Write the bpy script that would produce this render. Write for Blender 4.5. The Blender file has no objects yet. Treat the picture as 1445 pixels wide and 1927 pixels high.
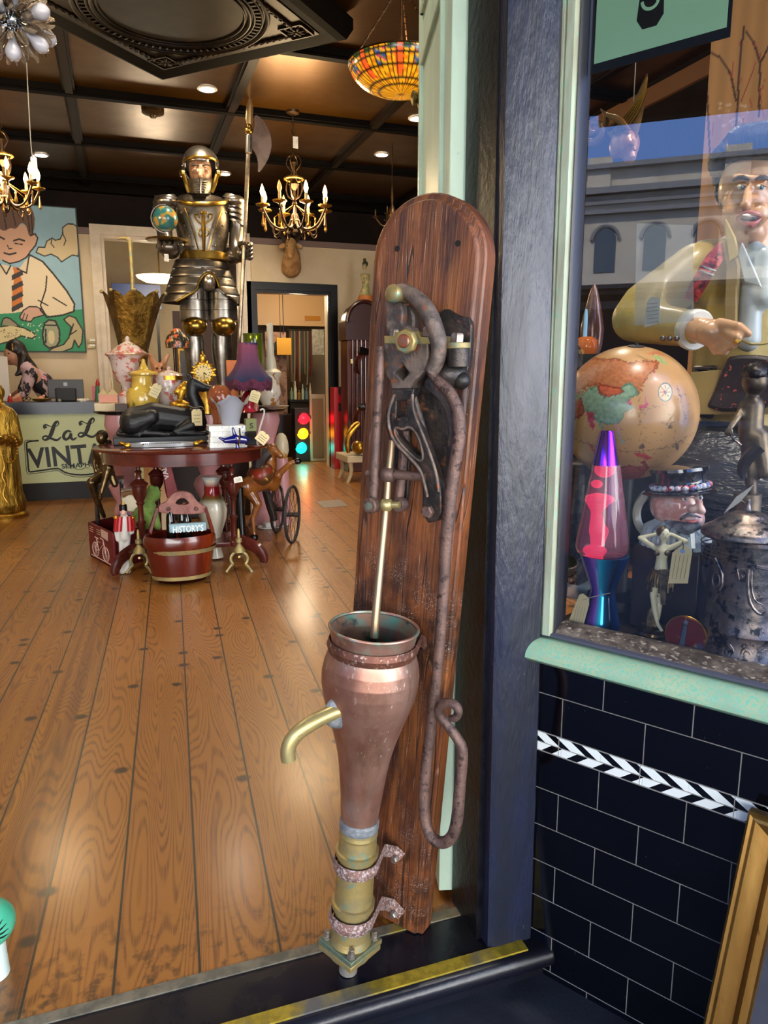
import bpy, bmesh, math, random
import numpy as np
from mathutils import Vector, Matrix, Euler
from mathutils.noise import noise as pnoise
random.seed(7)
SC = bpy.context.scene
COL = SC.collection
PI = math.pi

# ---------------------------------------------------------------- camera
F_PX, CX, CY, HZ, EYE = 1390.0, 722.5, 963.5, 707.0, 1.2
PITCH = math.atan((CY - HZ) / F_PX)
YAW = math.atan((CX - 225) / (F_PX / math.cos(PITCH)))
cd = bpy.data.cameras.new('camera')
cam = bpy.data.objects.new('camera', cd); COL.objects.link(cam)
cam.location = (0, 0, EYE)
cam.rotation_euler = (PI / 2 - PITCH, 0, -YAW)
cd.sensor_fit = 'VERTICAL'; cd.sensor_height = 24.0
cd.lens = 24.0 * F_PX / 1927.0
cd.clip_start = 0.05; cd.clip_end = 200
SC.camera = cam

# ---------------------------------------------------------------- world, sun, exposure
SC.view_settings.view_transform = 'Standard'
SC.view_settings.look = 'None'
SC.view_settings.gamma = 1.0
SC.view_settings.exposure = 0.4
SC.view_settings.use_curve_mapping = False
wd = bpy.data.worlds.new('world'); SC.world = wd; wd.use_nodes = True
nt = wd.node_tree; nt.nodes.clear()
tc = nt.nodes.new('ShaderNodeTexCoord'); sp = nt.nodes.new('ShaderNodeSeparateXYZ'); nt.links.new(tc.outputs['Generated'], sp.inputs[0])
def ramp(sock, *st):
    r = nt.nodes.new('ShaderNodeValToRGB'); nt.links.new(sock, r.inputs[0]); e = r.color_ramp.elements
    for i, (p, c) in enumerate(st): q = e[i] if i < 2 else e.new(p); q.position = p; q.color = (*c, 1)
    return r.outputs[0]
blue = ramp(sp.outputs['Z'], (0, (.085, .16, .36)), (.5, (.06, .13, .36)))          # clear western sky
haze = ramp(sp.outputs['Z'], (0, (1.1, 1.08, 1.05)), (.7, (.75, .85, 1.0)))        # bright haze to the south, where the street opens
mr = nt.nodes.new('ShaderNodeMapRange'); nt.links.new(sp.outputs['Y'], mr.inputs[0]); mr.inputs[1].default_value = -.45; mr.inputs[2].default_value = -.8
mx = nt.nodes.new('ShaderNodeMix'); mx.data_type = 'RGBA'; nt.links.new(mr.outputs[0], mx.inputs[0]); nt.links.new(blue, mx.inputs[6]); nt.links.new(haze, mx.inputs[7])
bg = nt.nodes.new('ShaderNodeBackground'); wo = nt.nodes.new('ShaderNodeOutputWorld'); nt.links.new(mx.outputs[2], bg.inputs[0]); bg.inputs[1].default_value = 9.0
nt.links.new(bg.outputs[0], wo.inputs[0])
sd = bpy.data.lights.new('sun', 'SUN'); sd.energy = 8.0; sd.angle = math.radians(.6); sd.color = (1, .95, .86)
so = bpy.data.objects.new('sun', sd); COL.objects.link(so)
so.rotation_euler = Vector((.62, .33, .7)).to_track_quat('Z', 'Y').to_euler()
SC.cycles.max_bounces = 8; SC.cycles.transparent_max_bounces = 12
SC.cycles.sample_clamp_indirect = 4.0
SC.cycles.caustics_reflective = False; SC.cycles.caustics_refractive = False

# ---------------------------------------------------------------- pixel -> point helpers
_fw = Vector((math.sin(YAW) * math.cos(PITCH), math.cos(YAW) * math.cos(PITCH), -math.sin(PITCH)))
_rt = Vector((math.cos(YAW), -math.sin(YAW), 0))
_up = Vector((math.sin(YAW) * math.sin(PITCH), math.cos(YAW) * math.sin(PITCH), math.cos(PITCH)))
EYEV = Vector((0, 0, EYE))
def ray(x, y): return _fw + _rt * ((x - CX) / F_PX) + _up * ((CY - y) / F_PX)
def P(x, y, Y):
    d = ray(x, y); return EYEV + d * (Y / d.y)
def PZ(x, y, z=0.0):
    d = ray(x, y); return EYEV + d * ((z - EYE) / d.z)
def plane_pt(x, y, p0, n):
    d = ray(x, y); return EYEV + d * ((Vector(p0) - EYEV).dot(n) / d.dot(n))
def dep(p): return (Vector(p) - EYEV).dot(_fw)
def mpp(p): return dep(p) / F_PX
def proj(p):
    v = Vector(p) - EYEV; z = v.dot(_fw); return CX + F_PX * v.dot(_rt) / z, CY - F_PX * v.dot(_up) / z

# ---------------------------------------------------------------- colour and materials
def srgb(c):
    if isinstance(c, str):
        c = c.lstrip('#'); c = [int(c[i:i + 2], 16) / 255 for i in (0, 2, 4)]
    return tuple((v / 12.92 if v <= .04045 else ((v + .055) / 1.055) ** 2.4) for v in c[:3])
MATS = {}
class NT:
    def __init__(s, name):
        s.m = bpy.data.materials.new(name); s.m.use_nodes = True; s.t = s.m.node_tree; s.t.nodes.clear()
        s.out = s.n('ShaderNodeOutputMaterial'); s.b = s.n('ShaderNodeBsdfPrincipled'); s.l(s.b.outputs[0], s.out.inputs[0])
    def n(s, k, **kw):
        q = s.t.nodes.new(k)
        for a, b in kw.items(): setattr(q, a, b)
        return q
    def l(s, a, b): s.t.links.new(a, b)
    def math(s, op, a, b=None, c=None, clamp=False):
        q = s.n('ShaderNodeMath', operation=op); q.use_clamp = clamp
        for i, v in enumerate((a, b, c)):
            if v is None: continue
            if hasattr(v, 'is_linked'): s.l(v, q.inputs[i])
            else: q.inputs[i].default_value = v
        return q.outputs[0]
    def coords(s, scale=(1, 1, 1), rot=(0, 0, 0), kind='Object', loc=(0, 0, 0)):
        t = s.n('ShaderNodeTexCoord'); m = s.n('ShaderNodeMapping'); s.l(t.outputs[kind], m.inputs[0])
        m.inputs['Scale'].default_value = scale; m.inputs['Rotation'].default_value = rot; m.inputs['Location'].default_value = loc
        return m.outputs[0]
    def noise(s, vec, scale=5, detail=6, rough=.6, dist=0):
        q = s.n('ShaderNodeTexNoise'); s.l(vec, q.inputs['Vector']); q.inputs['Scale'].default_value = scale
        q.inputs['Detail'].default_value = detail; q.inputs['Roughness'].default_value = rough; q.inputs['Distortion'].default_value = dist
        return q.outputs['Fac']
    def step(s, v, a, b):
        q = s.n('ShaderNodeMapRange', clamp=True); s.l(v, q.inputs[0]); q.inputs[1].default_value = a; q.inputs[2].default_value = b; return q.outputs[0]
    def mix(s, f, a, b, mode='MIX'):
        q = s.n('ShaderNodeMix', data_type='RGBA', blend_type=mode)
        if hasattr(f, 'is_linked'): s.l(f, q.inputs[0])
        else: q.inputs[0].default_value = f
        for i, v in ((6, a), (7, b)):
            if hasattr(v, 'is_linked'): s.l(v, q.inputs[i])
            else: q.inputs[i].default_value = (*v, 1)
        return q.outputs[2]
    def col(s, v):
        if hasattr(v, 'is_linked'): s.l(v, s.b.inputs['Base Color'])
        else: s.b.inputs['Base Color'].default_value = (*v, 1)
    def bump(s, h, strength=.3, dist=.01):
        q = s.n('ShaderNodeBump'); s.l(h, q.inputs['Height']); q.inputs['Strength'].default_value = strength; q.inputs['Distance'].default_value = dist
        s.l(q.outputs[0], s.b.inputs['Normal'])
    def set(s, **kw):
        for k, v in kw.items():
            i = s.b.inputs[k.replace('_', ' ')]
            if hasattr(v, 'is_linked'): s.l(v, i)
            else: i.default_value = v
def mat(name, c, rough=.5, metal=0., c2=None, s2=8, t2=(.42, .6), c3=None, s3=30, t3=(.58, .68), bump=0., bs=40, coat=0., spec=.5,
        emis=None, es=0., trans=0., stretch=(1, 1, 1), sheen=0, bdist=.01, r2=None, ior=1.45, vcol=False):
    if name in MATS: return MATS[name]
    s = NT(name); v = s.coords(stretch)
    col = srgb(c)
    if vcol:
        q = s.n('ShaderNodeVertexColor'); q.layer_name = 'Col'; col = q.outputs[0]
    rr = rough
    if c2 is not None:
        f = s.step(s.noise(v, s2), *t2); col = s.mix(f, col, srgb(c2))
        if r2 is not None:
            q = s.n('ShaderNodeMix', data_type='FLOAT'); s.l(f, q.inputs[0]); q.inputs[2].default_value = rough; q.inputs[3].default_value = r2; rr = q.outputs[0]
    if c3 is not None: col = s.mix(s.step(s.noise(v, s3, 4), *t3), col, srgb(c3))
    s.col(col); s.set(Roughness=rr, Metallic=metal, Coat_Weight=coat, Specular_IOR_Level=spec, Transmission_Weight=trans, IOR=ior)
    if coat: s.set(Coat_Roughness=.08)
    if bump: s.bump(s.noise(v, bs, 5), bump, bdist)
    if emis is not None:
        s.b.inputs['Emission Color'].default_value = (*srgb(emis), 1); s.b.inputs['Emission Strength'].default_value = es
    MATS[name] = s.m; return s.m

# ---------------------------------------------------------------- mesh builder
ORG = {}
def link(name, me, parent=None, org=None):
    o = bpy.data.objects.new(name, me)
    COL.objects.link(o)
    if parent is not None:
        o.parent = parent; ORG[o.name] = ORG[parent.name]
    else:
        o.location = org if org is not None else (0, 0, 0); ORG[o.name] = Vector(o.location)
    return o
def tag(o, label=None, cat=None, group=None, kind=None):
    if label: o['label'] = label
    if cat: o['category'] = cat
    if group: o['group'] = group
    if kind: o['kind'] = kind
    return o
def thing(name, label, cat, loc, group=None):
    o = bpy.data.objects.new(name, None); COL.objects.link(o); o.empty_display_size = .05
    o.location = loc; ORG[o.name] = Vector(loc)
    return tag(o, label, cat, group)
def shade(me, ang=35):
    me.shade_smooth()
    if ang < 179:
        bm = bmesh.new(); bm.from_mesh(me); a = math.radians(ang)
        for e in bm.edges:
            if len(e.link_faces) == 2 and e.calc_face_angle(0) > a: e.smooth = False
        bm.to_mesh(me); bm.free()
class MB:
    def __init__(s): s.v = []; s.f = []; s.mi = []; s.cur = 0; s.c = None
    def add(s, vs, fs):
        b = len(s.v); s.v += [Vector(v) for v in vs]; s.f += [tuple(b + i for i in f) for f in fs]; s.mi += [s.cur] * len(fs); return s
    def box(s, c, d, M=None):
        c = Vector(c); h = [q / 2 for q in d]; vs = []
        for x in (-1, 1):
            for y in (-1, 1):
                for z in (-1, 1):
                    q = Vector((x * h[0], y * h[1], z * h[2])); vs.append(c + (M @ q if M else q))
        return s.add(vs, [(0, 1, 3, 2), (4, 6, 7, 5), (0, 4, 5, 1), (2, 3, 7, 6), (0, 2, 6, 4), (1, 5, 7, 3)])
    def bb(s, a, b):
        a = Vector(a); b = Vector(b); return s.box((a + b) / 2, [abs(q) for q in (b - a)])
    def rings(s, rings, closed=False, caps=True):
        n = len(rings[0]); vs = [p for r in rings for p in r]; fs = []; m = len(rings)
        for i in range(m if closed else m - 1):
            for j in range(n):
                a = i * n + j; b = i * n + (j + 1) % n; i2 = (i + 1) % m; fs.append((a, b, i2 * n + (j + 1) % n, i2 * n + j))
        if caps and not closed: fs += [tuple(range(n - 1, -1, -1)), tuple((m - 1) * n + j for j in range(n))]
        return s.add(vs, fs)
    def lathe(s, prof, base=(0, 0, 0), axis=(0, 0, 1), seg=28, sx=1, sy=1, caps=True, flute=None, ref=None):
        base = Vector(base); ax = Vector(axis).normalized()
        u = Vector(ref) if ref is not None else (Vector((1, 0, 0)) if abs(ax.x) < .9 else Vector((0, 1, 0)))
        u = (u - ax * u.dot(ax)).normalized(); w = ax.cross(u)
        R = []
        for r, z in prof:
            ring = []
            for j in range(seg):
                a = 2 * PI * j / seg; rr = max(r, 1e-5) * (1 + (flute[1] * math.cos(flute[0] * a) if flute else 0))
                ring.append(base + ax * z + u * (rr * sx * math.cos(a)) + w * (rr * sy * math.sin(a)))
            R.append(ring)
        return s.rings(R, caps=caps)
    def cyl(s, p0, p1, r0, r1=None, seg=16):
        p0 = Vector(p0); p1 = Vector(p1); d = p1 - p0
        return s.lathe([(r0, 0), (r1 if r1 is not None else r0, d.length)], p0, d, seg)
    def tube(s, pts, r, seg=10, closed=False, smooth=0, sx=1, sy=1, up=None):
        pts = [Vector(p) for p in pts]; rs = list(r) if hasattr(r, '__len__') else [r] * len(pts)
        for _ in range(smooth):
            np_, nr = [], []; n = len(pts)
            for i in range(n if closed else n - 1):
                a, b = pts[i], pts[(i + 1) % n]; ra, rb = rs[i], rs[(i + 1) % n]
                np_ += [a * .75 + b * .25, a * .25 + b * .75]; nr += [ra * .75 + rb * .25, ra * .25 + rb * .75]
            if not closed: np_ = [pts[0]] + np_ + [pts[-1]]; nr = [rs[0]] + nr + [rs[-1]]
            pts, rs = np_, nr
        n = len(pts); R = []; N = None
        for i in range(n):
            t = (pts[(i + 1) % n] - pts[i - 1]) if closed else (pts[min(i + 1, n - 1)] - pts[max(i - 1, 0)])
            if t.length < 1e-9: t = Vector((0, 0, 1))
            t.normalize()
            if up is not None: N = Vector(up)
            elif N is None: N = Vector((0, 0, 1)) if abs(t.z) < .9 else Vector((1, 0, 0))
            N = (N - t * N.dot(t)); N = N.normalized() if N.length > 1e-6 else t.orthogonal().normalized()
            B = t.cross(N)
            R.append([pts[i] + N * (rs[i] * sx * math.cos(2 * PI * j / seg)) + B * (rs[i] * sy * math.sin(2 * PI * j / seg)) for j in range(seg)])
        return s.rings(R, closed=closed)
    def ell(s, c, r, M=None, seg=18, rg=10):
        c = Vector(c); r = r if hasattr(r, '__len__') else (r, r, r); vs = []; fs = []
        R = []
        for i in range(1, rg):
            th = PI * i / rg
            ring = []
            for j in range(seg):
                a = 2 * PI * j / seg; q = Vector((r[0] * math.sin(th) * math.cos(a), r[1] * math.sin(th) * math.sin(a), -r[2] * math.cos(th)))
                ring.append(c + (M @ q if M else q))
            R.append(ring)
        b = len(s.v); s.rings(R, caps=False)
        q0 = Vector((0, 0, -r[2])); q1 = Vector((0, 0, r[2]))
        n = len(s.v); s.v += [c + (M @ q0 if M else q0), c + (M @ q1 if M else q1)]
        for j in range(seg):
            s.f.append((b + (j + 1) % seg, b + j, n)); s.mi.append(s.cur)
            t = b + (rg - 2) * seg; s.f.append((t + j, t + (j + 1) % seg, n + 1)); s.mi.append(s.cur)
        return s
    def prism(s, pts, d):
        n = len(pts); d = Vector(d); pts = [Vector(p) for p in pts]
        return s.add(pts + [p + d for p in pts], [tuple(range(n)), tuple(range(2 * n - 1, n - 1, -1))] + [((i + 1) % n, i, n + i, n + (i + 1) % n) for i in range(n)])
    def mesh(s, me):
        b = len(s.v); s.v += [v.co.copy() for v in me.vertices]
        for p in me.polygons: s.f.append(tuple(b + i for i in p.vertices)); s.mi.append(s.cur)
        return s
    def build(s, name, m, parent=None, ang=35, bevel=0, org=None, fix=True, seg=2):
        if parent is None:
            if org is None:
                xs = [v.x for v in s.v]; ys = [v.y for v in s.v]; zs = [v.z for v in s.v]
                org = Vector(((min(xs) + max(xs)) / 2, (min(ys) + max(ys)) / 2, min(zs)))
            og = Vector(org)
        else: og = ORG[parent.name]
        me = bpy.data.meshes.new(name); me.from_pydata([tuple(v - og) for v in s.v], [], s.f)
        for mm in (m if isinstance(m, (list, tuple)) else [m]): me.materials.append(mm)
        me.polygons.foreach_set('material_index', s.mi)
        if fix:
            bm = bmesh.new(); bm.from_mesh(me); bmesh.ops.recalc_face_normals(bm, faces=bm.faces); bm.to_mesh(me); bm.free()
        shade(me, ang)
        o = link(name, me, parent, og)
        if bevel:
            b = o.modifiers.new('bevel', 'BEVEL'); b.width = bevel; b.segments = seg; b.limit_method = 'ANGLE'; b.angle_limit = math.radians(40)
        return o
def struct(o): o['kind'] = 'structure'; return o
def frame(px, Y): return P(px[0], px[1], Y)
def plathe(mb, cx, prof, Y, seg=28, flute=None, sy=1, caps=True):
    """vertical turned form: prof = [(row, half width)] of its outline, standing at depth Y"""
    c0 = P(cx, prof[-1][0], Y); pr = []
    for q in prof:
        p = P(cx, q[0], Y); pr.append((max(q[1], .01) * mpp(p), p.z - c0.z))
    return mb.lathe(pr, (c0.x, Y, c0.z), (0, 0, 1), seg, flute=flute, sy=sy, caps=caps)
def curve_mesh(splines, ext, bev=0, cyc=True, res=2, text=None, size=1, offset=0):
    if text is not None:
        cu = bpy.data.curves.new('c', 'FONT'); cu.body = text; cu.size = size; cu.align_x = 'CENTER'; cu.align_y = 'CENTER'; cu.resolution_u = 4; cu.offset = offset
    else:
        cu = bpy.data.curves.new('c', 'CURVE'); cu.dimensions = '2D'; cu.fill_mode = 'BOTH'
        for sp_ in splines:
            q = cu.splines.new('POLY'); q.points.add(len(sp_) - 1)
            for i, p in enumerate(sp_): q.points[i].co = (p[0], p[1], 0, 1)
            q.use_cyclic_u = True
    cu.extrude = ext; cu.bevel_depth = bev; cu.bevel_resolution = 2
    o = bpy.data.objects.new('c', cu); me = bpy.data.meshes.new_from_object(o)
    bpy.data.objects.remove(o); bpy.data.curves.remove(cu)
    return me
def add_curve(mb, splines, M, ext=.002, bev=0, **kw):
    me = curve_mesh(splines, ext, bev, **kw); me.transform(M); mb.mesh(me); bpy.data.meshes.remove(me); return mb
def smooth_poly(pts, n=1):
    for _ in range(n):
        q = []
        for i in range(len(pts)):
            a, b = pts[i], pts[(i + 1) % len(pts)]
            q += [(a[0] * .75 + b[0] * .25, a[1] * .75 + b[1] * .25), (a[0] * .25 + b[0] * .75, a[1] * .25 + b[1] * .75)]
        pts = q
    return pts
def blob(name, prims, m, parent=None, vox=.01, smooth=2, org=None, ang=180):
    """one continuous surface grown over tapered limbs ('c') and ellipsoids ('e')"""
    mb = MB()
    for p in prims:
        if p[0] == 'c':
            a, ra, b, rb = Vector(p[1]), p[2], Vector(p[3]), p[4]
            mb.cyl(a, b, ra, rb, 14); mb.ell(a, ra, seg=14, rg=8); mb.ell(b, rb, seg=14, rg=8)
        elif p[0] == 'e': mb.ell(p[1], p[2], p[3] if len(p) > 3 else None, seg=20, rg=12)
        elif p[0] == 'b': mb.box(p[1], p[2], p[3] if len(p) > 3 else None)
        elif p[0] == 'm': mb.v += []; p[1](mb)
    if parent is None:
        if org is None: org = Vector(prims[0][1])
        og = Vector(org)
    else: og = ORG[parent.name]
    me = bpy.data.meshes.new(name); me.from_pydata([tuple(v - og) for v in mb.v], [], mb.f)
    o = bpy.data.objects.new(name, me); COL.objects.link(o)
    r = o.modifiers.new('r', 'REMESH'); r.mode = 'VOXEL'; r.voxel_size = vox
    if smooth:
        s_ = o.modifiers.new('s', 'SMOOTH'); s_.iterations = smooth; s_.factor = .5
    dg = bpy.context.evaluated_depsgraph_get(); me2 = bpy.data.meshes.new_from_object(o.evaluated_get(dg))
    bpy.data.objects.remove(o); bpy.data.meshes.remove(me)
    me2.name = name; me2.materials.clear()
    for mm in (m if isinstance(m, (list, tuple)) else [m]): me2.materials.append(mm)
    me2.shade_smooth()
    return link(name, me2, parent, og)
# ================================================================ wall frame of the angled shop window
WO = Vector((.762, 1.242, 0)); WE = Vector((.514, -.858, 0)).normalized(); WM = Vector((WE.y, -WE.x, 0))   # along, outward
def W(s, o, z): return WO + WE * s + WM * o + Vector((0, 0, z))
def PW(x, y, o): return plane_pt(x, y, WO + WM * o, WM)
GZ = -.075; CEIL = 3.35; FARY = 9.558; RX = 3.86; LX = -2.9
BA = math.radians(3.5); BW = .1675

# ---------------------------------------------------------------- structure materials
def m_floor():
    s = NT('pine_boards'); co = s.coords((1, 1, 1), (0, 0, BA), loc=(0, 0, 0))
    sp = s.n('ShaderNodeSeparateXYZ'); s.l(co, sp.inputs[0])
    u = s.math('DIVIDE', s.math('ADD', sp.outputs[0], .002 + BW * 40), BW)
    idn = s.math('FLOOR', u); fr = s.math('FRACT', u)
    wn = s.n('ShaderNodeTexWhiteNoise', noise_dimensions='1D'); s.l(idn, wn.inputs['W'])
    cb = s.n('ShaderNodeCombineXYZ')
    s.l(s.math('ADD', s.math('MULTIPLY', fr, .55), s.math('MULTIPLY', idn, 7.3)), cb.inputs[0])
    s.l(s.math('ADD', s.math('MULTIPLY', sp.outputs[1], .42), s.math('MULTIPLY', wn.outputs[0], 31)), cb.inputs[1])
    n1 = s.noise(cb.outputs[0], 2.2, 1.2, .45, .25)
    rings = s.math('SINE', s.math('MULTIPLY', n1, 230))
    ring = s.step(rings, -.1, .9)
    cb2 = s.n('ShaderNodeCombineXYZ'); s.l(s.math('ADD', s.math('MULTIPLY', fr, 12), s.math('MULTIPLY', idn, 3.1)), cb2.inputs[0]); s.l(s.math('MULTIPLY', sp.outputs[1], 1.3), cb2.inputs[1])
    fine = s.noise(cb2.outputs[0], 4, 4, .6)
    big = s.noise(cb2.outputs[0], .35, 2, .5)
    base = s.mix(wn.outputs[0], srgb('#9E6428'), srgb('#6E3D14'))
    base = s.mix(s.step(big, .4, .65), base, srgb('#96601F'))
    c = s.mix(s.math('MULTIPLY', ring, s.math('MULTIPLY', s.step(fine, .3, .6), .62)), base, srgb('#431F09'))
    # knots: one voronoi cell point in a few
    vo = s.n('ShaderNodeTexVoronoi'); cb3 = s.n('ShaderNodeCombineXYZ'); s.l(u, cb3.inputs[0]); s.l(s.math('MULTIPLY', sp.outputs[1], 7.0), cb3.inputs[1]); s.l(cb3.outputs[0], vo.inputs['Vector']); vo.inputs['Scale'].default_value = 1.0; vo.voronoi_dimensions = '2D'
    kn = s.step(s.math('ADD', vo.outputs['Distance'], s.math('MULTIPLY', s.noise(cb2.outputs[0], 9, 3), .05)), .19, .11)
    vw = s.n('ShaderNodeSeparateColor'); s.l(vo.outputs['Color'], vw.inputs[0]); kn = s.math('MULTIPLY', kn, s.math('MULTIPLY', s.math('GREATER_THAN', vw.outputs[0], .76), .95))
    c = s.mix(kn, c, srgb('#220E05'))
    gap = s.step(s.math('ADD', s.math('ABSOLUTE', s.math('SUBTRACT', fr, .5)), s.math('MULTIPLY', s.noise(co, 60, 2), .006)), .4855, .4905)
    edge = s.step(s.math('ABSOLUTE', s.math('SUBTRACT', fr, .5)), .46, .485)
    c = s.mix(s.math('MULTIPLY', edge, .35), c, srgb('#6B4526')); c = s.mix(gap, c, srgb('#1E1711'))
    # dark grime and nail holes along the threshold
    gr = s.math('MULTIPLY', s.step(sp.outputs[1], 1.62, 1.36), s.step(s.noise(co, 26, 3), .52, .66)); c = s.mix(s.math('MULTIPLY', gr, .85), c, srgb('#24140B'))
    s.col(c)
    wear = s.noise(co, 3, 5, .6)
    s.set(Roughness=s.math('ADD', .3, s.math('MULTIPLY', wear, .22)), Specular_IOR_Level=.5, Coat_Weight=.32, Coat_Roughness=.2)
    s.bump(s.math('SUBTRACT', s.math('MULTIPLY', fine, .2), s.math('MULTIPLY', gap, 1.5)), .25, .004)
    return s.m
M_FLOOR = m_floor()
def m_tile():
    s = NT('black_glazed_tile')
    at = s.n('ShaderNodeUVMap'); sp = s.n('ShaderNodeSeparateXYZ'); s.l(at.outputs[0], sp.inputs[0])
    S_, Z_ = sp.outputs[0], sp.outputs[1]
    # brick courses; rows counted up from z0, the chevron band sits between two of them
    zz = s.math('SUBTRACT', Z_, s.math('MULTIPLY', s.math('GREATER_THAN', Z_, .4603), .0425))
    row = s.math('DIVIDE', s.math('ADD', zz, .5617), .0834)
    rf = s.math('FRACT', row); ri = s.math('FLOOR', row)
    odd = s.math('MODULO', ri, 2.0)
    uu = s.math('DIVIDE', s.math('SUBTRACT', s.math('ADD', S_, 1.599), s.math('MULTIPLY', odd, .0833)), .1665)
    uf = s.math('FRACT', uu)
    gz = s.math('MINIMUM', rf, s.math('SUBTRACT', 1.0, rf)); gu = s.math('MINIMUM', uf, s.math('SUBTRACT', 1.0, uf))
    g = s.math('MAXIMUM', s.step(gz, .0145, .008), s.step(gu, .0072, .004))
    # chevron band
    inb = s.math('MULTIPLY', s.math('GREATER_THAN', Z_, .4391), s.math('LESS_THAN', Z_, .4816))
    t = s.math('DIVIDE', s.math('SUBTRACT', Z_, .4391), .0425)
    up = s.math('GREATER_THAN', t, .46)
    sh = s.math('ADD', s.math('MULTIPLY', up, s.math('MULTIPLY', s.math('SUBTRACT', 1.0, t), .068)), s.math('MULTIPLY', s.math('SUBTRACT', 1.0, up), s.math('MULTIPLY', t, .055)))
    ph = s.math('FRACT', s.math('DIVIDE', s.math('ADD', s.math('SUBTRACT', S_, sh), 3.33 + .0265), .0555))
    off = s.math('MULTIPLY', s.math('SUBTRACT', 1.0, up), .13)
    blk = s.math('LESS_THAN', s.math('FRACT', s.math('ADD', ph, off)), .42)
    cg = s.math('MAXIMUM', s.step(s.math('ABSOLUTE', s.math('SUBTRACT', t, .46)), .03, .015), s.step(s.math('MINIMUM', t, s.math('SUBTRACT', 1.0, t)), .05, .03))
    jn = s.math('FRACT', s.math('DIVIDE', s.math('ADD', S_, 1.665 - .0615), .1665)); cg = s.math('MAXIMUM', cg, s.step(s.math('MINIMUM', jn, s.math('SUBTRACT', 1.0, jn)), .006, .003))
    chc = s.mix(blk, srgb('#E4EAE8'), srgb('#07070C')); chc = s.mix(cg, chc, srgb('#8F8D88'))
    co = s.coords(); dust = s.step(s.noise(co, 160, 2), .72, .78)
    body = s.mix(dust, srgb('#040409'), srgb('#2a2a30'))
    c = s.mix(g, body, srgb('#77746F')); c = s.mix(inb, c, chc)
    s.col(c)
    gg = s.math('MULTIPLY', g, s.math('SUBTRACT', 1.0, inb))
    s.set(Roughness=s.math('ADD', .07, s.math('MULTIPLY', gg, .7)), Specular_IOR_Level=.6)
    s.bump(s.math('MULTIPLY', g, -1.0), .5, .002)
    return s.m
M_TILE = m_tile()
M_BLK = mat('black_gloss_paint', '#08080B', .34, spec=.3, c2='#15151C', s2=14, bump=.35, bs=55, c3='#55524F', s3=95, t3=(.7, .76), bdist=.004)
M_STEP = mat('black_step_paint', '#0A0B14', .34, c2='#12131E', s2=6, c3='#6E6C70', s3=120, t3=(.71, .76), bump=.12, bs=60, bdist=.004, r2=.22)
M_POST = mat('dark_blue_black_paint', '#161A27', .36, c2='#1F2438', s2=12, c3='#5A5C68', s3=70, t3=(.72, .77), bump=.5, bs=90, stretch=(1, 1, .22), bdist=.006, r2=.26)
M_GOLD_TAPE = mat('gold_grip_tape', '#8C7A22', .55, .35, c2='#A8922C', s2=60, c3='#5F6060', s3=4, t3=(.5, .62), bump=.5, bs=400, bdist=.002)
M_WORN = mat('worn_grip_tape', '#5E5C52', .55, .3, c2='#7A7466', s2=30, c3='#8E7C2A', s3=2.3, t3=(.58, .66), bump=.5, bs=300, bdist=.002)
M_GREEN = mat('pale_green_paint', '#C4DCC6', .45, c2='#B9D0BC', s2=9, c3='#8FAE9C', s3=120, t3=(.68, .74), bump=.15, bs=60, stretch=(1, 1, .5), bdist=.003)
M_SPECK = mat('speckled_green_glaze', '#93B096', .38, c2='#A9BC98', s2=10, t2=(.4, .65), c3='#74BCA6', s3=210, t3=(.5, .6), bump=.3, bs=260, bdist=.002)
M_STILE = mat('weathered_green_stile', '#9A9C88', .5, c2='#A9B49E', s2=30, c3='#7FB8A0', s3=200, t3=(.6, .68), bump=.3, bs=120, stretch=(1, 1, .2), bdist=.003)
M_DIRTY = mat('dirty_timber_bead', '#3A322E', .75, c2='#6E6258', s2=60, t2=(.42, .62), c3='#A39A8C', s3=220, t3=(.56, .66), bump=.8, bs=130, stretch=(.35, .35, 1), bdist=.006)
M_PAVE = mat('dark_painted_pavement', '#171C28', .55, c2='#232A38', s2=5, c3='#8A8C92', s3=170, t3=(.7, .76), bump=.25, bs=90, bdist=.004)
M_CREAM = mat('cream_plaster', '#CDBB9E', .7, c2='#C6B291', s2=3)
M_TRIMC = mat('cream_gloss_trim', '#D3C4AE', .42, c2='#C7B79E', s2=6)
M_BROWNRAIL = mat('taupe_rail', '#6E5750', .5)
M_DARKWALL = mat('brown_black_wall', '#120B09', .7, c2='#1A110D', s2=3, spec=.12)
M_CEILP = mat('dark_gold_ceiling', '#4E320C', .38, .8, c2='#5E3E10', s2=3, t2=(.3, .7), bump=.12, bs=9, r2=.3)
M_CEILB = mat('black_ceiling_beam', '#060402', .7, c2='#0A0604', s2=9, spec=.08)
M_ROSE = mat('bronzed_black_plaster', '#0E0804', .5, .4, c2='#1E1206', s2=10, spec=.2)

# ---------------------------------------------------------------- floor, threshold, pavement
m = MB(); m.add([(LX, 1.354, 0), (RX, 1.354, 0), (RX, 13.4, 0), (LX, 13.4, 0)], [(0, 1, 2, 3)]); m.add([(LX, 1.354, -.05), (RX, 1.354, -.05), (RX, 13.4, -.05), (LX, 13.4, -.05)], [(3, 2, 1, 0)])
o = struct(m.build('floor', M_FLOOR, org=(0, 0, 0)))
m = MB(); m.bb((-3, -6, GZ - .1), (6, 1.5, GZ))
struct(m.build('floor_pavement', M_PAVE, org=(0, 0, GZ)))
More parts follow.
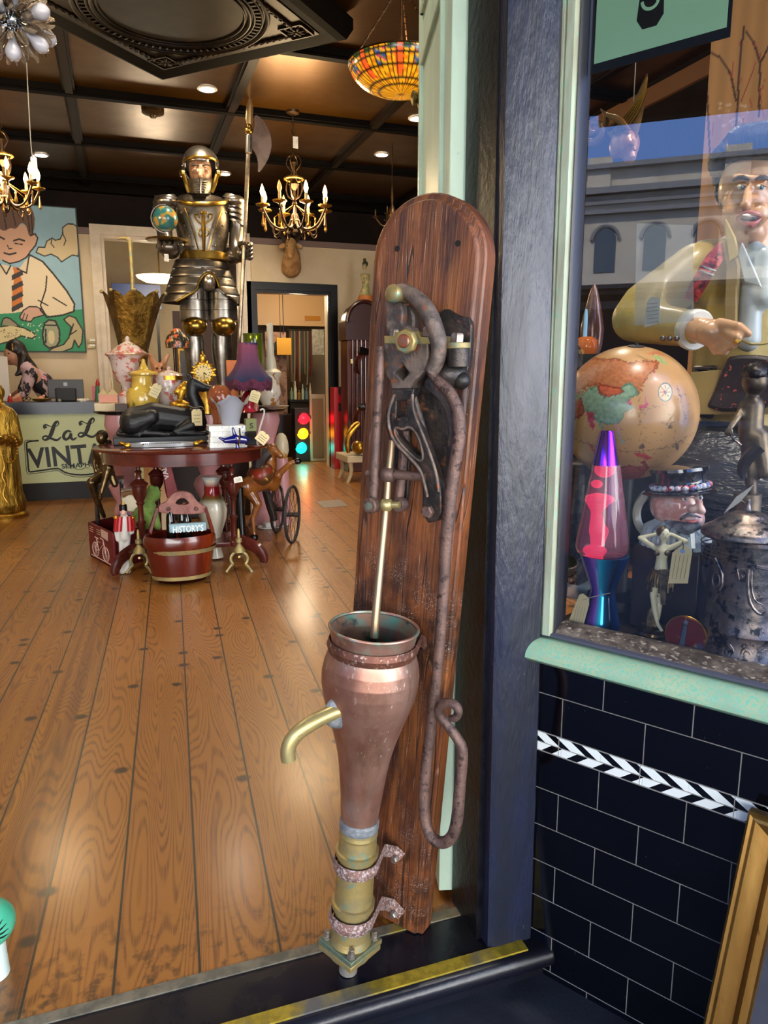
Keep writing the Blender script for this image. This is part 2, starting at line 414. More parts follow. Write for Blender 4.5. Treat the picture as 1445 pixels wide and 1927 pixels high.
# step with a rounded nose
m = MB(); prof = [(1.353, -.07), (1.353, -.002), (1.2, -.002)] + [(1.2 - .024 * math.sin(a) , -.026 + .024 * math.cos(a)) for a in [PI * k / 12 for k in range(1, 13)]] + [(1.2, -.06), (1.2, -.075)]
rg = [[(x, y, z) for y, z in prof] for x in (-2.4, .792)]
m.rings([[Vector(p) for p in r] for r in rg])
m.ell((.792, 1.2, -.026), (.03, .024, .024))
struct(m.build('trim_step', M_STEP, org=(0, 1.25, -.075)))
for k, (x0, x1, y0, y1) in enumerate(((-.9, .746, 1.196, 1.226), (-.9, .68, 1.337, 1.362))):
    m = MB(); m.bb((x0, y0, -.003), (x1, y1, .0015)); struct(m.build('trim_grip_strip', (M_GOLD_TAPE, M_WORN)[k]))

# ---------------------------------------------------------------- tiled stall riser below the window
m = MB(); S0, S1 = -.01, 3.2
m.prism([W(S0, 0, GZ), W(S1, 0, GZ), W(S1, 0, .655), W(S0, 0, .655)], -WM * .08)
o = struct(m.build('wall_front', M_TILE, org=WO))
uv = o.data.uv_layers.new(name='UVMap')
for lp in o.data.loops:
    p = o.data.vertices[lp.vertex_index].co; uv.data[lp.index].uv = (p.dot(WE), p.z + 0.0)
# sill
m = MB(); pr = [(-.03, .632), (.0, .636), (.03, .64)] + [(.003 + .035 * math.cos(a), .648 + .037 * math.sin(a)) for a in [PI / 2 * k / 8 for k in range(0, 9)]] + [(-.012, .687), (-.012, .695), (-.03, .695)]
def rows(s, pr): return [W(s, a, z) for a, z in pr]
m.rings([rows(-.028, pr[:2] + [(.0 + .5 * (a), .648 + .6 * (z - .648)) for a, z in pr[2:-3]] + pr[-3:]), rows(-.02, pr), rows(3.2, pr)])
struct(m.build('trim_sill', M_SPECK, org=W(0, 0, .632), ang=50))
m = MB(); m.rings([rows(.0, [(-.012, .688), (.0005, .688), (.0005, .693), (-.012, .697)]), rows(3.2, [(-.012, .688), (.0005, .688), (.0005, .693), (-.012, .697)])])
struct(m.build('trim_sill_fillet', mat('slate_paint', '#4A4C5C', .5), org=W(0, 0, .688)))
m = MB(); R = []
random.seed(3)
for k in range(90):
    s = .034 + (1.6) * k / 89; a = random.uniform(-.0015, .0015); b = random.uniform(-.002, .002)
    R.append(rows(s, [(-.045, .69), (-.006 + a, .692), (-.010 + b, .702 + a), (-.022 + a, .712 + b), (-.034, .714 + a), (-.045, .714)]))
m.rings(R); struct(m.build('trim_glazing_bead', M_DIRTY, org=W(0, 0, .69), ang=60))
# window frame (left stile and head) and the pane
m = MB(); st = [(-.012, -.045), (-.012, .004), (.012, .004), (.0125, .0005), (.017, .004), (.031, .004), (.036, -.012), (.036, -.045)]
m.rings([[W(s, a, .69) for s, a in st], [W(s, a, 2.5) for s, a in st]])
o = struct(m.build('window_1', M_STILE, org=W(0, 0, .69)))
m = MB(); m.rings([[W(s, a, .695) for s, a in ((.0345, -.02), (.0375, -.005), (.042, -.012), (.042, -.045), (.0345, -.045))], [W(s, a, 2.46) for s, a in ((.0345, -.02), (.0375, -.005), (.042, -.012), (.042, -.045), (.0345, -.045))]])
m.build('rebate', mat('dark_putty', '#1B1C26', .4), o)
m = MB(); m.rings([rows(-.012, [(-.045, 2.44), (.004, 2.44), (.004, 2.56), (-.045, 2.56)]), rows(3.2, [(-.045, 2.44), (.004, 2.44), (.004, 2.56), (-.045, 2.56)])]); m.build('head_rail', M_GREEN, o)
def m_glass():
    m_ = bpy.data.materials.new('window_glass'); m_.use_nodes = True; t = m_.node_tree; t.nodes.clear()
    out = t.nodes.new('ShaderNodeOutputMaterial'); mx = t.nodes.new('ShaderNodeMixShader'); tr = t.nodes.new('ShaderNodeBsdfTransparent'); gl = t.nodes.new('ShaderNodeBsdfGlossy')
    tr.inputs[0].default_value = (.97, .985, .98, 1); gl.inputs['Roughness'].default_value = 0.0; gl.inputs[0].default_value = (1, 1, 1, 1)
    fr = t.nodes.new('ShaderNodeFresnel'); fr.inputs[0].default_value = 1.8
    t.links.new(fr.outputs[0], mx.inputs[0]); t.links.new(tr.outputs[0], mx.inputs[1]); t.links.new(gl.outputs[0], mx.inputs[2]); t.links.new(mx.outputs[0], out.inputs[0]); return m_
M_GLASS = m_glass()
m = MB(); m.add([W(.036, -.03, .7), W(3.2, -.03, .7), W(3.2, -.03, 2.46), W(.036, -.03, 2.46)], [(0, 1, 2, 3)])
m.build('pane', M_GLASS, o)
# display shelf behind the glass
m = MB(); m.prism([W(.0, -.04, .66), W(1.7, -.04, .66), W(1.7, -.95, .66), W(.1, -.95, .66)], (0, 0, .038))
struct(m.build('trim_display_floor', mat('dark_display_board', '#15110F', .45, c2='#221A15', s2=6)))

# ---------------------------------------------------------------- corner post, jamb, open door leaf
m = MB()
lo = [(.668, 1.232), (.682, 1.224), (.768, 1.224), (.8, 1.26), (.8, 1.38), (.668, 1.38)]
hi = [(.655, 1.232), (.671, 1.224), (.752, 1.224), (.79, 1.26), (.79, 1.38), (.655, 1.38)]
R = []
for k in range(25):
    t = k / 24
    R.append([Vector((a[0] * (1 - t) + b[0] * t + random.uniform(-.0006, .0006), a[1] * (1 - t) + b[1] * t + random.uniform(-.0006, .0006), -.003 + 3.4 * t * .55 if t < .999 else 3.3)) for a, b in zip(lo, hi)])
m.rings(R); o = struct(m.build('trim_post', M_POST, org=(.72, 1.3, 0), ang=30))
m = MB(); m.bb((.6545, 1.26, -.002), (.80, 1.385, 3.2)); struct(m.build('trim_jamb', M_BLK))
m = MB(); m.bb((.668, 1.385, 0), (.69, 1.41, 3.0)); struct(m.build('trim_door_stop', mat('dark_green_paint', '#2E4038', .4)))
# leaf, folded open into the shop
d0 = Vector((.630, 1.405, .018)); du = Vector((.155, .56, 0)).normalized(); dn = Vector((du.y, -du.x, 0)); L_, TH = .56, .052
def D(a, b, z): return d0 + du * a + dn * b + Vector((0, 0, z))
m = MB(); m.prism([D(0, 0, 0), D(L_, 0, 0), D(L_, TH, 0), D(0, TH, 0)], (0, 0, 2.9))
dr = struct(m.build('door_1', M_GREEN, org=d0, bevel=.002))
for z0, z1 in ((.12, .85), (.97, 1.95), (2.05, 2.75)):
    m = MB(); w = .018
    for a0, a1, y0, y1 in ((.09, L_ - .09, z0, z0 + w), (.09, L_ - .09, z1 - w, z1), (.09, .09 + w, z0, z1), (L_ - .09 - w, L_ - .09, z0, z1)):
        m.prism([D(a0, -.009, y0), D(a1, -.009, y0), D(a1, -.009, y1), D(a0, -.009, y1)], dn * .012)
    m.build('panel_moulding', M_GREEN, dr, bevel=.003)
M_BRASS = mat('old_brass', '#A58A4E', .35, .9, c2='#7F6A3C', s2=22, c3='#6B7F6A', s3=14, t3=(.62, .7), bump=.15, bs=60)
m = MB(); kp = P(798, 195, 1.93); q = D(L_ - .05, 0, kp.z - d0.z); m.lathe([(.028, 0), (.026, .004), (.012, .008), (.016, .014), (.018, .02), (.006, .025)], q, -dn, 20); m.build('door_knob', M_BRASS, dr)
# lintel over the doorway and wall above the window
m = MB(); m.bb((LX, 1.26, 2.95), (.8, 1.5, CEIL + .2)); struct(m.build('trim_lintel', M_BLK))
m = MB(); m.prism([W(-.02, 0, 2.56), W(3.2, 0, 2.56), W(3.2, 0, CEIL + .2), W(-.02, 0, CEIL + .2)], -WM * .1); struct(m.build('wall_front_upper', M_BLK))
# left part of the shopfront, beyond the doorway
m = MB(); m.bb((LX - .1, 1.26, GZ), (-1.9, 1.45, CEIL)); struct(m.build('wall_front_left', M_BLK))

# ---------------------------------------------------------------- room shell
def slab(name, a, b, m_):
    q = MB(); q.bb(a, b); return struct(q.build(name, m_))
# back wall with two openings: cream below the rail, dark above
RAIL0, RAIL1 = 2.80, 2.87
O1 = (P(205, 600, FARY).x, P(475, 600, FARY).x - .16, P(250, 452, FARY).z)      # wide white framed opening behind the knight
O2 = (P(484, 600, FARY).x, P(616, 600, FARY).x, P(550, 553, FARY).z)            # black framed doorway
xs = [LX, O1[0], O1[1], O2[0], O2[1], RX]
m = MB(); Y0, Y1 = FARY, FARY + .14
for a, b, z0 in ((xs[0], xs[1], 0), (xs[1], xs[2], O1[2]), (xs[2], xs[3], 0), (xs[3], xs[4], O2[2]), (xs[4], xs[5], 0)):
    m.bb((a, Y0, z0), (b, Y1, RAIL1))
struct(m.build('wall_back', M_CREAM))
slab('wall_back_frieze', (LX, Y0, RAIL1), (RX, Y1, CEIL), M_DARKWALL)
slab('trim_picture_rail', (LX, Y0 - .03, RAIL0), (RX, Y0, RAIL1), M_BROWNRAIL)
slab('trim_cornice', (LX, Y0 - .09, CEIL - .1), (RX, Y0, CEIL), M_CEILB)
slab('wall_right', (RX, 0.3, 0), (RX + .12, 13.4, CEIL), M_DARKWALL)
slab('trim_rail_right', (RX - .03, 0.5, 3.18), (RX, FARY, 3.3), mat('brown_moulding', '#7A563C', .5))
slab('wall_left', (LX - .12, 1.4, 0), (LX, 13.4, CEIL), M_CREAM)
# architraves
def archi(name, x0, x1, top, w, m_, dep_=.035, steps=((0, 1, 1), (.25, .6, 1.7))):
    for f0, f1, dd in steps:
        q = MB(); wa = w * f0; wb = w * f1
        q.bb((x0 - wb, FARY - dep_ * dd, 0), (x0 - wa, FARY, top + wa)); q.bb((x1 + wa, FARY - dep_ * dd, 0), (x1 + wb, FARY, top + wa)); q.bb((x0 - wb, FARY - dep_ * dd, top + wa), (x1 + wb, FARY, top + wb))
        struct(q.build(name, m_))
archi('trim_white_architrave', O1[0], O1[1], O1[2], .15, M_TRIMC)
archi('trim_black_architrave', O2[0], O2[1], O2[2], .13, mat('black_door_gloss', '#0A0909', .35, spec=.25))
slab('baseboard_back', (O2[1] + .13, FARY - .02, 0), (RX, FARY, .2), M_BLK)
# rooms beyond
slab('wall_beyond', (LX, 13.3, 0), (RX, 13.4, CEIL), M_CREAM)
slab('wall_between_rooms', (1.62, FARY + .14, 0), (1.7, 13.3, CEIL), M_DARKWALL)
# ceiling: slab, beams both ways
slab('ceiling', (LX - .1, .3, CEIL), (RX + .12, 13.4, CEIL + .12), M_CEILP)
m = MB()
for y in (2.67, 3.96, 5.25, 6.54, 7.83, 9.12): m.bb((LX, y - .05, CEIL - .045), (RX, y + .05, CEIL)); m.bb((LX, y - .03, CEIL - .06), (RX, y + .03, CEIL - .045))
struct(m.build('trim_ceiling_battens', M_CEILB))
m = MB()
for x in (-2.65, -1.44, -.23, .98, 2.2, 3.41): m.bb((x - .045, 1.5, CEIL - .04), (x + .045, FARY, CEIL)); m.bb((x - .028, 1.5, CEIL - .057), (x + .028, FARY, CEIL - .04))
struct(m.build('trim_ceiling_battens_long', mat('brown_ceiling_batten', '#140B05', .5, .2, spec=.15)))

# ceiling rose: a square panel set cornerwise, with rings, leaf sprays and corner blocks
rc = Vector((.40, 4.71, 3.2)); E1 = Vector((1, -1, 0)).normalized(); E2 = Vector((1, 1, 0)).normalized()
def RZ(a, b, z): return rc + E1 * a + E2 * b + Vector((0, 0, z))
m = MB(); h = .72
rings_ = []
for hh, z in ((h, .15), (h + .03, .12), (h + .03, .06), (h, .0), (h - .04, -.015), (h - .09, .0), (h - .12, .012)):
    rings_.append([RZ(-hh, -hh, z), RZ(hh, -hh, z), RZ(hh, hh, z), RZ(-hh, hh, z)])
m.rings(rings_, caps=True)
ro = struct(m.build('ceiling_rose', M_CEILB, org=rc))
m = MB(); m.prism([RZ(-.6, -.6, .004), RZ(.6, -.6, .004), RZ(.6, .6, .004), RZ(-.6, .6, .004)], (0, 0, .006)); m.build('panel_field', M_ROSE, ro)
m = MB()
for r, t in ((.53, .014), (.50, .008), (.455, .008), (.43, .012), (.40, .006)): m.tube([rc + Vector((r * math.cos(a), r * math.sin(a), .0)) for a in [2 * PI * k / 64 for k in range(64)]], t, 8, closed=True)
for k in range(72):
    a = 2 * PI * k / 72; m.box(rc + Vector((.478 * math.cos(a), .478 * math.sin(a), 0)), (.03, .012, .016), Matrix.Rotation(a, 3, 'Z'))
m.build('ring_moulding', M_ROSE, ro)
m = MB()
for sx_ in (-1, 1):
    for sy_ in (-1, 1):
        c = RZ(.5 * sx_, .5 * sy_, 0)
        q = .075
        for a, b in ((-1, 0), (1, 0), (0, -1), (0, 1)): m.box(RZ(.5 * sx_ + a * q, .5 * sy_ + b * q, 0), (.15 if b else .01, .15 if a else .01, .014), Matrix.Rotation(-PI / 4, 3, 'Z'))
        for k in range(8):
            a = 2 * PI * k / 8; m.ell(c + Vector((.034 * math.cos(a), .034 * math.sin(a), 0)), (.03, .009, .008), Matrix.Rotation(a, 3, 'Z'), 8, 5)
        m.ell(c, (.012, .012, .012), None, 8, 5)
        for sd_ in (-1, 1):      # sprays running from each corner block along the edge
            for k in range(9):
                t = .09 + k * .045; base = RZ(.5 * sx_ - (sx_ * t if sd_ > 0 else -.02 * sx_), .5 * sy_ - (sy_ * t if sd_ < 0 else -.02 * sy_), -.002)
                for e in (-1, 1):
                    ang_ = math.atan2(*( (E1 if sd_ > 0 else E2).yx )) + e * .55
                    dv = Vector((math.cos(ang_), math.sin(ang_), 0)); m.ell(base + dv * .022 * e, (.033, .009, .009), Matrix.Rotation(ang_, 3, 'Z'), 8, 5)
m.build('leaf_spray', M_ROSE, ro)

# ---------------------------------------------------------------- outside: verandah, street, facade opposite
vn = Vector((.98, .2, 0)).normalized(); vt = Vector((-vn.y, vn.x, 0))
def V(d, t, z): return Vector((0, 0, 0)) - vn * d + vt * t + Vector((0, 0, z))
m = MB(); vp = [V(3.3, -9, 3.0), V(3.3, 1.5, 3.0), Vector((-3.1, 1.2, 3.0)), Vector((.75, 1.2, 3.0)), W(3.2, 0, 3.0), Vector((2.6, -9, 3.0))]
m.prism(vp, (0, 0, .12)); m.prism([V(3.3, -9, 2.92), V(3.3, 1.4, 2.92), V(3.2, 1.4, 2.92), V(3.2, -9, 2.92)], (0, 0, .1))
# keep the verandah out of the shop
bm_v = m
ro_ = struct(bm_v.build('trim_verandah', mat('dark_verandah_lining', '#1B1D22', .6)))
slab('floor_street', (-26, -14, GZ - .2), (-3, 14, GZ - .101), mat('asphalt', '#343436', .85, c2='#2C2C2E', s2=3))
M_FAC = mat('cream_facade', '#D9CDB4', .8, c2='#CFC2A8', s2=2)
M_FACD = mat('grey_parapet', '#8E8C88', .8)
FD = 19.5
fb = thing('street_building', 'cream two-storey parapet facade across the street, mirrored in the window glass', 'building', V(FD, 0, GZ - .1))
m = MB(); m.prism([V(FD, -16, 0), V(FD, 16, 0), V(FD, 16, 6.72), V(FD, -16, 6.72)], -vn * .6); m.build('wall', M_FAC, fb)
m = MB()
for z, t, hh in ((6.64, .25, .12), (6.0, .3, .16), (5.75, .14, .1), (5.5, .2, .1), (3.4, .2, .12), (3.0, .3, .2)): m.prism([V(FD, -16, z), V(FD - t, -16, z), V(FD - t, 16, z), V(FD, 16, z)], (0, 0, hh))
m.build('cornice', M_FACD, fb)
m = MB(); m.prism([V(FD - .05, -16, 0), V(FD - .05, 16, 0), V(FD - .05, 16, 3.5), V(FD - .05, -16, 3.5)], -vn * .04); m.prism([V(FD, -16, 3.5), V(FD - 2.5, -16, 3.3), V(FD - 2.5, 16, 3.3), V(FD, 16, 3.5)], (0, 0, .1)); m.build('added_awning_shade', mat('dark_street_shade', '#26282C', .7), fb)  # dark sheet and street roof added as ground-floor shade, dimming the reflection
for k in range(-3, 4):
    m = MB(); t = k * 3.4 - .6; m.prism([V(FD - .12, t - .3, 6.0), V(FD - .12, t + .3, 6.0), V(FD - .12, t + .3, 6.95), V(FD - .12, t - .3, 6.95)], -vn * .5); m.build('pier', M_FAC, fb)
for k in range(-8, 9):
    t = k * 1.28; pts = [(t - .28, 4.0), (t + .28, 4.0), (t + .28, 4.85)] + [(t + .28 * math.cos(a), 4.85 + .28 * math.sin(a)) for a in [PI * q / 10 for q in range(1, 10)]] + [(t - .28, 4.85)]
    m = MB(); m.prism([V(FD - .03, a, b) for a, b in pts], -vn * .03); w_ = m.build('window', mat('far_pane', '#56646A', .2), fb)
    m = MB(); m.tube([V(FD - .04, a, b) for a, b in [(t - .36, 4.85)] + [(t + .36 * math.cos(PI - PI * q / 12), 4.85 + .36 * math.sin(PI * q / 12)) for q in range(13)] + [(t + .36, 4.85)]], .05, 6); m.build('arch_moulding', M_FACD, w_)
for k in range(-4, 5):
    t = k * 2.56 + .3; m = MB(); m.prism([V(FD - .03, a, b) for a, b in ((t - .5, .3), (t + .5, .3), (t + .5, 2.7), (t - .5, 2.7))], -vn * .03); m.build('shop_opening', mat('dark_opening', '#2A2E34', .3), fb)
# ================================================================ hand pump on its backboard
_a, _phi, _rl = -.8977, -.0161, .0884
BW_, BH_, BT_ = .233, 1.5151, .0464
_u = Vector((math.cos(_a), math.sin(_a), 0)); _n = Vector((_u.y, -_u.x, 0))
_v = Vector((0, 0, 1)) * math.cos(_phi) - _n * math.sin(_phi); BWv = _n * math.cos(_phi) + Vector((0, 0, 1)) * math.sin(_phi)
BU = _u * math.cos(_rl) - _v * math.sin(_rl); BV = _v * math.cos(_rl) + _u * math.sin(_rl)
BR = Vector((.5435, 1.3051, .0)); BO = BR - BU * BW_
def B(u, v, w): return BO + BU * u + BV * v + BWv * w
def bp(x, y, w): return plane_pt(x, y, BO + BWv * w, BWv)
def buv(p): d = p - BO; return d.dot(BU), d.dot(BV)
MBd = Matrix.Translation(BO) @ Matrix((BU, BV, BWv)).transposed().to_4x4()

def m_oldwood():
    s = NT('old_red_timber'); g = s.n('ShaderNodeUVMap'); mp = s.n('ShaderNodeMapping'); s.l(g.outputs[0], mp.inputs[0]); co = mp.outputs[0]
    def sc(a, b):
        q = s.n('ShaderNodeMapping'); s.l(co, q.inputs[0]); q.inputs['Scale'].default_value = (a, b, 1); return q.outputs[0]
    big = s.noise(sc(9, 3.2), 1, 4, .6, .6); fib = s.noise(sc(190, 7), 1, 5, .65, .2); med = s.noise(sc(40, 5), 1, 4, .6, .5)
    c = s.mix(s.step(big, .34, .62), srgb('#34170C'), srgb('#7C4420'))
    c = s.mix(s.math('MULTIPLY', s.step(med, .45, .7), .6), c, srgb('#965C2C'))
    c = s.mix(s.math('MULTIPLY', s.step(fib, .46, .64), .7), c, srgb('#2E130C'))
    blotch = s.noise(sc(14, 8), 1, 5, .7); c = s.mix(s.math('MULTIPLY', s.step(blotch, .56, .7), .75), c, srgb('#2A1812'))
    scr = s.noise(sc(300, 9), 1, 2, .5); c = s.mix(s.math('MULTIPLY', s.step(scr, .66, .72), .55), c, srgb('#C79A80'))
    pt = s.math('MULTIPLY', s.step(s.noise(sc(420, 420), 1, 2), .66, .72), s.step(s.noise(sc(10, 7), 1, 3), .5, .6)); c = s.mix(s.math('MULTIPLY', pt, .8), c, srgb('#C9BDB2'))
    spv = s.n('ShaderNodeSeparateXYZ'); s.l(co, spv.inputs[0]); vv = spv.outputs[1]
    low = s.math('MAXIMUM', s.step(vv, .34, .08), s.math('MULTIPLY', s.step(vv, .5, .62), s.step(vv, .9, .74)))
    gm = s.math('MULTIPLY', low, s.step(s.noise(sc(16, 11), 1, 5, .7), .44, .6)); c = s.mix(s.math('MULTIPLY', gm, .8), c, srgb('#1C0E0A'))
    wp = s.math('MULTIPLY', s.math('MULTIPLY', low, s.step(s.noise(sc(330, 330), 1, 3), .56, .64)), s.step(s.noise(sc(20, 14), 1, 3), .47, .6)); c = s.mix(s.math('MULTIPLY', wp, .75), c, srgb('#BDB2AA'))
    # shallow drying cracks
    cr = s.noise(sc(22, .9), 1, 1.5, .5, .2); crk = s.step(s.math('ABSOLUTE', s.math('SUBTRACT', cr, .5)), .006, .002); c = s.mix(s.math('MULTIPLY', crk, .8), c, srgb('#170A06'))
    s.col(c); s.set(Roughness=s.math('ADD', .34, s.math('MULTIPLY', fib, .25)), Specular_IOR_Level=.5)
    s.bump(s.math('SUBTRACT', s.math('ADD', fib, s.math('MULTIPLY', med, .5)), s.math('MULTIPLY', crk, 1.0)), .45, .004)
    return s.m
M_WOOD = m_oldwood()
M_IRON = mat('pitted_iron', '#4F4743', .5, .55, c2='#7A6A60', s2=26, t2=(.42, .6), c3='#8A4E30', s3=40, t3=(.56, .66), bump=.6, bs=150, bdist=.003, r2=.62)
M_IRON2 = mat('dark_greasy_iron', '#2C2928', .38, .5, c2='#4A403A', s2=22, c3='#80503A', s3=34, t3=(.6, .68), bump=.5, bs=120, bdist=.003)
M_RUST = mat('brown_rusted_iron', '#5C4842', .52, .4, c2='#745A50', s2=30, t2=(.4, .62), c3='#3A2C2A', s3=70, t3=(.54, .64), bump=.5, bs=180, bdist=.003)
M_RUST2 = mat('frosted_rust_strap', '#7C5B50', .7, .2, c2='#5C463F', s2=30, c3='#A99B9B', s3=190, t3=(.49, .58), bump=.6, bs=200, bdist=.003)
M_COPPER = mat('weathered_copper', '#855645', .34, .72, c2='#9A6C5C', s2=7, t2=(.35, .65), c3='#B5A99C', s3=120, t3=(.62, .7), bump=.12, bs=30, bdist=.004, r2=.46)
def m_copper():
    s = NT('patinated_copper'); co = s.coords(); sp = s.n('ShaderNodeSeparateXYZ'); s.l(co, sp.inputs[0]); z = sp.outputs[2]
    st_ = s.coords((1, 1, .25)); dg = s.coords((1, 1, .5), (.5, .6, 0))
    c = s.mix(s.step(s.noise(co, 7, 4), .35, .65), srgb('#8C6050'), srgb('#AE8878'))
    c = s.mix(s.math('MULTIPLY', s.step(s.noise(st_, 22, 5), .5, .66), .55), c, srgb('#6A4A34'))
    scr = s.math('MULTIPLY', s.step(s.noise(dg, 130, 4, .7), .6, .68), s.step(s.noise(co, 13, 3), .46, .6)); c = s.mix(s.math('MULTIPLY', scr, .8), c, srgb('#C4BAAE'))
    grn = s.math('MULTIPLY', s.step(z, .675, .74), s.step(s.noise(co, 26, 4), .48, .62)); c = s.mix(s.math('MULTIPLY', grn, .8), c, srgb('#7FA894'))
    g2 = s.math('MULTIPLY', s.step(s.noise(co, 5, 3), .58, .7), .28); c = s.mix(g2, c, srgb('#8C9488'))
    s.col(c); s.set(Metallic=.62, Roughness=s.math('ADD', .34, s.math('MULTIPLY', scr, .4))); s.bump(s.math('ADD', s.noise(co, 24, 4), s.math('MULTIPLY', scr, .4)), .14, .004); return s.m
M_COPPER = m_copper()
M_VERD = mat('verdigris_copper', '#4E7A6C', .6, .4, c2='#7C5A48', s2=14, t2=(.45, .6), c3='#2E3F3A', s3=30, t3=(.55, .65))
M_TBRASS = mat('tarnished_brass', '#A8925A', .42, .6, c2='#90825C', s2=26, c3='#6F8F7E', s3=40, t3=(.57, .68), bump=.25, bs=90, bdist=.003, r2=.55)
M_SPOUT = mat('pale_brass_spout', '#B7A36A', .36, .6, c2='#A39566', s2=18, c3='#8C8460', s3=90, t3=(.6, .68), bump=.12, bs=90, bdist=.002)
M_SOLDER = mat('lead_solder', '#8C8F92', .6, .5, c2='#6E7478', s2=60, bump=.7, bs=160, bdist=.003)
M_STEEL = mat('dull_bolt_steel', '#9A948C', .42, .8, c2='#7A6558', s2=40, bump=.3, bs=100, bdist=.002)

pump = thing('hand_water_pump', 'old copper and brass hand pump with iron lever on a round-topped wooden board', 'water pump', B(.1, 0, 0))
# board: raised face with a moulded edge
def board_outline(ins, n=24):
    r = BW_ / 2 - ins; cx_ = BW_ / 2; vt_ = BH_ - BW_ / 2
    pts = [(ins, 0.0), (BW_ - ins, 0.0)]
    pts += [(cx_ + r * math.cos(PI * k / n), vt_ + r * math.sin(PI * k / n)) for k in range(n + 1)]
    return pts
m = MB(); R = []
for ins, w in ((.0, -BT_), (0, -.012), (.003, -.008), (.007, -.0075), (.0115, -.006), (.014, -.0015), (.017, 0), (.019, .0)):
    R.append([B(u, v if v > 0 else 0, w) for u, v in board_outline(ins)])
# ragged foot
m.rings(R); bd = m.build('backboard', M_WOOD, pump, ang=28)
uvl = bd.data.uv_layers.new(name='UVMap'); og = ORG[pump.name]
for lp in bd.data.loops:
    p = bd.data.vertices[lp.vertex_index].co + og; d = p - BO; uvl.data[lp.index].uv = (d.dot(BU) + d.dot(BWv), d.dot(BV))
for q in ((862, 458), (748, 468)):
    c = bp(*q, 0); m = MB(); m.lathe([(.0, -.001), (.0045, -.001), (.0055, .0012), (.0035, .0014), (0, .0004)], c, BWv, 12); m.build('screw_hole', mat('hole_black', '#120A07', .8), pump)

def TB(name, pts, r, m_, seg=12, sm=2, parent=None, **kw):
    q = MB(); P_ = [bp(*a) for a in pts]; q.tube(P_, r, seg, smooth=sm, **kw); return q.build(name, m_, parent or pump, ang=60)
def spx(w=.05, y=900): return mpp(bp(760, y, w))
K = spx()
# dark backplate of the bracket
def px_poly(pts, w, th, m_, name, parent=None, bev=.002, holes=(), sm=1):
    sp_ = [[buv(bp(x, y, w)) for x, y in smooth_poly(h, sm)] for h in [pts] + list(holes)]
    q = MB(); add_curve(q, sp_, MBd @ Matrix.Translation((0, 0, w - th / 2)), th / 2 - bev, bev); return q.build(name, m_, parent or pump, ang=45)
px_poly([(826, 590), (840, 582), (852, 590), (868, 598), (885, 600), (884, 650), (878, 700), (866, 730), (850, 728), (826, 716), (800, 700), (800, 650), (818, 640), (824, 615)], .008, .014, M_IRON2, 'backplate')
px_poly([(778, 735), (800, 722), (835, 738), (852, 775), (856, 820), (846, 870), (838, 905), (822, 925), (805, 880), (795, 830), (783, 790)], .008, .012, M_IRON2, 'backplate')
px_poly([(745, 770), (768, 770), (768, 880), (764, 950), (748, 952), (742, 860)], .010, .012, M_IRON2, 'guide_plate')
# right hand bearing: iron boss, brass ring, nut
m = MB(); a = bp(862, 690, .035); b = bp(862, 652, .035); m.cyl(a, b, 19 * K, 21 * K, 20); m.build('bearing_boss', M_IRON2, pump)
m = MB(); a = bp(862, 656, .035); b = bp(862, 645, .035); m.cyl(a, b, 22 * K, 22 * K, 20); m.build('bearing_ring', M_TBRASS, pump, bevel=.001)
def nut(name, p, ax, r, h, m_, dome=True):
    q = MB(); q.lathe([(r, 0), (r, h * .8), (r * .8, h)], p, ax, 6); return q.build(name, m_, pump)
nut('nut', bp(860, 645, .035), BV, 12 * K, 17 * K, M_STEEL)
m = MB(); m.ell(bp(852, 705, .02), (.03, .02, .022)); m.ell(bp(868, 716, .018), (.016, .016, .016)); m.build('bearing_foot', M_IRON2, pump)
# swan neck over the top, running down into the long lever
neck = [(742, 553, .045), (757, 545, .05), (778, 556, .052), (798, 574, .054), (812, 600, .055), (822, 630, .055), (828, 655, .055), (822, 682, .055), (812, 700, .055)]
TB('swan_neck', neck, [12 * K, 13 * K, 14 * K, 15 * K, 15.5 * K, 15 * K, 14 * K, 13 * K, 12 * K], M_IRON, sy=1.15)
lever = [(806, 690, .055), (822, 716, .055), (845, 735, .055), (860, 765, .055), (866, 805, .055), (860, 850, .056), (851, 905, .058), (845, 960, .06), (839, 1020, .06), (835, 1100, .06), (829, 1190, .06), (821, 1280, .06), (811, 1370, .06), (802, 1440, .06), (797, 1500, .06), (800, 1550, .06), (813, 1580, .06), (835, 1588, .06), (853, 1574, .06), (861, 1540, .06), (866, 1470, .06), (872, 1410, .06), (860, 1388, .062), (842, 1365, .066), (827, 1345, .07), (826, 1330, .074), (838, 1322, .078), (855, 1324, .08), (864, 1337, .08), (858, 1352, .078), (846, 1352, .076)]
lr = [9, 9.5, 10, 11, 12, 12, 12, 12, 11.5, 11, 10.5, 10.5, 11, 11.5, 12, 12, 12, 12, 12, 12, 11, 11, 10, 9.5, 9.5, 9.5, 9.5, 9, 8.5, 8, 6]
TB('lever_handle', lever, [r * K for r in lr], M_RUST, seg=14)
# lower web of the lever
px_poly([(812, 700), (830, 712), (856, 740), (866, 800), (852, 880), (838, 905), (842, 850), (846, 800), (836, 765), (818, 742), (795, 728)], .05, .014, M_IRON2, 'lever_web')
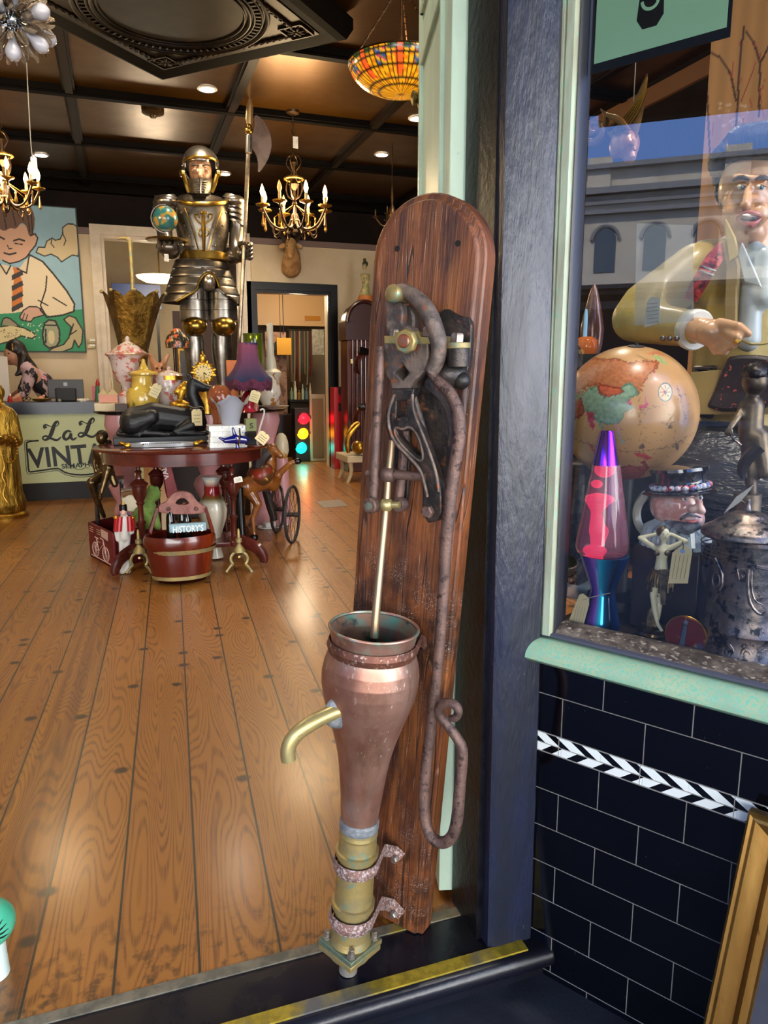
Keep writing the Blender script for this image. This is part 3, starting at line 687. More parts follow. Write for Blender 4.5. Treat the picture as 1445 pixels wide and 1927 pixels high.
# front pillar under the brass knob, knob
px_poly([(727, 558), (750, 565), (756, 590), (752, 612), (770, 618), (775, 634), (733, 634), (728, 610)], .045, .03, M_IRON, 'pillar_head', bev=.004)
px_poly([(755, 580), (770, 578), (776, 600), (774, 628), (756, 628)], .03, .03, M_IRON2, 'pillar_core', bev=.004)
m = MB(); c = bp(738, 552, .075); m.lathe([(.0, .007), (10 * K, .006), (15 * K, .003), (16.5 * K, -.002), (15.5 * K, -.007), (11 * K, -.02), (11 * K, -.04)], c, (BWv - BU * .25 + BV * .1), 24); m.build('brass_knob', M_TBRASS, pump)
# clevis block with brass bearing
px_poly([(725, 636), (801, 636), (803, 668), (797, 695), (775, 716), (762, 742), (742, 742), (736, 715), (723, 698)], .056, .044, M_IRON, 'clevis_block', bev=.004,
        holes=[[(758, 681), (774, 702), (757, 722), (738, 702)]], sm=0)
px_poly([(724, 634), (742, 634), (744, 626), (786, 626), (790, 636), (822, 634), (822, 645), (795, 646), (724, 645)], .058, .05, M_TBRASS, 'bearing_cap', bev=.002, sm=0)
m = MB(); c = bp(762, 642, .084); m.lathe([(22 * K, -.01), (22 * K, 0), (20 * K, .003), (13 * K, .003)], c, BWv, 8); m.build('bearing_bush', M_TBRASS, pump, bevel=.0015)
m = MB(); m.lathe([(12 * K, 0), (12 * K, .006), (10 * K, .008), (0, .0085)], c, BWv, 24); m.build('copper_pin', mat('dull_copper_pin', '#A05A3C', .45, .7, c2='#8A6A58', s2=60), pump)
nut('nut', bp(806, 633, .058), BV, 11 * K, 17 * K, M_STEEL); nut('nut', bp(742, 633, .05), BV, 9 * K, 13 * K, M_STEEL)
# ornate strap with square and heart cut-outs
strap = [(738, 735), (775, 735), (772, 752), (777, 780), (790, 808), (803, 845), (818, 885), (826, 920), (828, 962), (820, 977), (806, 980), (796, 966), (798, 935), (796, 905), (782, 878), (757, 850), (736, 828), (727, 800), (728, 772), (738, 752)]
sq = [(742, 752), (765, 751), (768, 786), (741, 790)]
heart = [(742, 808), (749, 803), (757, 809), (768, 804), (780, 812), (790, 832), (795, 862), (786, 862), (768, 846), (748, 826)]
st_ = px_poly(strap, .064, .02, M_IRON2, 'heart_strap', bev=.004, holes=[sq, smooth_poly(heart, 1)], sm=0)
TB('strap_rib', [(742, 742, .078), (730, 775, .08), (731, 803, .08), (742, 832, .08), (772, 862, .08), (792, 885, .08), (800, 915, .078), (804, 935, .076)], [3.2 * K] * 8, M_IRON, parent=st_)
TB('strap_rib', [(776, 742, .074), (776, 770, .078), (790, 805, .08), (806, 845, .08), (821, 890, .078), (825, 925, .076)], [3.0 * K] * 6, M_IRON, parent=st_)
TB('heart_bead', [(757, 809, .078), (745, 803, .078), (741, 812, .078), (749, 830, .078), (768, 850, .078), (788, 868, .078), (797, 865, .078), (792, 835, .078), (782, 812, .078), (770, 802, .078)], [2.6 * K] * 10, M_IRON, parent=st_, closed=True)
nut('strap_nut', bp(807, 962, .073), BWv, 12 * K, .012, M_RUST)
TB('diagonal_bar', [(776, 738, .05), (786, 770, .05), (800, 820, .048), (815, 870, .046), (823, 905, .045)], [6 * K] * 5, M_IRON)
# links
TB('link_bar', [(716, 652, .07), (714, 700, .07), (710, 780, .072), (706, 860, .074), (702, 940, .078)], [7 * K, 9 * K, 9 * K, 9 * K, 10 * K], M_RUST, sy=1.1)
TB('link_bar', [(762, 800, .03), (759, 860, .032), (754, 910, .035), (750, 945, .038)], [9 * K] * 4, M_RUST)
for nm, q, w, r in (('link_eye', (699, 951), .09, 15), ('link_eye', (752, 950), .05, 14)):
    m = MB(); c = bp(*q, w); m.lathe([(r * K * .8, -.012), (r * K, -.009), (r * K, .006), (r * K * .85, .009), (0, .009)], c, BWv, 20); e = m.build(nm, M_RUST, pump)
    m = MB(); m.lathe([(7.5 * K, .008), (7 * K, .012), (0, .013)], c, BWv, 16); m.build('eye_pin', M_VERD, e)
m = MB(); m.ell(bp(731, 893, .066), (.0165, .0165, .016)); m.cyl(bp(745, 893, .066), bp(800, 898, .066), 9.5 * K, 8 * K); m.cyl(bp(690, 891, .066), bp(735, 893, .066), 6 * K); m.build('cross_guide', M_RUST, pump)
m = MB(); m.ell(bp(727, 950, .075), (.0135, .0135, .014)); m.cyl(bp(700, 950, .08), bp(752, 950, .07), 7 * K); m.build('brass_crosshead', M_SPOUT, pump)
m = MB(); P_ = [bp(738, 828, .066), bp(731, 893, .068), bp(727, 950, .075), bp(717, 1050, .095), bp(706, 1170, .12)] + [bp(704, 1200, .125)]; m.tube(P_, [6.5 * K, 6.5 * K, 7 * K, 7 * K, 8 * K, 8 * K], 12, smooth=1); m.build('piston_rod', mat('pale_rod_brass', '#98846A', .35, .7, c2='#9A7F62', s2=20, c3='#6F8A78', s3=30, t3=(.6, .68)), pump)

# barrel: axis from the neck down to the nipple that stands on the threshold
A1 = bp(703, 1190, .132); A0 = PZ(655, 1826, .0005)
AX = (A1 - A0); AL = AX.length; AXn = AX.normalized()
def on_axis(y):
    lo, hi = -.2, 1.4
    for _ in range(40):
        mid = (lo + hi) / 2
        if proj(A0 + AX * mid)[1] > y: lo = mid
        else: hi = mid
    p = A0 + AX * lo; return lo * AL, mpp(p), p
def prof_px(pr): 
    out = []; q = [pr[0]]
    for a, b in zip(pr, pr[1:]): q += [(a[0] + (b[0] - a[0]) * t, a[1] + (b[1] - a[1]) * t) for t in (.08, .92, 1)]
    pr = q
    for y, hw in pr: h, s_, _ = on_axis(y); out.append((hw * s_, h))
    return out
def axl(name, pr, m_, seg=40, rev=False, **kw):
    q = MB(); q.lathe(prof_px(pr), A0, AXn, seg, **kw); return q.build(name, m_, pump, ang=24)
barrel = [(1545, 34), (1520, 37), (1490, 40), (1450, 45), (1420, 50), (1390, 58), (1360, 68), (1330, 79), (1305, 87), (1285, 91), (1265, 92), (1245, 89), (1230, 84), (1218, 80), (1205, 79), (1190, 82), (1180, 85)]
inner = [(1182, 80), (1205, 74), (1230, 76), (1260, 80)]
q = MB(); q.lathe(prof_px(barrel) , A0, AXn, 48, caps=False); q.build('copper_barrel', M_COPPER, pump, ang=60, fix=True)
q = MB(); h_ = prof_px(inner); q.lathe(h_ + [(0.0, h_[-1][1])], A0, AXn, 48, caps=False); q.build('barrel_inside', M_VERD, pump, ang=60)
h0, s0, p0 = on_axis(1180)
m = MB(); u1 = AXn.orthogonal().normalized(); u2 = AXn.cross(u1); m.tube([p0 + (u1 * math.cos(t) + u2 * math.sin(t)) * (83.5 * s0) for t in [2 * PI * k / 48 for k in range(48)]], 3.2 * s0, 8, closed=True); m.build('rolled_rim', M_COPPER, pump)
# neck strap fixed to the board
def ring_strap(y, hw, hh, m_, right, name, left=None, th=.004, wd_=None):
    h, s_, p = on_axis(y); q = MB(); r = hw * s_; e1 = (BWv - AXn * BWv.dot(AXn)).normalized(); e2 = AXn.cross(e1)
    if e2.dot(BU) < 0: e2 = -e2
    pts = []
    for k in range(25):
        t = -PI * .58 + PI * 1.16 * k / 24; pts.append(p + e1 * (r * math.cos(t)) + e2 * (r * math.sin(t)))
    for q_ in right: pts.append(bp(*q_))
    if left: pts = [bp(*q_) for q_ in left] + pts
    q.tube(pts, hh * s_, 4, up=AXn, sx=1.0, sy=.28); return q.build(name, m_, pump, ang=30, bevel=.0012)
ring_strap(1214, 83, 13, mat('brown_copper_strap', '#6E4434', .5, .5, c2='#5A3A30', s2=40, c3='#A8968A', s3=150, t3=(.58, .66), bump=.4, bs=160, bdist=.002), [(792, 1205, .05), (800, 1212, .008)], 'neck_strap')
nut('strap_bolt', bp(797, 1214, .004), BWv, 9 * K, .012, M_IRON2)
tube_ = [(1790, 39), (1770, 40), (1755, 35), (1703, 35), (1702, 40), (1693, 40.5), (1692, 36), (1640, 35.5), (1606, 35.5), (1605, 40), (1596, 41), (1595, 36), (1570, 35), (1566, 37), (1560, 36), (1550, 36), (1545, 36)]
axl('brass_tube', tube_, M_TBRASS)
axl('solder_collar', [(1557, 36), (1553, 37.5), (1543, 37.5), (1538, 36)], M_SOLDER)
ring_strap(1622, 41, 13, M_RUST2, [(722, 1600, .05), (742, 1603, .012), (756, 1614, .006)], 'lower_strap')
ring_strap(1722, 41, 14, M_RUST2, [(716, 1700, .06), (735, 1703, .012), (756, 1722, .006)], 'lower_strap')
for q_ in ((745, 1614), (742, 1718)): nut('strap_bolt', bp(*q_, .012), BWv, 8.5 * K, .012, M_STEEL)
# flange: two bolted square plates, set cornerwise
hF, sF, pF = on_axis(1768)
fx = (_rt - AXn * _rt.dot(AXn)).normalized(); fy = AXn.cross(fx)
Rm = Matrix((fx, fy, AXn)).transposed() @ Matrix.Rotation(math.radians(49), 3, 'Z')
for k, (hh, th, nm, mm_) in enumerate(((-.003, .011, 'flange_plate', M_VERD), (-.017, .012, 'flange_plate', M_TBRASS))):
    m = MB(); m.box(pF + AXn * hh, (.092 - .003 * k, .092 - .003 * k, th), Rm); m.build(nm, mat('green_tarnished_brass', '#7C8468', .48, .6, c2='#5E7468', s2=30, c3='#9A8A58', s3=26, t3=(.54, .64), bump=.3, bs=100, bdist=.002) if k == 0 else M_TBRASS, pump, bevel=.0015)
for a in (-1, 1):
    for b in (-1, 1):
        p = pF + Rm @ Vector((.034 * a, .034 * b, .002)); m = MB(); m.lathe([(.0085, 0), (.0085, .005), (.006, .0055), (.006, .018), (.005, .019)], p, AXn, 6); m.build('flange_bolt', M_STEEL, pump)
m = MB(); m.lathe([(17.5 * sF, 0), (17.5 * sF, (pF - A0).length - .02)], A0, AXn, 24); m.build('nipple', mat('grey_lead_pipe', '#8C8880', .5, .6, c2='#A09A90', s2=30), pump)
# spout
h1, s1, p1 = on_axis(1338)
m = MB(); dl = (_rt * -1)
fw2 = Vector((-_fw.x, -_fw.y, 0)).normalized()
def spt(x, y, k):  # point at a given distance in front of the barrel axis
    return plane_pt(x, y, p1 + fw2 * k, fw2)
pts = [spt(655, 1335, .045), spt(632, 1338, .06), spt(605, 1350, .07), spt(580, 1364, .078), spt(558, 1380, .084), spt(545, 1398, .088), spt(541, 1414, .09), spt(543, 1430, .09)]
m.tube(pts, [15 * s1 * .93] * 4 + [14.5 * s1 * .93] * 4, 20, smooth=2); m.build('spout', M_SPOUT, pump, ang=50)
m = MB(); m.ell(spt(640, 1338, .052), (.03, .016, .034), Matrix.Rotation(.5, 3, 'Y')); m.build('spout_solder', M_SOLDER, pump)
# ================================================================ shared bits for the room
def TH(name, label, cat, x, y, Y, group=None): return thing(name, label, cat, P(x, y, Y), group)
def inpoly(X, Y, poly):
    r = np.zeros(X.shape, bool); n = len(poly)
    for i in range(n):
        x0, y0 = poly[i]; x1, y1 = poly[(i + 1) % n]
        if y0 == y1: continue
        r ^= ((Y >= min(y0, y1)) & (Y < max(y0, y1)) & (X < (x1 - x0) * (Y - y0) / (y1 - y0) + x0))
    return r
def nearline(X, Y, pts, w):
    r = np.zeros(X.shape, bool)
    for (x0, y0), (x1, y1) in zip(pts, pts[1:]):
        dx, dy = x1 - x0, y1 - y0; t = np.clip(((X - x0) * dx + (Y - y0) * dy) / (dx * dx + dy * dy + 1e-9), 0, 1)
        r |= (X - x0 - t * dx) ** 2 + (Y - y0 - t * dy) ** 2 < w * w
    return r
def projN(V):
    v = V - np.array(EYEV); z = v @ np.array(_fw)
    return CX + F_PX * (v @ np.array(_rt)) / z, CY - F_PX * (v @ np.array(_up)) / z
def set_cols(o, C):
    me = o.data; a = me.color_attributes.new('Col', 'FLOAT_COLOR', 'POINT')
    buf = np.ones((len(me.vertices), 4), np.float32); buf[:, :3] = C; a.data.foreach_set('color', buf.ravel())
def vco(o):
    n = len(o.data.vertices); b = np.empty(n * 3); o.data.vertices.foreach_get('co', b); return b.reshape(-1, 3) + np.array(ORG[o.name])
def lin(c): return np.array(srgb(c))
_rng = np.random.RandomState(5)
def m_glassy(name, c, rough=.05, tr=1.0, ior=1.45, c2=None, **kw): return mat(name, c, rough, trans=tr, ior=ior, c2=c2, **kw)
M_GOLD = mat('gilt', '#B98A35', .3, .9, c2='#8E6522', s2=16, bump=.2, bs=50)
M_GOLD2 = mat('bright_gilt', '#D9A93F', .28, .9, c2='#A87A26', s2=30, bump=.3, bs=90)
M_TAG = mat('cream_card', '#D9C99A', .8); M_TAGW = mat('white_card', '#E4E0D4', .8, c2='#D4CEBE', s2=30)
M_STRING = mat('jute_string', '#A89A82', .9)
M_CHROME = mat('chrome', '#B8BCC0', .12, 1.0)
M_BLACK = mat('matt_black', '#0C0B0B', .55)
M_BLKG = mat('gloss_black', '#0A0A0B', .2)
M_WHITE = mat('white_ceramic', '#D8D4CC', .25)
M_PINK = mat('pink_enamel', '#C08A8C', .3)
M_RED = mat('red_paint', '#A3161C', .35)
M_MAHOG = mat('dark_mahogany', '#3A140E', .22, c2='#54201A', s2=9, stretch=(1, 1, .4), coat=.4)
M_FLAME = mat('lit_bulb', '#FFE2A0', .4, emis='#FFC870', es=26)
M_BULBOFF = mat('unlit_bulb_faint_glow', '#C79A58', .3, emis='#D89A4A', es=.5)  # bulbs that are off get a faint glow put into the material
M_DOWN = mat('lit_downlight', '#FFF4E0', .4, emis='#FFF0D8', es=30)

def point(name, loc, e, col=(1, .74, .42), r=.1, parent=None):
    l = bpy.data.lights.new(name, 'POINT'); l.energy = e; l.color = col; l.shadow_soft_size = r
    o = bpy.data.objects.new(name, l); COL.objects.link(o)
    if parent is not None: o.parent = parent; o.location = Vector(loc) - ORG[parent.name]
    else: o.location = loc
    return o
# ---------------------------------------------------------------- downlights
def downlight(x, y, label, e=60, col=(1, .86, .66)):
    t = thing('ceiling_downlight', label, 'light', (x, y, CEIL - .002), 'recessed downlights in the dark ceiling')
    m = MB(); m.lathe([(.075, -.001), (.075, -.008), (.058, -.012), (.056, -.003)], (x, y, CEIL), seg=28, caps=False); m.build('trim_ring', mat('white_ring', '#C8C4BC', .4), t)
    m = MB(); m.lathe([(.0, -.006), (.055, -.006), (.055, -.004), (0, -.004)], (x, y, CEIL), seg=24, caps=False); m.build('lamp_face', M_DOWN, t)
    l = bpy.data.lights.new('downlight_beam', 'SPOT'); l.energy = e; l.color = col; l.spot_size = math.radians(130); l.spot_blend = .6; l.shadow_soft_size = .06
    o = bpy.data.objects.new('downlight_beam', l); COL.objects.link(o); o.parent = t; o.location = (0, 0, -.03)
for x, y, lb in ((.76, 6.21, 'lit round downlight between the ceiling rose and the halberd tip'), (2.57, 7.37, 'lit round downlight right of the lit chandelier, farthest back'), (2.51, 6.29, 'lit round downlight beside the green door leaf, right below the stained glass lamp'),
                 (-1.6, 3.2, 'added downlight for room light near the shop front, left of the ceiling rose'), (1.9, 3.0, 'added downlight for room light near the shop front, right of the ceiling rose'), (-.6, 8.5, 'added downlight for room light above the counter'), (.1, 2.3, 'added downlight for room light just inside the doorway'), (1.2, 8.6, 'added downlight for room light in front of the black framed doorway')):  # downlights of this row are added to brighten the room
    downlight(x, y, lb)
# small ceiling fittings
t = TH('smoke_detector', 'small dark round detector on the ceiling left of the knight halberd', 'detector', 288, 203, 6.85); c = Vector((.39, 6.85, CEIL)); t.location = c; ORG[t.name] = c
m = MB(); m.lathe([(.09, 0), (.09, -.02), (.07, -.03), (.03, -.04), (.02, -.06), (0, -.062)], c); m.build('body', mat('brass_brown', '#3E2E1C', .4, .5), t)
t = thing('smoke_alarm', 'small white round smoke alarm low on the ceiling behind the halberd pole', 'detector', P(478, 350, 9.2)); m = MB(); q = P(478, 350, 9.2); m.lathe([(.05, 0), (.075, .01), (.075, .04), (0, .045)], q); m.build('casing', mat('aged_white_plastic', '#B09078', .5), t)

# ---------------------------------------------------------------- chandeliers
def chandelier(name, label, cx, cyt, Y, top, arms, R_, s, dish, flames, M1, lightE, phase=0, hook=None):
    """cx,cyt: pixel of the arm hub; R_ arm reach in px; s m per px"""
    hub = P(cx, cyt, Y); t = thing(name, label, 'chandelier', hub)
    def at(a, r, dz): return hub + Vector((math.cos(a) * r * s, math.sin(a) * r * s, -dz * s))
    m = MB(); m.lathe([(0, -22 * s), (3 * s, -20 * s), (5 * s, -14 * s), (3 * s, -9 * s), (8 * s, 0), (10 * s, 6 * s), (4 * s, 14 * s), (3 * s, 30 * s), (5 * s, 36 * s), (2.5 * s, 44 * s), (2.5 * s, 60 * s), (10 * s, 70 * s), (3 * s, 78 * s), (2 * s, 100 * s), (7 * s, 108 * s), (2 * s, 120 * s)], hub, seg=20); m.build('stem', M1, t)
    m = MB(); z = hub.z + 120 * s; n = int((top - z) / (7 * s)); 
    for k in range(max(n, 1)):
        zc = z + (k + .5) * (top - z) / n; m.tube([Vector((hub.x + (math.cos(q) * 2.2 * s if k % 2 else 0), hub.y + (0 if k % 2 else math.cos(q) * 2.2 * s), zc + math.sin(q) * 4.6 * s)) for q in [2 * PI * j / 10 for j in range(10)]], .7 * s, 5, closed=True)
    m.lathe([(13 * s, 0), (12 * s, -4 * s), (4 * s, -7 * s)], (hub.x, hub.y, top)); m.build('chain', M1, t)
    for k in range(4):   # scroll cage over the hub
        a = phase + PI / 4 + k * PI / 2; m = MB()
        m.tube([at(a, 2, -44), at(a, 12, -48), at(a, 17, -60), at(a, 16, -72), at(a, 9, -84), at(a, 3, -92), at(a, 10, -100), at(a, 16, -108), at(a, 11, -120), at(a, 2, -122)], 1.3 * s, 6, smooth=2)
        m.build('scroll', M1, t)
    m = MB(); m.tube([at(2 * PI * k / 24, 17, -80) for k in range(24)], 2.4 * s, 6, closed=True); m.build('crown_ring', M_GOLD, t)
    for k in range(arms):
        a = phase + 2 * PI * k / arms
        m = MB(); m.tube([at(a, 3, -18), at(a, R_ * .18, 6), at(a, R_ * .45, 12), at(a, R_ * .75, 4), at(a, R_ * .92, -14), at(a, R_, -24)], [2.6 * s, 2.4 * s, 2.2 * s, 2 * s, 1.8 * s, 2 * s], 8, smooth=2)
        m.tube([at(a, R_ * .45, 12), at(a, R_ * .6, 24), at(a, R_ * .72, 18), at(a, R_ * .68, 8)], 1.2 * s, 6, smooth=2); ar = m.build('arm', M1, t)
        e = at(a, R_, -26); m = MB(); m.lathe([(2 * s, -2 * s), (dish * s, 2 * s), (dish * 1.05 * s, 4 * s), (dish * .6 * s, 3 * s), (3 * s, 3 * s)], e, seg=20, flute=(8, .06)); m.build('drip_pan', M_GOLD, ar)
        m = MB(); m.cyl(e, e + Vector((0, 0, 17 * s)), 2.9 * s, 2.7 * s, 10); m.build('candle_tube', mat('brass_sleeve', '#B8955A', .4, .4), ar)
        m = MB(); b = e + Vector((0, 0, 17 * s)); m.lathe([(1.6 * s, 0), (3.6 * s, 5 * s), (4.3 * s, 9 * s), (3 * s, 15 * s), (1 * s, 20 * s), (0, 22 * s)], b, seg=12); m.build('bulb', M_FLAME if k in flames else M_BULBOFF, ar)
        m = MB(); d = e - Vector((0, 0, 8 * s)); m.tube([e, d], .4 * s, 4); m.lathe([(0, 0), (1.6 * s, -1 * s), (1.0 * s, -4 * s), (2.4 * s, -18 * s), (3.2 * s, -22 * s), (1.2 * s, -25 * s), (0, -26 * s)], d - Vector((0, 0, 2 * s)), seg=8); m.build('drop', mat('amber_crystal', '#8A6430', .15, .3, spec=.8), ar)
    for k in range(arms):
        a = phase + 2 * PI * (k + .5) / arms; e = at(a, R_ * .62, -12); m = MB(); m.lathe([(0, 0), (2 * s, -2 * s), (1.2 * s, -6 * s), (3 * s, -18 * s), (0, -22 * s)], e, seg=8); m.tube([e, at(a, R_ * .3, -24), at(a, 3, -34)], .5 * s, 4, smooth=1); m.build('inner_drop', M_GOLD, t)
    if lightE: point('chandelier_glow', hub + Vector((0, 0, 40 * s)), lightE, r=R_ * s * .8, parent=t)
    return t
M_CH = mat('bronze_black', '#2A1D10', .4, .7, c2='#4A3318', s2=20)
s_ = mpp(P(555, 425, 6.48))
chandelier('lit_chandelier', 'bronze chandelier with lit candle bulbs hanging over the deer trophy', 555, 422, 6.48, CEIL, 8, 62, s_, 12, (0, 1, 3, 4, 6, 7), M_CH, 85, phase=.12)
s2_ = mpp(P(10, 380, 5.6))
chandelier('lit_chandelier', 'lit candle chandelier at the left edge in front of the boy painting', 12, 378, 5.6, CEIL, 8, 58, s2_, 11, (0, 1, 2, 3, 4, 5, 6, 7), M_CH, 55, phase=.2)
t = thing('price_tag', 'small white price tag hanging in the chain of the lit chandelier', 'tag', P(556, 268, 6.4)); m = MB(); c = P(556, 268, 6.38); m.box(c, (.042, .002, .09)); m.build('card', M_TAGW, t)
t = thing('dark_chandelier', 'unlit dark chandelier barely seen beside the top of the pump backboard', 'chandelier', P(735, 400, 7.0)); m = MB(); plathe(m, 738, [(350, 1.5), (372, 3), (385, 2), (395, 6), (405, 8), (418, 5), (430, 3), (440, 6), (450, 1)], 7.0, 14); m.build('stem', M_CH, t)
for k in range(5):
    m = MB(); c = P(738, 420, 7.0); a = 2 * PI * k / 5 + .3; m.tube([c, c + Vector((.09 * math.cos(a), .09 * math.sin(a), -.04)), c + Vector((.16 * math.cos(a), .16 * math.sin(a), .05))], .006, 6, smooth=2); m.lathe([(.02, 0), (.03, .01), (.008, .012), (.008, .06), (0, .08)], c + Vector((.16 * math.cos(a), .16 * math.sin(a), .05)), seg=10); m.build('arm', M_CH, t)
m = MB(); c = P(738, 352, 7.0); m.cyl(c, (c.x, c.y, CEIL), .005); m.build('chain', M_CH, t)

# glass flower chandelier, upper left
sp_ = thing('glass_flower_chandelier', 'clear glass petal and chrome chandelier with frosted bulbs at upper left', 'chandelier', P(22, 60, 3.0))
c0 = P(22, 38, 3.0); ss = mpp(c0); M_PET = mat('clear_petal_glass', '#F8E0C0', .08, trans=.85, spec=.6, ior=1.35); M_FROST = mat('frosted_bulb', '#C9C6CC', .25, spec=.6, trans=.25)
m = MB(); m.ell(c0, 17 * ss); m.lathe([(3 * ss, 0), (3 * ss, 260 * ss)], c0, seg=10); m.lathe([(6 * ss, -40 * ss), (4 * ss, -28 * ss), (9 * ss, -16 * ss), (5 * ss, 0)], c0, seg=14); m.build('hub', M_CHROME, sp_)
dirs = [(-.75, -.1, .5), (.72, -.45, .1), (.45, .5, .45), (.62, -.2, -.55), (0, -.3, -.95), (-.6, -.3, -.6), (.25, -.8, .5), (-.2, .7, -.4), (-.3, -.85, .1), (.8, .3, -.2), (-.85, .3, -.15)]
for d in dirs:
    d = Vector(d).normalized(); b = c0 + d * 26 * ss; m = MB(); m.cyl(c0, b, 4 * ss, 4 * ss, 10); m.lathe([(10 * ss, 0), (11 * ss, 12 * ss)], b, d, 12); ar = m.build('arm', M_CHROME, sp_)
    m = MB(); m.lathe([(7 * ss, 12 * ss), (9 * ss, 22 * ss), (14 * ss, 34 * ss), (14.5 * ss, 42 * ss), (11 * ss, 50 * ss), (4 * ss, 55 * ss), (0, 55.5 * ss)], b, d, 14); m.build('bulb', M_FROST, ar)
    u = d.orthogonal().normalized(); w = d.cross(u); m = MB()
    for k in range(7):
        a = 2 * PI * k / 7 + .2; q = u * math.cos(a) + w * math.sin(a); tq = d.cross(q)
        pts = [b + q * 9 * ss + d * 2 * ss, b + q * 16 * ss + d * 14 * ss, b + q * 22 * ss + d * 26 * ss, b + q * 30 * ss + d * 36 * ss, b + q * 37 * ss + d * 40 * ss]
        m.tube(pts, [3 * ss, 5.5 * ss, 6 * ss, 5 * ss, 2.4 * ss], 8, smooth=1, up=q, sx=.35, sy=1.1)
    m.build('petal_glass', M_PET, ar)
t = thing('price_tag', 'cream tag on a long string hanging below the glass flower chandelier', 'tag', P(62, 300, 3.0)); m = MB()
m.tube([P(50, 118, 3.0), P(54, 200, 3.0), P(58, 270, 3.0), P(61, 297, 3.0)], .0016, 6, smooth=1); m.build('string', M_STRING, t)
m = MB(); q = [P(x, y, 3.0) for x, y in ((57, 296), (63, 291), (69, 298), (72, 335), (59, 338))]; m.prism(q, (0, .002, 0)); m.build('card', M_TAGW, t)

# stained glass bowl lamp
Yt = 3.75; rimc = P(755, 121, Yt); st = mpp(rimc); tf = thing('stained_glass_lamp', 'hanging stained glass bowl lamp in amber, green and red beside the green door', 'lamp', rimc)
rr = 99 * st; dp = (rimc.z - P(755, 178, Yt).z); m = MB(); pr = []
for k in range(26):
    a = PI / 2 * k / 25; pr.append((rr * math.cos(a) ** .85 if k < 25 else 0.001, -dp * math.sin(a) ** 1.1))
m.lathe(pr, rimc, seg=240, caps=False)
def m_tiff():
    s = NT('stained_glass'); q = s.n('ShaderNodeVertexColor'); q.layer_name = 'Col'; s.col(q.outputs[0]); s.l(q.outputs[0], s.b.inputs['Emission Color']); s.set(Emission_Strength=.95, Roughness=.2, Specular_IOR_Level=.6); return s.m
bl = m.build('glass_bowl', m_tiff(), tf, ang=180); V_ = vco(bl) - np.array(rimc)
ang_ = np.arctan2(V_[:, 1], V_[:, 0]) / (2 * PI) + .5; hh = -V_[:, 2] / dp; rad = np.hypot(V_[:, 0], V_[:, 1])
sec = (ang_ * 8) % 1; C = np.zeros((len(V_), 3)); amb = lin('#D98A12'); 
fine_a = (ang_ * 56) % 1; fine_h = (hh * 11) % 1; lead = (fine_a < .2) | (fine_h < .2)
base = np.where((np.floor(ang_ * 56) + np.floor(hh * 11))[:, None] % 3 == 0, lin('#B86A0C'), lin('#D09014')); C[:] = base
orange = (np.abs(sec - .5) < .11) & (hh < .78); C[orange] = lin('#D2501C')
grn = (np.abs(sec - .5) > .09) & (np.abs(sec - .5) < .3) & (hh < .16); C[grn] = lin('#2E4A1C')
fl = ((np.abs(sec - .02) < .13) | (np.abs(sec - .98) < .13)) & (hh > .1) & (hh < .55)
vcell = (np.floor(ang_ * 112) * 7 + np.floor(hh * 17) * 13) % 5; pal = [lin('#2E3A7A'), lin('#A83A50'), lin('#8A7A2A'), lin('#3A5A3A'), lin('#D08A1C')]
for k in range(5): C[fl & (vcell == k)] = pal[k]
C[lead] = lin('#1A1008'); C[hh < .03] = lin('#3A2A12'); set_cols(bl, C)
m = MB()
for k in range(3):
    a = 2 * PI * k / 3 + 1.0; p0 = rimc + Vector((math.cos(a) * rr * .92, math.sin(a) * rr * .92, 0)); p1 = rimc + Vector((0, 0, .36))
    for j in range(16):
        q0 = p0.lerp(p1, j / 16); q1 = p0.lerp(p1, (j + .8) / 16); m.tube([q0, q1], .0035 if j % 2 else .0055, 5)
m.lathe([(.0, .42), (.035, .40), (.04, .37), (.02, .33), (.008, .30), (.008, .02)], rimc, seg=12); m.cyl(rimc + Vector((0, 0, .4)), (rimc.x, rimc.y, CEIL), .006); m.build('chain_set', M_CH, tf)
m = MB(); m.tube([rimc + Vector((math.cos(2 * PI * k / 48) * rr, math.sin(2 * PI * k / 48) * rr, 0)) for k in range(48)], .004, 6, closed=True); m.build('rim_band', M_CH, tf)
point('bowl_lamp_glow', rimc + Vector((0, 0, -.02)), 12, (1, .7, .35), .05, tf)

# ---------------------------------------------------------------- boy painting on the back wall
pc = thing('boy_painting', 'large painting of a boy in orange striped tie with fish and a jar', 'painting', P(60, 668, FARY - .04)); YP = FARY - .045
x0, x1 = -2.05, P(158, 600, YP).x; z0, z1 = P(120, 663, YP).z, P(120, 389, YP).z
m = MB(); m.bb((x0, YP + .004, z0), (x1, FARY - .002, z1)); m.build('stretcher', mat('dark_slate_edge', '#3A4048', .6), pc)
NX, NZ = 330, 300; m = MB(); e = .012
vs = [(x0 + e + (x1 - x0 - 2 * e) * i / (NX - 1), YP, z0 + e + (z1 - z0 - 2 * e) * j / (NZ - 1)) for j in range(NZ) for i in range(NX)]
m.add(vs, [(j * NX + i, j * NX + i + 1, (j + 1) * NX + i + 1, (j + 1) * NX + i) for j in range(NZ - 1) for i in range(NX - 1)])
cv = m.build('canvas', mat('painted_canvas', '#FFFFFF', .6, vcol=True), pc, ang=180)
X, Y = projN(vco(cv)); C = np.tile(lin('#8DB0BD'), (len(X), 1)); C *= (1 + .07 * np.array([pnoise(Vector((a * .06, b * .05, 0))) for a, b in zip(X, Y)]))[:, None]
def fill(poly, c, n=2): C[inpoly(X, Y, smooth_poly(poly, n))] = lin(c)
def line(pts, w=1.0, c='#2A211C'): C[nearline(X, Y, pts, w * 1.4)] = lin(c)
fill([(-200, 590), (165, 582), (165, 680), (-200, 680)], '#2F8A5E', 0)
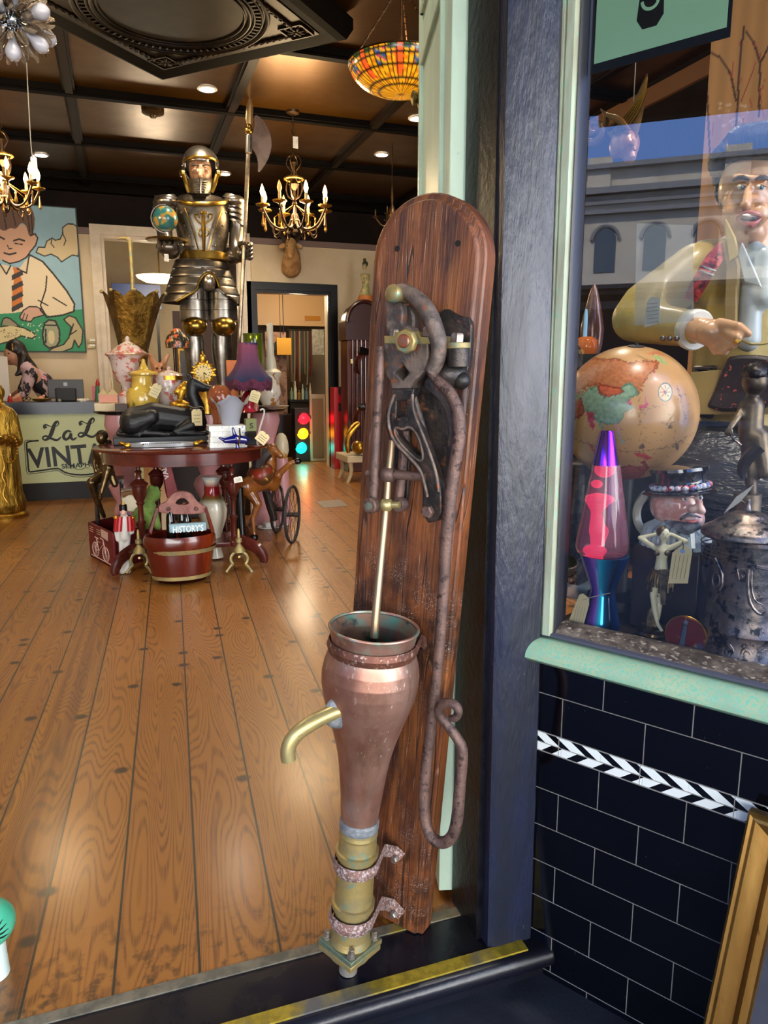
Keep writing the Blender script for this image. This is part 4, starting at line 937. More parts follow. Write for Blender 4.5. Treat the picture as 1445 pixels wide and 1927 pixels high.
cl = [(68, 475), (72, 465), (84, 466), (88, 454), (98, 448), (104, 452), (113, 450), (118, 440), (118, 428), (128, 421), (138, 422), (148, 428), (148, 482), (136, 480), (126, 486), (116, 493), (108, 484), (96, 478), (84, 482)]
fill(cl, '#C9B48C'); line(cl + cl[:1], .8); line([(118, 440), (124, 452), (120, 462)], .7); line([(98, 448), (96, 458), (102, 466)], .7)
fill([(-60, 492), (20, 498), (32, 512), (55, 479), (80, 492), (100, 515), (126, 548), (140, 572), (139, 586), (118, 593), (95, 596), (84, 590), (60, 580), (30, 590), (-60, 592)], '#DCC8A6')
fill([(-50, 430), (-5, 425), (25, 432), (45, 418), (58, 443), (66, 440), (71, 448), (68, 462), (60, 472), (52, 482), (36, 492), (18, 496), (0, 488), (-40, 470)], '#CFA183')
fill([(-60, 400), (-10, 384), (20, 375), (50, 382), (64, 398), (66, 424), (60, 446), (54, 444), (50, 425), (40, 418), (30, 432), (20, 428), (8, 436), (-5, 428), (-50, 436)], '#6B4C38')
for a, b in (((20, 384), (30, 425)), ((35, 380), (44, 415)), ((50, 386), (56, 436)), ((5, 390), (12, 430)), ((58, 396), (62, 440))): line([a, b], .9, '#3A2820')
fill([(24, 500), (30, 504), (36, 502), (38, 515), (44, 545), (40, 583), (22, 584), (22, 560), (27, 520)], '#C8702C', 1)
for k in range(4): fill([(22, 518 + 20 * k), (42, 508 + 20 * k), (44, 517 + 20 * k), (22, 528 + 20 * k)], '#35302E', 0)
hand = [(37, 596), (44, 584), (55, 577), (68, 577), (80, 583), (86, 592), (72, 596), (64, 598), (58, 605), (48, 604), (40, 602)]
fill(hand, '#C79C84'); line(hand + hand[:1], .9); line([(48, 604), (52, 592)], .7); line([(42, 602), (46, 590)], .7)
line([(55, 479), (80, 492), (100, 515), (126, 548), (140, 572), (139, 586), (118, 593), (88, 597), (76, 583)], 1.2); line([(84, 590), (76, 575), (86, 545), (88, 520)], 1.0); line([(0, 497), (12, 516), (20, 500)], 1.0); line([(50, 512), (55, 480)], 1.0); line([(32, 505), (50, 514)], 1.0); line([(100, 560), (125, 575)], .9); line([(72, 565), (90, 575)], .9)
line([(58, 443), (66, 440), (71, 448), (67, 462), (58, 472), (50, 484), (36, 492), (18, 496), (5, 490)], 1.0); line([(26, 453), (36, 450), (46, 453)], 1.2); line([(0, 446), (8, 450)], 1.2); line([(28, 458), (42, 460)], .8); line([(8, 476), (18, 479), (30, 476)], 1.2); line([(14, 462), (17, 468), (22, 468)], .7)
f1 = [(-30, 620), (0, 615), (22, 612), (45, 617), (62, 626), (68, 632), (60, 637), (40, 632), (20, 642), (-30, 655)]
fill(f1, '#D2C08E'); line(f1 + f1[:1], .9); fill([(2, 612), (6, 600), (12, 597), (20, 600), (38, 615)], '#8F8468', 1); line([(2, 612), (6, 600), (12, 597), (20, 600), (38, 615)], .9)
jar = [(84, 608), (92, 602), (104, 604), (108, 612), (112, 622), (112, 642), (106, 652), (92, 655), (83, 648), (80, 630), (82, 618)]
fill(jar, '#9B9A7C'); line(jar + jar[:1], 1.2); fill([(90, 622), (102, 622), (103, 646), (92, 648)], '#CDBE92', 1); line([(86, 612), (106, 612)], .9); line([(86, 620), (86, 645)], 1.1)
f2 = [(120, 601), (130, 594), (142, 598), (149, 610), (156, 622), (154, 645), (148, 654), (140, 640), (136, 655), (118, 662), (86, 664), (100, 655), (120, 648), (130, 635), (134, 615), (126, 608)]
fill(f2, '#B3A57E'); line(f2 + f2[:1], .9); line([(138, 610), (132, 630), (144, 622)], .9)
for k in range(26):
    a, b = 42 + _rng.rand() * 36, 604 + _rng.rand() * 34
    if 604 < b: C[(X - a) ** 2 + (Y - b) ** 2 < 1.2] = lin('#D8CFB4')
for k in range(40):
    a, b = -10 + _rng.rand() * 50, 620 + _rng.rand() * 16; C[(X - a) ** 2 + (Y - b) ** 2 < .8] = lin('#3A3226')
set_cols(cv, C)

# ---------------------------------------------------------------- counter, things on it, person
YC = 7.83
ct = thing('shop_counter', 'shop counter with pale green lettered front and black top', 'counter', (-1.6, YC, 0)); cx1 = P(268, 850, YC).x; cx0 = LX + .02
zt = P(100, 757, YC).z; zp = P(100, 779, YC).z; zk = P(100, 908, YC).z
m = MB(); m.bb((cx0, YC, 0), (cx1, YC + .5, zk)); m.build('kickboard', M_BLACK, ct)
m = MB(); m.bb((cx0, YC, zk), (cx1, YC + .5, zp)); m.build('front_panel', mat('mint_counter_front', '#C4CFA0', .5), ct)
m = MB(); m.bb((cx0, YC - .03, zp), (cx1 + .03, YC + .54, zt)); m.build('worktop', mat('blue_black_laminate', '#1C2230', .3), ct)
M_INK = mat('black_lettering', '#0D0D0C', .5)
def sc_(x, y, d=.003): return P(x, y, YC - d)
sy_ = mpp(sc_(120, 860)); UX = Vector((1, 0, 0)); UZ = Vector((0, 0, 1))
def txt(body, x, y, h, w, Yp, m_, parent, off=.0, rot=0, name='lettering', shear=0, back=None):
    me = curve_mesh(None, .001, 0, text=body, size=1, offset=off); xs = [v.co.x for v in me.vertices]; ys = [v.co.y for v in me.vertices]
    q = MB(); wx = max(xs) - min(xs); hy = max(ys) - min(ys); cxx = (max(xs) + min(xs)) / 2; cyy = (max(ys) + min(ys)) / 2
    c = P(x, y, Yp); k = mpp(c); Mx = Matrix(((w * k / wx, shear * h * k / hy, 0, 0), (0, 0, -1, 0), (0, h * k / hy, 0, 0), (0, 0, 0, 1)))
    for v in me.vertices: v.co = (v.co.x - cxx, v.co.y - cyy, v.co.z)
    me.transform(Matrix.Translation(c) @ Matrix.Rotation(rot, 4, 'Y') @ Mx); q.mesh(me); return q.build(name, m_, parent)
txt('VINTAGE', 155, 855, 38, 188, YC - .003, M_INK, ct, off=.022, rot=-.05)
txt('SEMAPHORE', 157, 875, 9, 76, YC - .003, M_INK, ct, off=.02, rot=-.03)
def stroke(pts, w, name='lettering', n=2):
    q = MB(); r = [v * sy_ for v in w] if hasattr(w, '__len__') else w * sy_
    q.tube([sc_(x, y, .003) for x, y in pts], r, 8, smooth=n, up=(0, 1, 0), sx=.15); return q.build(name, M_INK, ct)
for dx, dy in ((0, 0), (67, -6)):
    stroke([(86 + dx, 806 + dy), (83 + dx, 802 + dy), (86 + dx, 798 + dy), (93 + dx, 802 + dy), (103 + dx, 804 + dy), (111 + dx, 799 + dy), (109 + dx, 792 + dy), (103 + dx, 796 + dy), (98 + dx, 812 + dy), (93 + dx, 824 + dy), (84 + dx, 829 + dy), (79 + dx, 824 + dy), (86 + dx, 819 + dy), (98 + dx, 826 + dy), (108 + dx, 829 + dy), (115 + dx, 822 + dy)], [3.4, 2.6, 1.2, .8, .7, .8, 1.6, 2.8, 3.6, 3.0, 1.6, 1.4, 1.6, 2.2, 2.2, 1])
stroke([(134, 813), (128, 810), (121, 815), (119, 823), (124, 828), (131, 823), (134, 813), (133, 824), (138, 828), (144, 823)], [1.5, 2, 2.6, 2.8, 2.4, 2, 2, 2.6, 2, 1])
for k, (o_, w_) in enumerate(((0, 1.5), (4, .55))):
    stroke([(73, 829 - o_ * .0), (62, 830 - o_ * .2), (50 - o_, 832 - o_), (50 - o_, 838), (52 - o_, 862), (54 - o_, 888 + o_), (58, 888 + o_), (80, 885 + o_), (108, 881 + o_), (114, 884 + o_), (124, 890 + o_), (145, 894 + o_), (170, 893 + o_), (195, 886 + o_)], w_, n=1)
stroke([(132, 882), (139, 880), (146, 884), (153, 884), (160, 880), (167, 881)], .5)
# items on the counter
def boxy(name, label, cat, x0, y0, x1, y1, Y, d, m_, group=None, part='body', bevel=.004):
    a = P(x0, y1, Y); b = P(x1, y0, Y); t = thing(name, label, cat, Vector(((a.x + b.x) / 2, Y, a.z)), group); q = MB(); q.bb((a.x, Y, a.z), (b.x, Y + d, b.z)); q.build(part, m_, t, bevel=bevel); return t
ym = YC + .25
mo = thing('computer_monitor', 'grey computer monitor seen from behind beside the woman at the counter', 'monitor', P(122, 757, ym)); a = P(91, 750, ym); b = P(156, 714, ym)
m = MB(); m.bb((a.x, ym, a.z), (b.x, ym + .03, b.z)); m.build('casing', mat('graphite', '#3E3D3E', .45), mo, bevel=.006)
m = MB(); a = P(106, 758, ym); b = P(143, 730, ym); m.bb((a.x, ym - .05, zt), (b.x, ym - .02, b.z)); m.build('stand', M_BLACK, mo, bevel=.01)
m = MB(); m.box(P(123, 723, ym - .002), (.035, .004, .035)); m.build('logo_plate', M_BLKG, mo)
im = thing('desktop_screen', 'white edged desktop screen standing at the left end of the counter', 'screen', P(8, 757, ym)); m = MB(); a = P(-60, 750, ym); b = P(14, 671, ym)
m.prism([P(-60, 750, ym), P(20, 755, ym - .1), P(13, 671, ym - .1), P(-60, 668, ym)], (.0, .03, 0)); m.build('panel', mat('white_shell', '#CFC6BC', .35), im, bevel=.004); m = MB(); m.box(P(-20, 754, ym + .05), (.15, .18, .02)); m.build('foot', M_WHITE, im)
def trinket(name, label, cat, x, y0, y1, Y, pr, m_, group=None, seg=16, part='body', **kw):
    t = thing(name, label, cat, P(x, y1, Y), group); q = MB(); plathe(q, x, [(y0 + (y1 - y0) * a, w) for a, w in pr], Y, seg, **kw); q.build(part, m_, t); return t
yc = YC + .08
t = thing('santa_ornament', 'small red and white ornament standing on the counter below the screen', 'ornament', P(19, 757, yc)); m = MB(); plathe(m, 19, [(743, .5), (746, 2.5), (750, 4), (757, 5)], yc, 10); m.build('body', M_RED, t); m = MB(); plathe(m, 19, [(740, .5), (742, 2), (745, 2)], yc, 10); m.build('head', M_WHITE, t)
t = thing('toy_vehicle', 'small orange and red ornament on the counter beside the santa ornament', 'ornament', P(35, 757, yc)); m = MB(); c = P(35, 753, yc); m.box(c, (.07, .04, .025)); m.ell(c + Vector((.01, 0, .015)), (.02, .015, .018)); m.build('body', mat('orange_red', '#A8502C', .4), t, bevel=.004)
t = thing('sunglasses', 'dark folded sunglasses propped on the counter', 'glasses', P(50, 757, yc)); m = MB()
for dx in (-4, 4): m.tube([P(50 + dx + 3.4 * math.cos(a), 750 + 3 * math.sin(a), yc) for a in [2 * PI * k / 12 for k in range(12)]], .004, 5, closed=True)
m.tube([P(43, 750, yc), P(45, 757, yc + .08)], .004, 5); m.build('frame', M_BLKG, t)
t = thing('gold_shell_dish', 'gold shell shaped dish holding a small bird on the counter', 'dish', P(78, 757, yc)); m = MB(); c = P(78, 756, yc); m.lathe([(.02, 0), (.07, .012), (.085, .03), (.08, .03), (.06, .016), (0, .01)], c, flute=(9, .08)); m.build('shell', M_GOLD2, t); m = MB(); m.ell(c + Vector((0, 0, .035)), (.03, .02, .022)); m.ell(c + Vector((.025, 0, .055)), .013); m.build('bird', mat('peach', '#C8906A', .5), t)
for k, x in enumerate((100, 112)):
    t = thing('glass_bauble', 'clear glass bauble on the counter below the grey monitor, ' + ('left' if k == 0 else 'right') + ' of the two', 'bauble', P(x, 757, yc)); m = MB(); m.ell(P(x, 754, yc), .02); m.build('ball', mat('grey_glass', '#8A8880', .08, .4), t)
t = thing('crumpled_paper', 'crumpled white tissue beside the grey monitor', 'paper', P(155, 757, yc)); m = MB()
for k in range(7): m.ell(P(149 + k * 2.4, 753 + (k % 3), yc + .03 * (k % 2)), (.022, .02, .014 + .005 * (k % 3)), Euler((k, k * 2, k)).to_matrix(), 7, 5)
m.build('tissue', mat('white_tissue', '#CFC9C0', .8), t, ang=20)
t = thing('elf_figurine', 'small red and green figurine on the counter beside the white architrave', 'figurine', P(182, 757, YC + .3)); yy = YC + .3; m = MB(); plathe(m, 184, [(712, .6), (716, 2), (722, 4), (726, 3.5)], yy, 12); m.build('hat', M_RED, t); m = MB(); plathe(m, 184, [(726, 3.5), (733, 4), (745, 5), (757, 6)], yy, 12); m.build('coat', mat('dark_green_cloth', '#2F6A48', .6), t); m = MB(); m.box(P(177, 740, yy), (.035, .03, .15)); m.build('parcel', M_RED, t)
sw = thing('light_switches', 'two small brass and white switch plates on the wall beside the painting', 'switch', P(173, 655, FARY - .01)); 
for y in (642, 652):
    m = MB(); m.box(P(172, y, FARY - .008), (.09, .012, .045)); m.build('plate', M_TBRASS, sw, bevel=.003); m = MB(); m.box(P(174, y - 2, FARY - .016), (.06, .012, .018)); m.build('rocker', M_WHITE, sw)

# woman bending over the counter
yw = YC + .9; pw = thing('person', 'woman with long dark hair in a floral blouse bending over the shop counter', 'person', Vector((P(95, 700, yw).x, yw + .05, 0)))
def Q(x, y, d=0): return P(x, y, yw + d)
kk = mpp(Q(60, 700)); hipx = Q(118, 770, .05)
SK = mat('skin', '#B98A70', .5, c2='#B07C62', s2=20)
blob('body', [('e', Q(24, 668), (15 * kk, 15 * kk, 19 * kk)), ('c', Q(17, 676), 8 * kk, Q(19, 682), 6 * kk), ('c', Q(14.5, 672), 3 * kk, Q(18, 668), 4 * kk), ('c', Q(32, 678), 9 * kk, Q(50, 694), 11 * kk), ('c', Q(56, 700, -.1), 14 * kk, Q(85, 728), 20 * kk), ('c', Q(56, 702, .1), 14 * kk, Q(85, 728), 20 * kk), ('c', Q(85, 728), 20 * kk, hipx, 22 * kk),
              ('c', hipx + Vector((0, -.09, 0)), .09, Vector((hipx.x, yw - .03, .45)), .06), ('c', Vector((hipx.x, yw - .03, .45)), .055, Vector((hipx.x, yw - .03, .06)), .04), ('c', hipx + Vector((0, .09, 0)), .09, Vector((hipx.x, yw + .15, .45)), .06), ('c', Vector((hipx.x, yw + .15, .45)), .055, Vector((hipx.x, yw + .15, .06)), .04),
              ('c', Q(58, 704, -.16), 9 * kk, Q(46, 738, -.2), 7 * kk), ('c', Q(46, 738, -.2), 6.5 * kk, Q(26, 752, -.3), 5 * kk), ('e', Q(22, 754, -.3), (.045, .03, .02)), ('c', Q(58, 704, .16), 9 * kk, Q(40, 735, .1), 6 * kk), ('c', Q(40, 735, .1), 6 * kk, Q(18, 748, 0), 4 * kk),
              ('c', Vector((hipx.x, yw - .03, .05)), .04, Vector((hipx.x - .12, yw - .03, .03)), .03), ('c', Vector((hipx.x, yw + .15, .05)), .04, Vector((hipx.x - .12, yw + .15, .03)), .03)], SK, pw, vox=.014)
M_BL = mat('floral_blouse', '#B79AA0', .7, c2='#1A1518', s2=9, t2=(.53, .56), c3='#C0707C', s3=13, t3=(.62, .66))
blob('blouse', [('c', Q(50, 695, -.08), 15 * kk, Q(86, 728), 23 * kk), ('c', Q(50, 695, .08), 15 * kk, Q(86, 728), 23 * kk), ('c', Q(86, 728), 23 * kk, hipx, 25 * kk), ('c', Q(58, 702, -.17), 12 * kk, Q(47, 736, -.21), 10 * kk), ('c', Q(47, 736, -.21), 9 * kk, Q(42, 742, -.23), 9 * kk), ('c', Q(58, 702, .17), 12 * kk, Q(42, 732, .1), 9 * kk)], M_BL, pw, vox=.014)
blob('hair', [('e', Q(29, 656), (17 * kk, 16 * kk, 18 * kk)), ('c', Q(35, 655), 13 * kk, Q(46, 680, -.02), 11 * kk), ('c', Q(44, 672, -.06), 9 * kk, Q(38, 700, -.12), 6 * kk), ('c', Q(38, 700, -.12), 6 * kk, Q(30, 706, -.14), 3 * kk), ('c', Q(46, 676), 11 * kk, Q(62, 690), 7 * kk)], mat('dark_brown_hair', '#1C1210', .4, bump=.5, bs=60, stretch=(1, 1, .2)), pw, vox=.012)
m = MB(); m.ell(Q(16.5, 665, -.075), (.012, .008, .007)); m.build('eye', M_BLACK, pw); m = MB(); m.ell(Q(16, 679, -.06), (.02, .01, .006)); m.build('lips', mat('lips', '#9A4A44', .5), pw)
m = MB(); m.tube([Vector(Q(26, 660, 0)) + Vector((0, .1 * math.cos(a), .1 * math.sin(a))) for a in [PI * k / 10 for k in range(11)]], .006, 6); m.build('hair_clip', M_GOLD2, pw)
# ================================================================ front oval table
TZ = P(345, 850, 4.48).z
def TY(x, y): return PZ(x, y, TZ).y
M_TABLE = mat('polished_mahogany', '#5A231A', .16, c2='#43170F', s2=7, stretch=(.4, 1, 1), coat=.5)
tc_ = Vector((P(346, 850, 4.95).x, 4.95, 0)); trx = (P(512, 845, 4.95).x - P(180, 845, 4.95).x) / 2; try_ = .47
tb = thing('oval_table', 'dark polished mahogany oval table on turned columns, crowded with ornaments', 'table', tc_)
m = MB(); m.lathe([(0, -.022), (.93, -.022), (.985, -.018), (1, -.008), (.995, -.002), (.985, 0), (0, 0)], (tc_.x, tc_.y, TZ), seg=64, sx=trx, sy=try_); m.build('table_top', M_TABLE, tb, ang=40)
m = MB(); m.lathe([(.86, -.1), (.9, -.095), (.9, -.022), (.8, -.022)], (tc_.x, tc_.y, TZ), seg=64, sx=trx, sy=try_); m.build('apron', M_TABLE, tb, ang=40)
legs = [(267, 4.72), (440, 4.72), (300, 5.2), (425, 5.2)]
for k, (x, y) in enumerate(legs):
    c = P(x, 1000, y); x_ = c.x; z0 = .12
    m = MB(); H_ = TZ - .1 - z0
    m.lathe([(.026, 0), (.03, .03), (.018, .05), (.02, .2), (.028, .215), (.028, .225), (.018, .235), (.017, .34), (.022, .352), (.028, .36), (.02, .37), (.03, .39), (.042, .42), (.045, .48), (.052, .487), (.054, .5), (.034, .52), (.018, .535), (.015, .57), (.022, .585), (.013, .6), (.014, 1)], (x_, y, z0), seg=20)
    for i in range(len(m.v)):
        zz = m.v[i].z - z0
        m.v[i].z = z0 + (zz * .86 if zz < .6 else .516 + (zz - .6) / .4 * (H_ - .516))
    m.build('column', M_MAHOG, tb)
    sd = -1 if k % 2 == 0 else 1; fy_ = -.1 if k < 2 else .12
    m = MB(); m.tube([(x_, y, z0 + .03), (x_ + sd * .06, y + fy_ * .4, .15), (x_ + sd * .14, y + fy_, .11), (x_ + sd * .17, y + fy_ * 1.1, .05), (x_ + sd * .165, y + fy_ * 1.1, .018)], [.035, .034, .032, .028, .02], 8, smooth=2, sx=1.25, sy=.7); m.build('leg', M_MAHOG, tb)
m = MB(); m.box((tc_.x, 4.96, .13), (.5, .5, .03)); m.build('stretcher', M_MAHOG, tb, bevel=.006)

# ---------------- things on the front table
def on(x, y): return PZ(x, y, TZ)
# reclining hound
yd = TY(300, 836); c = P(305, 836, yd); kd = mpp(c)
hd = thing('greyhound_statue', 'black statue of a reclining greyhound on a plinth on the oval table', 'statue', Vector((c.x, yd, TZ)))
zp_ = P(305, 822, yd).z; a = P(213, 836, yd); b = P(392, 836, yd)
m = MB(); m.bb((a.x, yd - .0, TZ), (b.x, yd + .26, zp_)); m.build('plinth', mat('black_slate', '#23262A', .5), hd, bevel=.006)
ym_ = yd + .13
def G(x, y, d=0): return P(x, y, ym_ + d)
kg = mpp(G(300, 780))
M_HOUND = mat('black_cast_resin', '#0E0E10', .45, c2='#17171A', s2=20, bump=.25, bs=40)
blob('hound', [('c', G(256, 795, -.02), 30 * kg, G(290, 786), 28 * kg), ('c', G(288, 784), 27 * kg, G(335, 790), 25 * kg), ('c', G(335, 790), 25 * kg, G(366, 795), 24 * kg), ('c', G(368, 790), 20 * kg, G(372, 765), 13 * kg), ('c', G(372, 765), 13 * kg, G(362, 742), 12 * kg), ('c', G(362, 742), 12 * kg, G(362, 724), 11 * kg),
               ('c', G(364, 722), 12 * kg, G(382, 729), 9 * kg), ('c', G(382, 729), 8 * kg, G(402, 732), 5 * kg), ('c', G(356, 712, .03), 4 * kg, G(352, 704, .04), 2 * kg), ('c', G(360, 712, -.03), 4 * kg, G(357, 703, -.04), 2 * kg),
               ('c', G(250, 796, -.09), 22 * kg, G(284, 785, -.11), 13 * kg), ('c', G(284, 783, -.11), 13 * kg, G(262, 812, -.11), 7 * kg), ('c', G(262, 814, -.11), 6.5 * kg, G(305, 816, -.11), 5 * kg), ('c', G(305, 817, -.11), 5 * kg, G(318, 817, -.1), 5.5 * kg),
               ('c', G(360, 800, -.08), 12 * kg, G(330, 812, -.1), 6 * kg), ('c', G(335, 815, -.1), 6 * kg, G(385, 816, -.09), 5 * kg), ('c', G(365, 800, .06), 11 * kg, G(392, 815, .06), 5 * kg),
               ('c', G(235, 806), 10 * kg, G(222, 816, -.04), 4 * kg), ('c', G(222, 818, -.05), 3.5 * kg, G(262, 820, -.13), 3 * kg)], M_HOUND, hd, vox=.006, smooth=3)
m = MB(); m.tube([G(352, 762, -.05), G(366, 768, -.065), G(381, 764, -.05), G(384, 772, -.06), G(371, 770, -.1)], .0016, 5, smooth=1); m.build('string', M_STRING, hd)
def tagged(x0, y0, x1, y1, Y, label, m_=None, rot=0.0, group=None, scr=3):
    t = thing('price_tag', label, 'tag', P((x0 + x1) / 2, y1, Y), group); c = P((x0 + x1) / 2, (y0 + y1) / 2, Y); k = mpp(c); w, h = (x1 - x0) * k / 2, (y1 - y0) * k / 2; R3 = Matrix.Rotation(rot, 3, 'Y')
    m = MB(); pts = [(-w, -h), (w, -h), (w, h * .7), (w * .6, h), (-w * .6, h), (-w, h * .7)]; m.prism([c + R3 @ Vector((a, 0, b)) for a, b in pts], (0, .0015, 0)); m.build('card', m_ or M_TAG, t)
    m = MB()
    for j in range(scr):
        zz = h * (.25 - .4 * j); n = 9; m.tube([c + R3 @ Vector((-w * .65 + w * 1.3 * i / n, -.0008, zz + h * .06 * math.sin(i * 2.3 + j))) for i in range(n + 1)], max(w * .035, .0003), 4)
    m.tube([c + R3 @ Vector((0, -.0008, h * .8)), c + R3 @ Vector((w * .2, -.003, h * 1.25))], max(w * .05, .0006), 4)
    m.build('handwriting', mat('pencil_grey', '#4A463C', .7), t); return t
tagged(361, 770, 380, 801, ym_ - .115, 'cream price tag hung round the neck of the black greyhound')
# crystal tray
yt_ = TY(310, 842); c = on(310, 842); tr_ = thing('crystal_tray', 'long cut crystal tray with gilt handles in front of the greyhound', 'tray', c)
a = P(232, 840, yt_); b = P(378, 840, yt_); L2 = (b.x - a.x) / 2; cx_ = (a.x + b.x) / 2
m = MB(); m.lathe([(0, .004), (.95, .004), (1, .024), (.97, .026), (.92, .009), (0, .009)], (cx_, yt_ + .05, TZ), seg=48, sx=L2 * .9, sy=.075); m.build('dish', mat('cut_glass', '#B9BDBE', .12, .3, trans=.3), tr_)
m = MB()
for k in range(18):
    for j in range(2): m.ell((cx_ - L2 * .5 + L2 * k / 18, yt_ + .01 - .02 * j, TZ + .014 + .01 * j), .006, None, 6, 4)
m.build('bead_row', M_CHROME, tr_)
for s_1 in (-1, 1):
    m = MB(); q = Vector((cx_ + s_1 * L2 * .9, yt_ + .02, TZ + .018)); m.tube([q, q + Vector((s_1 * .03, -.02, .02)), q + Vector((s_1 * .045, 0, .012)), q + Vector((s_1 * .02, .03, .004))], .009, 8, smooth=2); m.ell(q, (.022, .018, .016)); m.build('handle', M_GOLD2, tr_)
# stack of patterned books
yb = TY(430, 842); zb = TZ
M_BOOK = mat('blue_white_binding', '#D8DAD8', .4, c2='#6A7EA6', s2=60, t2=(.58, .64))
for k, lb in enumerate(('blue and white patterned book lying at the bottom of its stack', 'blue and white patterned book second from the bottom of the stack', 'blue and white patterned book third from the bottom of the stack', 'blue and white patterned book on top of its stack under the ruffled vase')):
    a = P(396, 840, yb); b = P(466, 840, yb); h = (P(430, 801, yb).z - TZ) / 4
    t = thing('patterned_book', lb, 'book', ((a.x + b.x) / 2, yb + .08, TZ + k * h), 'blue and white books stacked on the oval table'); dx = .004 * ((k * 7) % 3 - 1)
    m = MB(); m.bb((a.x + .006 + dx, yb + .004, TZ + k * h + .004), (b.x - .006 + dx, yb + .155, TZ + (k + 1) * h - .005)); m.build('pages', M_WHITE, t)
    m = MB(); z0_ = TZ + k * h; m.bb((a.x + dx, yb, z0_), (b.x + dx, yb + .16, z0_ + .004)); m.bb((a.x + dx, yb, z0_ + h - .005), (b.x + dx, yb + .16, z0_ + h - .0006)); m.bb((a.x + dx, yb - .001, z0_), (b.x + dx, yb + .004, z0_ + h - .0006)); m.build('binding', M_BOOK, t)
ztop = TZ + 4 * h
yv = yb + .08
def vase_wavy(name, label, prof, x, Y, m_, wav=.0, nw=6, hole=True):
    t = thing(name, label, 'vase', P(x, prof[-1][0], Y)); q = MB(); plathe(q, x, prof, Y, 48, caps=False)
    c = P(x, prof[0][0], Y); top = c.z; n = 48
    for i in range(len(q.v)):
        v = q.v[i]; f = max(0, (v.z - (top - .05)) / .05); a = math.atan2(v.y - Y, v.x - c.x); v.z += wav * f * math.cos(nw * a); 
    q.build('body', m_, t, ang=60); return t
vase_wavy('ruffled_vase', 'pale grey glass vase with ruffled rim standing on the stacked books', [(752, 36), (757, 30), (768, 24), (785, 19), (799, 16), (801, 15), (801, .1)], 434, yv, mat('opal_grey_glass', '#9DA2B0', .15, trans=.15, spec=.6), wav=.028, nw=4)
yn = yv + .18
t = thing('amber_vase', 'brown amber glass vase behind the ruffled grey vase', 'vase', P(418, 800, yn)); t.location.z = TZ; ORG[t.name] = Vector(t.location); m = MB(); plathe(m, 416, [(724, 4), (727, 14), (735, 20), (748, 23), (760, 21), (772, 17), (790, 14), (815, 16)], yn, 30); m.build('body', mat('amber_brown_glaze', '#7A3E24', .15, c2='#9A5A3A', s2=5), t)
# cobalt glass bird lying by the books
yo = yb - .06; t = thing('cobalt_fish', 'cobalt blue glass fish lying in front of the stacked books', 'ornament', on(445, 846)); kk2 = mpp(P(440, 825, yo))
blob('body', [('c', P(462, 828, yo), 7 * kk2, P(444, 826, yo), 9 * kk2), ('c', P(444, 826, yo), 9 * kk2, P(424, 829, yo), 5 * kk2), ('c', P(424, 829, yo), 4 * kk2, P(413, 824, yo), 2 * kk2), ('c', P(442, 820, yo), 4 * kk2, P(438, 806, yo), 2.4 * kk2), ('c', P(446, 833, yo), 3 * kk2, P(447, 842, yo), 4 * kk2)], mat('cobalt_glass', '#0A1466', .06, spec=.8, coat=.5), t, vox=.003)
m = MB(); m.tube([P(450, 806, yo - .01), P(452, 822, yo - .035), P(448, 838, yo - .01)], .006, 6, smooth=1); m.build('clear_trim', M_CHROME, t)
# small boxes with tag, wire
t = boxy('olive_card_box', 'small olive card box with a letter S at the right end of the oval table', 'box', 463, 788, 483, 812, TY(470, 842) + .03, .07, mat('olive_card', '#6E7448', .7)); c = P(473, 812, ORG[t.name].y); t.location.z = TZ; 
for ch in t.children: ch.location.z += 0
txt('S', 473, 801, 10, 7, ORG[t.name].y - .002, M_INK, t, off=.02)
t.location = ORG[t.name]
t = boxy('black_trinket_box', 'small black box under the olive card box on the oval table', 'box', 462, 812, 482, 838, TY(470, 842) + .02, .09, M_BLKG)
tagged(483, 813, 505, 834, TY(480, 845) - .01, 'cream price tag hanging over the right rim of the oval table', rot=.7)
tagged(470, 735, 489, 757, 5.2, 'cream price tag tied below the purple lampshade', rot=.35)

# ---------------- things under and around the front table
# lidded wooden carrier (basket)
yk = 4.40; k4 = mpp(P(343, 1040, yk)); bk = thing('wooden_bucket', 'red lacquered wooden bucket with arched carved handle on the floor before the table', 'bucket', (P(343, 1080, yk).x, yk, 0))
M_LAC = mat('red_brown_lacquer', '#4E160C', .22, c2='#742A10', s2=9, t2=(.5, .7), stretch=(1, 1, .15), coat=.5)
m = MB(); plathe(m, 342, [(1006, 60), (1003, 63), (1010, 66), (1022, 66), (1030, 61), (1034, 60), (1040, 60), (1060, 57), (1078, 53), (1083, 52)], yk, 40, sy=.72, caps=False); m.lathe([(0, .012), (.14, .012)], (bk.location.x, yk, 0), seg=30, sy=.72, caps=False); m.build('body', M_LAC, bk, ang=50)
m = MB(); plathe(m, 342, [(1027, 64), (1031, 62.5), (1035, 61)], yk, 40, sy=.725, caps=False); m.build('brass_band', M_TBRASS, bk); m = MB(); plathe(m, 342, [(1076, 54.5), (1083, 53.5)], yk, 40, sy=.73, caps=False); m.build('brass_band', M_TBRASS, bk)
for s_1 in (-1, 1):
    m = MB(); X0 = 342 + s_1 * 60; m.prism([P(X0 - s_1 * 3, 1008, yk - .03), P(X0 + s_1 * 2, 1000, yk - .03), P(342 + s_1 * 48, 955, yk - .03), P(342 + s_1 * 43, 957, yk - .03)], (0, .06, 0)); m.build('side_post', M_LAC, bk, bevel=.003)
hp = [(299, 966), (299, 950), (312, 946), (318, 938), (325, 929), (335, 925), (350, 925), (361, 930), (367, 940), (374, 948), (388, 953), (387, 966)]
ho = [(328, 950), (331, 941), (339, 936), (347, 936), (354, 942), (357, 950)]
